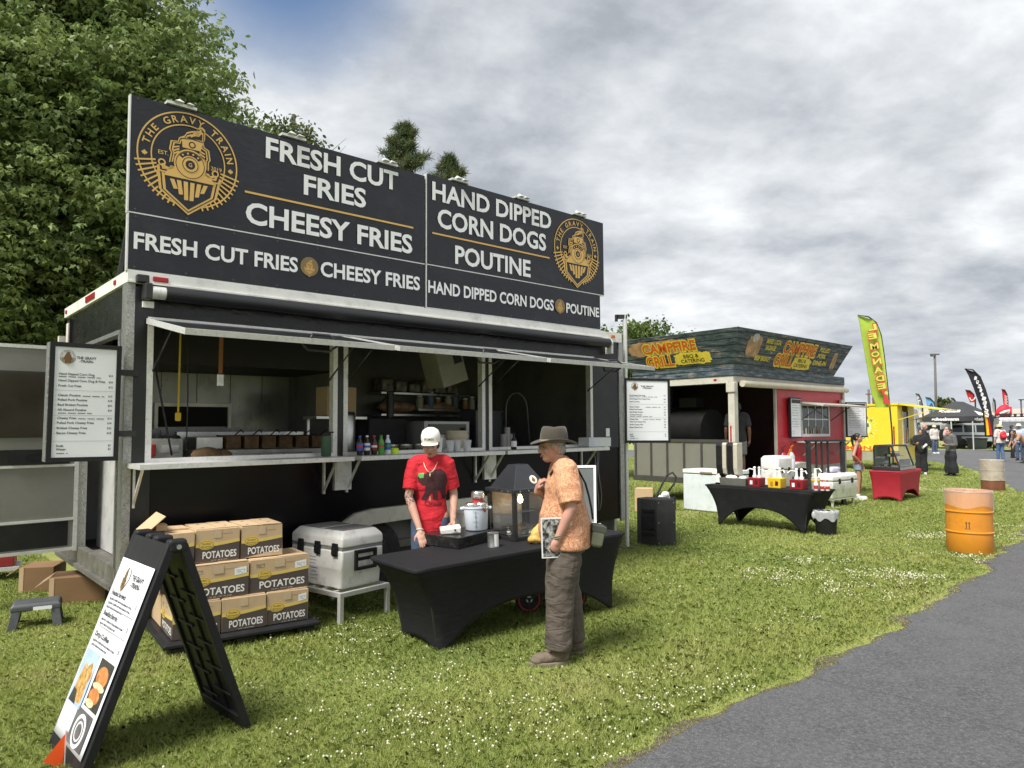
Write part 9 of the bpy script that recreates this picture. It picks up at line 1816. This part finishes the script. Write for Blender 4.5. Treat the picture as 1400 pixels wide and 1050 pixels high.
t = vehicle('estate_car', 'dark rounded car mostly hidden behind the black banner', 'car', (dk_.x + .2, 61.0, .3), R(70), 4.4, 1.8, [(-2.1, .4), (-2.15, 1.0), (-1.9, 1.75), (-1.2, 1.9), (.3, 1.85), (1.0, 1.15), (2.0, 1.0), (2.15, .4)], CAR_D, (-1.3, 1.3), .36, [[(-1.8, 1.15), (-.9, 1.15), (-.9, 1.65), (-1.7, 1.65)], [(-.8, 1.15), (.7, 1.15), (.3, 1.65), (-.8, 1.65)]])
# camp chairs under the canopy
for px, Y, lab in ((1318, 54.6, 'black folding camp chair under the right corner of the canopy'), (1308, 55.0, 'black folding camp chair left of the one at the canopy corner')):
 p = D(px, 612, Y); t = thing('camp_chair', lab, 'chair', (p.x, Y, .3), R(20)); b = MB(); b.box(-.27, .27, -.25, .25, .40, .44); b.build('seat', TRIM, t); b = MB(); b.M = Matrix.Translation((0, .25, .42)) @ Matrix.Rotation(R(-14), 4, 'X'); b.box(-.27, .27, 0, .03, 0, .62); b.build('backrest', TRIM, t)
 for sx in (-1, 1): b = MB(); b.bar((sx * .27, -.27, 0), (sx * .27, .27, .60), .025); b.bar((sx * .275, .27, 0), (sx * .275, -.27, .62), .025); b.box(sx * .28 - .03, sx * .28 + .03, -.3, .25, .62, .65); b.build('leg', TRIM, t)
p = D(1336, 611, 55.5); t = thing('storage_tub', 'grey green lidded tub beside the silver wagon', 'tub', (p.x, 55.5, .3), R(6)); b = MB(); b.ring_loft([[(-k, -k * .7, z), (k, -k * .7, z), (k, k * .7, z), (-k, k * .7, z)] for k, z in ((.5, 0), (.58, .75))]); b.build('tub_body', mat('tub_green', (.10, .12, .11), .6), t, bevel=.03); b = MB(); b.box(-.62, .62, -.44, .44, .751, .83); b.build('lid', TRIM, t, bevel=.02)
# poles, building, distant pines
p = D(1281, 606, 60.0)
t = thing('lamp_post', 'tall grey lamp post with short cross arms on the skyline', 'lamp post', (p.x, 60.0, .3)); b = MB(); top = D(1278, 485, 60.0) - Vector((p.x, 60.0, .3)); b.tube([(0, 0, 0), top], [.12, .09], 10); b.build('post', mat('weathered_pole', (.11, .10, .095), .8), t, smooth=True); b = MB(); b.box(top.x - .35, top.x + .35, -.12, .12, top.z - .02, top.z + .08); b.box(top.x - .30, top.x - .08, -.15, .15, top.z - .14, top.z - .021); b.build('lamp_head', mat('weathered_pole', (0, 0, 0)), t)
p = D(1190, 606, 62.0); t = thing('utility_pole', 'short dark utility pole just left of the lime banner', 'pole', (p.x, 62.0, .3)); b = MB(); b.tube([(0, 0, 0), (0, 0, 5.0)], [.13, .1], 8); b.build('post', mat('weathered_pole', (0, 0, 0)), t, smooth=True); b = MB(); b.box(-.25, .25, -.1, .1, 4.55, 4.63); b.box(.32, .9, -.08, .08, 3.3, 4.3); b.build('cross_arm', mat('sign_dark_red', (.2, .07, .06), .6), t)
p = D(1398.5, 606, 75.0); t = thing('floodlight_mast', 'thin black floodlight mast at the right edge of the skyline', 'pole', (p.x, 75.0, .3)); b = MB(); b.tube([(0, 0, 0), (0, 0, 4.6)], .07, 8); b.build('post', BLACK_METAL, t, smooth=True); b = MB(); b.box(-.2, .5, -.1, .1, 4.6, 4.7); b.build('lamp_head', BLACK_METAL, t)
t = thing('long_shed', 'long low pale shed far behind the vehicles', 'building', (62, 98, .3), R(-8)); b = MB(); b.box(-14, 30, 0, 9, 0, 3.2); b.build('wall', mat('shed_wall', (.36, .35, .33), .7), t); b = MB(); b.M = Matrix.Translation((-14.4, 0, 0)) @ Matrix(((0, 0, 1, 0), (1, 0, 0, 0), (0, 1, 0, 0), (0, 0, 0, 1))); b.prism([(-.5, 3.2), (9.5, 3.2), (4.5, 4.5)], 0, 44.8); b.build('roof', mat('shed_roof', (.42, .34, .29), .6), t)
b = MB()
for k in range(8): b.box(-12 + 5 * k, -10 + 5 * k, -.03, -.001, 1.0, 2.4)
b.build('window', GL, t)
GP = 'conifers on the horizon'
for i, (px, h, Y, lab) in enumerate(((1284.5, 546.5, 150, 'leftmost dark conifer on the horizon beside the lamp post'), (1288, 549, 155, 'low dark conifer in the middle of the horizon clump'), (1291.5, 547.5, 148, 'dark conifer with a rounded top near the canopy ridge'), (1295.5, 546.8, 160, 'dark conifer just left of the grey banner'), (1299, 549.5, 152, 'rightmost dark conifer of the horizon clump'))):
 top = D(px, h, Y); rng = np.random.default_rng(40 + i); t = thing('conifer', lab, 'tree', (top.x, Y, .3), 0, GP); Ht = top.z - .3; n = 700; f = rng.random(n) ** .7; zc = Ht * (.15 + .85 * f); rr = (1 - f) * 1.5 + .15; a = rng.uniform(0, 6.28, n); q = np.stack([np.cos(a) * rr * rng.uniform(.3, 1.1, n), np.sin(a) * rr * rng.uniform(.3, 1.1, n), zc], 1); fast_mesh('crown', leaves(rng, q, .75, .6, .4), 6, NEEDLE, t, rng.random(n)); b = MB(); b.tube([(0, 0, 0), (0, 0, Ht * .9)], [.2, .04], 7); b.build('trunk', BARK, t)
# ---------------------------------------------------------------- grass blades and clover
def grass():
 rng = np.random.default_rng(21); pieces = []; NB = 1350000
 # sample depth with density falling off with distance, then side to side within the view plus a margin
 dmin, dmax = 2.6, 40.0; u = rng.random(NB); p = 0.62     # pdf ~ d^-p
 d = (dmin ** (1 - p) + u * (dmax ** (1 - p) - dmin ** (1 - p))) ** (1 / (1 - p)); x = rng.uniform(-1, 1, NB) * (0.74 * d + 0.5)
 y = d; ok = x < edge_x(y) - 0.015 + 0.05 * rng.normal(size=NB) * (rng.random(NB) < .25)
 # thin out where the black trailer stands (dry shade)
 lx = (x - T1O.x) * math.cos(T1A) + (y - T1O.y) * math.sin(T1A); ly = -(x - T1O.x) * math.sin(T1A) + (y - T1O.y) * math.cos(T1A); ok &= ~((lx > 0.2) & (lx < 6.5) & (ly > 0.9) & (ly < 12)); x, y = x[ok], y[ok]; n = len(x)
 cl = np.sin(x * 1.7 + 3 * np.sin(y * .6)) * np.sin(y * 1.3 + 1) + .5 * np.sin(x * 6 + y * 3) * np.sin(y * 5 - x * 2)
 z = 0.30 * np.clip((y - 19) / 15, 0, 1) ** 2 * (3 - 2 * np.clip((y - 19) / 15, 0, 1))
 dry = np.exp(-((x + 1.0) ** 2 / 1.2 + (y - 4.9) ** 2 / .25)) + np.exp(-((x - .2) ** 2 / .5 + (y - 5.2) ** 2 / .12)) + np.exp(-((x - 4.6) ** 2 / 1.5 + (y - 11.2) ** 2 / .6)) + .8 * np.exp(-((x + 3.8) ** 2 / .6 + (y - 6.0) ** 2 / .4)); L = (0.026 + 0.028 * rng.random(n) + 0.008 * cl) * (1 - .35 * np.clip(dry, 0, 1)) * (1 + .35 * (rng.random(n) < .06)) ; w = 0.0015 * (y / 4) ** 0.62 * rng.uniform(.7, 1.3, n); a = rng.uniform(0, 2 * np.pi, n)
 edge = np.clip((edge_x(y) - x) / 0.25, 0.35, 1); L *= edge
 bend = rng.uniform(.3, 1.25, n) * L; ba = rng.uniform(0, 2 * np.pi, n) + .5 * cl
 P = np.stack([x, y, z], 1); s = np.stack([np.cos(a) * w, np.sin(a) * w, 0 * w], 1); m = P + np.stack([np.cos(ba) * bend * .3, np.sin(ba) * bend * .3, L * .56], 1); t = P + np.stack([np.cos(ba) * bend, np.sin(ba) * bend, L * (1 - .42 * (bend / L) ** 2).clip(.3, 1)], 1)
 V = np.stack([P - s, P + s, m + s * .8, t, m - s * .8], 1)
 tint = np.clip(.42 + .20 * cl + .12 * np.sin(x * .9 + 2) * np.sin(y * .7) + .30 * (rng.random(n) - .5) + .35 * (rng.random(n) < .07) + .25 * (1 - edge) + .22 * dry * rng.random(n), 0, 1)
 m_ = leaf_material('grass_blade', [(0.15, 0.215, 0.052), (0.25, 0.32, 0.078), (0.36, 0.405, 0.11), (0.60, 0.56, 0.30)], 0.5)
 tag(fast_mesh('grass', V, 5, m_, None, tint), 'short green lawn grass', 'grass', kind='stuff')
 # clover: pale round heads in loose patches
 C = []
 pat = [(940, 945, .42, 230), (905, 975, .3, 120), (600, 985, .8, 330), (700, 1010, .7, 200), (530, 1020, .6, 160), (1225, 790, .55, 330), (1160, 810, .5, 170), (1065, 790, .5, 200), (1110, 770, .35, 100), (1290, 735, .5, 170), (1325, 765, .4, 130), (1370, 735, .4, 100), (1360, 720, .4, 60), (1240, 735, .5, 60), (470, 880, .6, 160), (430, 860, .35, 90), (560, 930, .6, 140), (830, 985, .5, 90), (1120, 690, 1.2, 160), (1290, 672, 1.0, 260), (1230, 668, .8, 120), (1270, 660, 1.0, 140), (350, 940, .5, 40), (640, 950, .6, 60), (230, 860, .6, 30), (1080, 850, .5, 40)]
 for px, py, r, k in pat:
  g = G(px, py); kk = int(k * (.42 if py > 850 else .75)); q = rng.normal(size=(kk, 2)) * r * np.array([1, .75]) * .6 + np.array([g.x, g.y]); q = q[rng.integers(0, max(3, kk // 4), kk)] + rng.normal(size=(kk, 2)) * .05; C.append(q)
 q = np.stack([rng.uniform(-4, 8, 520), rng.uniform(3.2, 14, 520)], 1); C.append(q); C = np.concatenate(C); C = C[(C[:, 0] < edge_x(C[:, 1]) - .06) & (C[:, 1] > 2.8)]
 b = MB(); vs = []; fs = []
 ico = [(math.cos(R(k * 72)) * .89 * c, math.sin(R(k * 72)) * .89 * c, zz) for zz, c in ((-.45, 1), (.45, 1)) for k in (range(5) if zz < 0 else [j + .5 for j in range(5)])] + [(0, 0, -1), (0, 0, 1)]
 tri = [(k, (k + 1) % 5, 5 + k) for k in range(5)] + [((k + 1) % 5, 5 + (k + 1) % 5, 5 + k) for k in range(5)] + [((k + 1) % 5, k, 10) for k in range(5)] + [(5 + k, 5 + (k + 1) % 5, 11) for k in range(5)]
 I = np.array(ico); Tn = np.array(tri); r = rng.uniform(.004, .0075, len(C)) * np.clip(C[:, 1] / 7, 1, 1.25); zc = np.array([ground_z(*c) for c in C]) + rng.uniform(.025, .05, len(C))
 V = (I[None] * r[:, None, None] + np.concatenate([C, zc[:, None]], 1)[:, None, :])[:, Tn].reshape(-1, 3, 3)
 tag(fast_mesh('clover', V, 3, mat('clover_white', (0.60, 0.58, 0.44), 0.8, var=0.1), None, None), 'white clover heads scattered in the lawn', 'clover', kind='stuff')
grass()
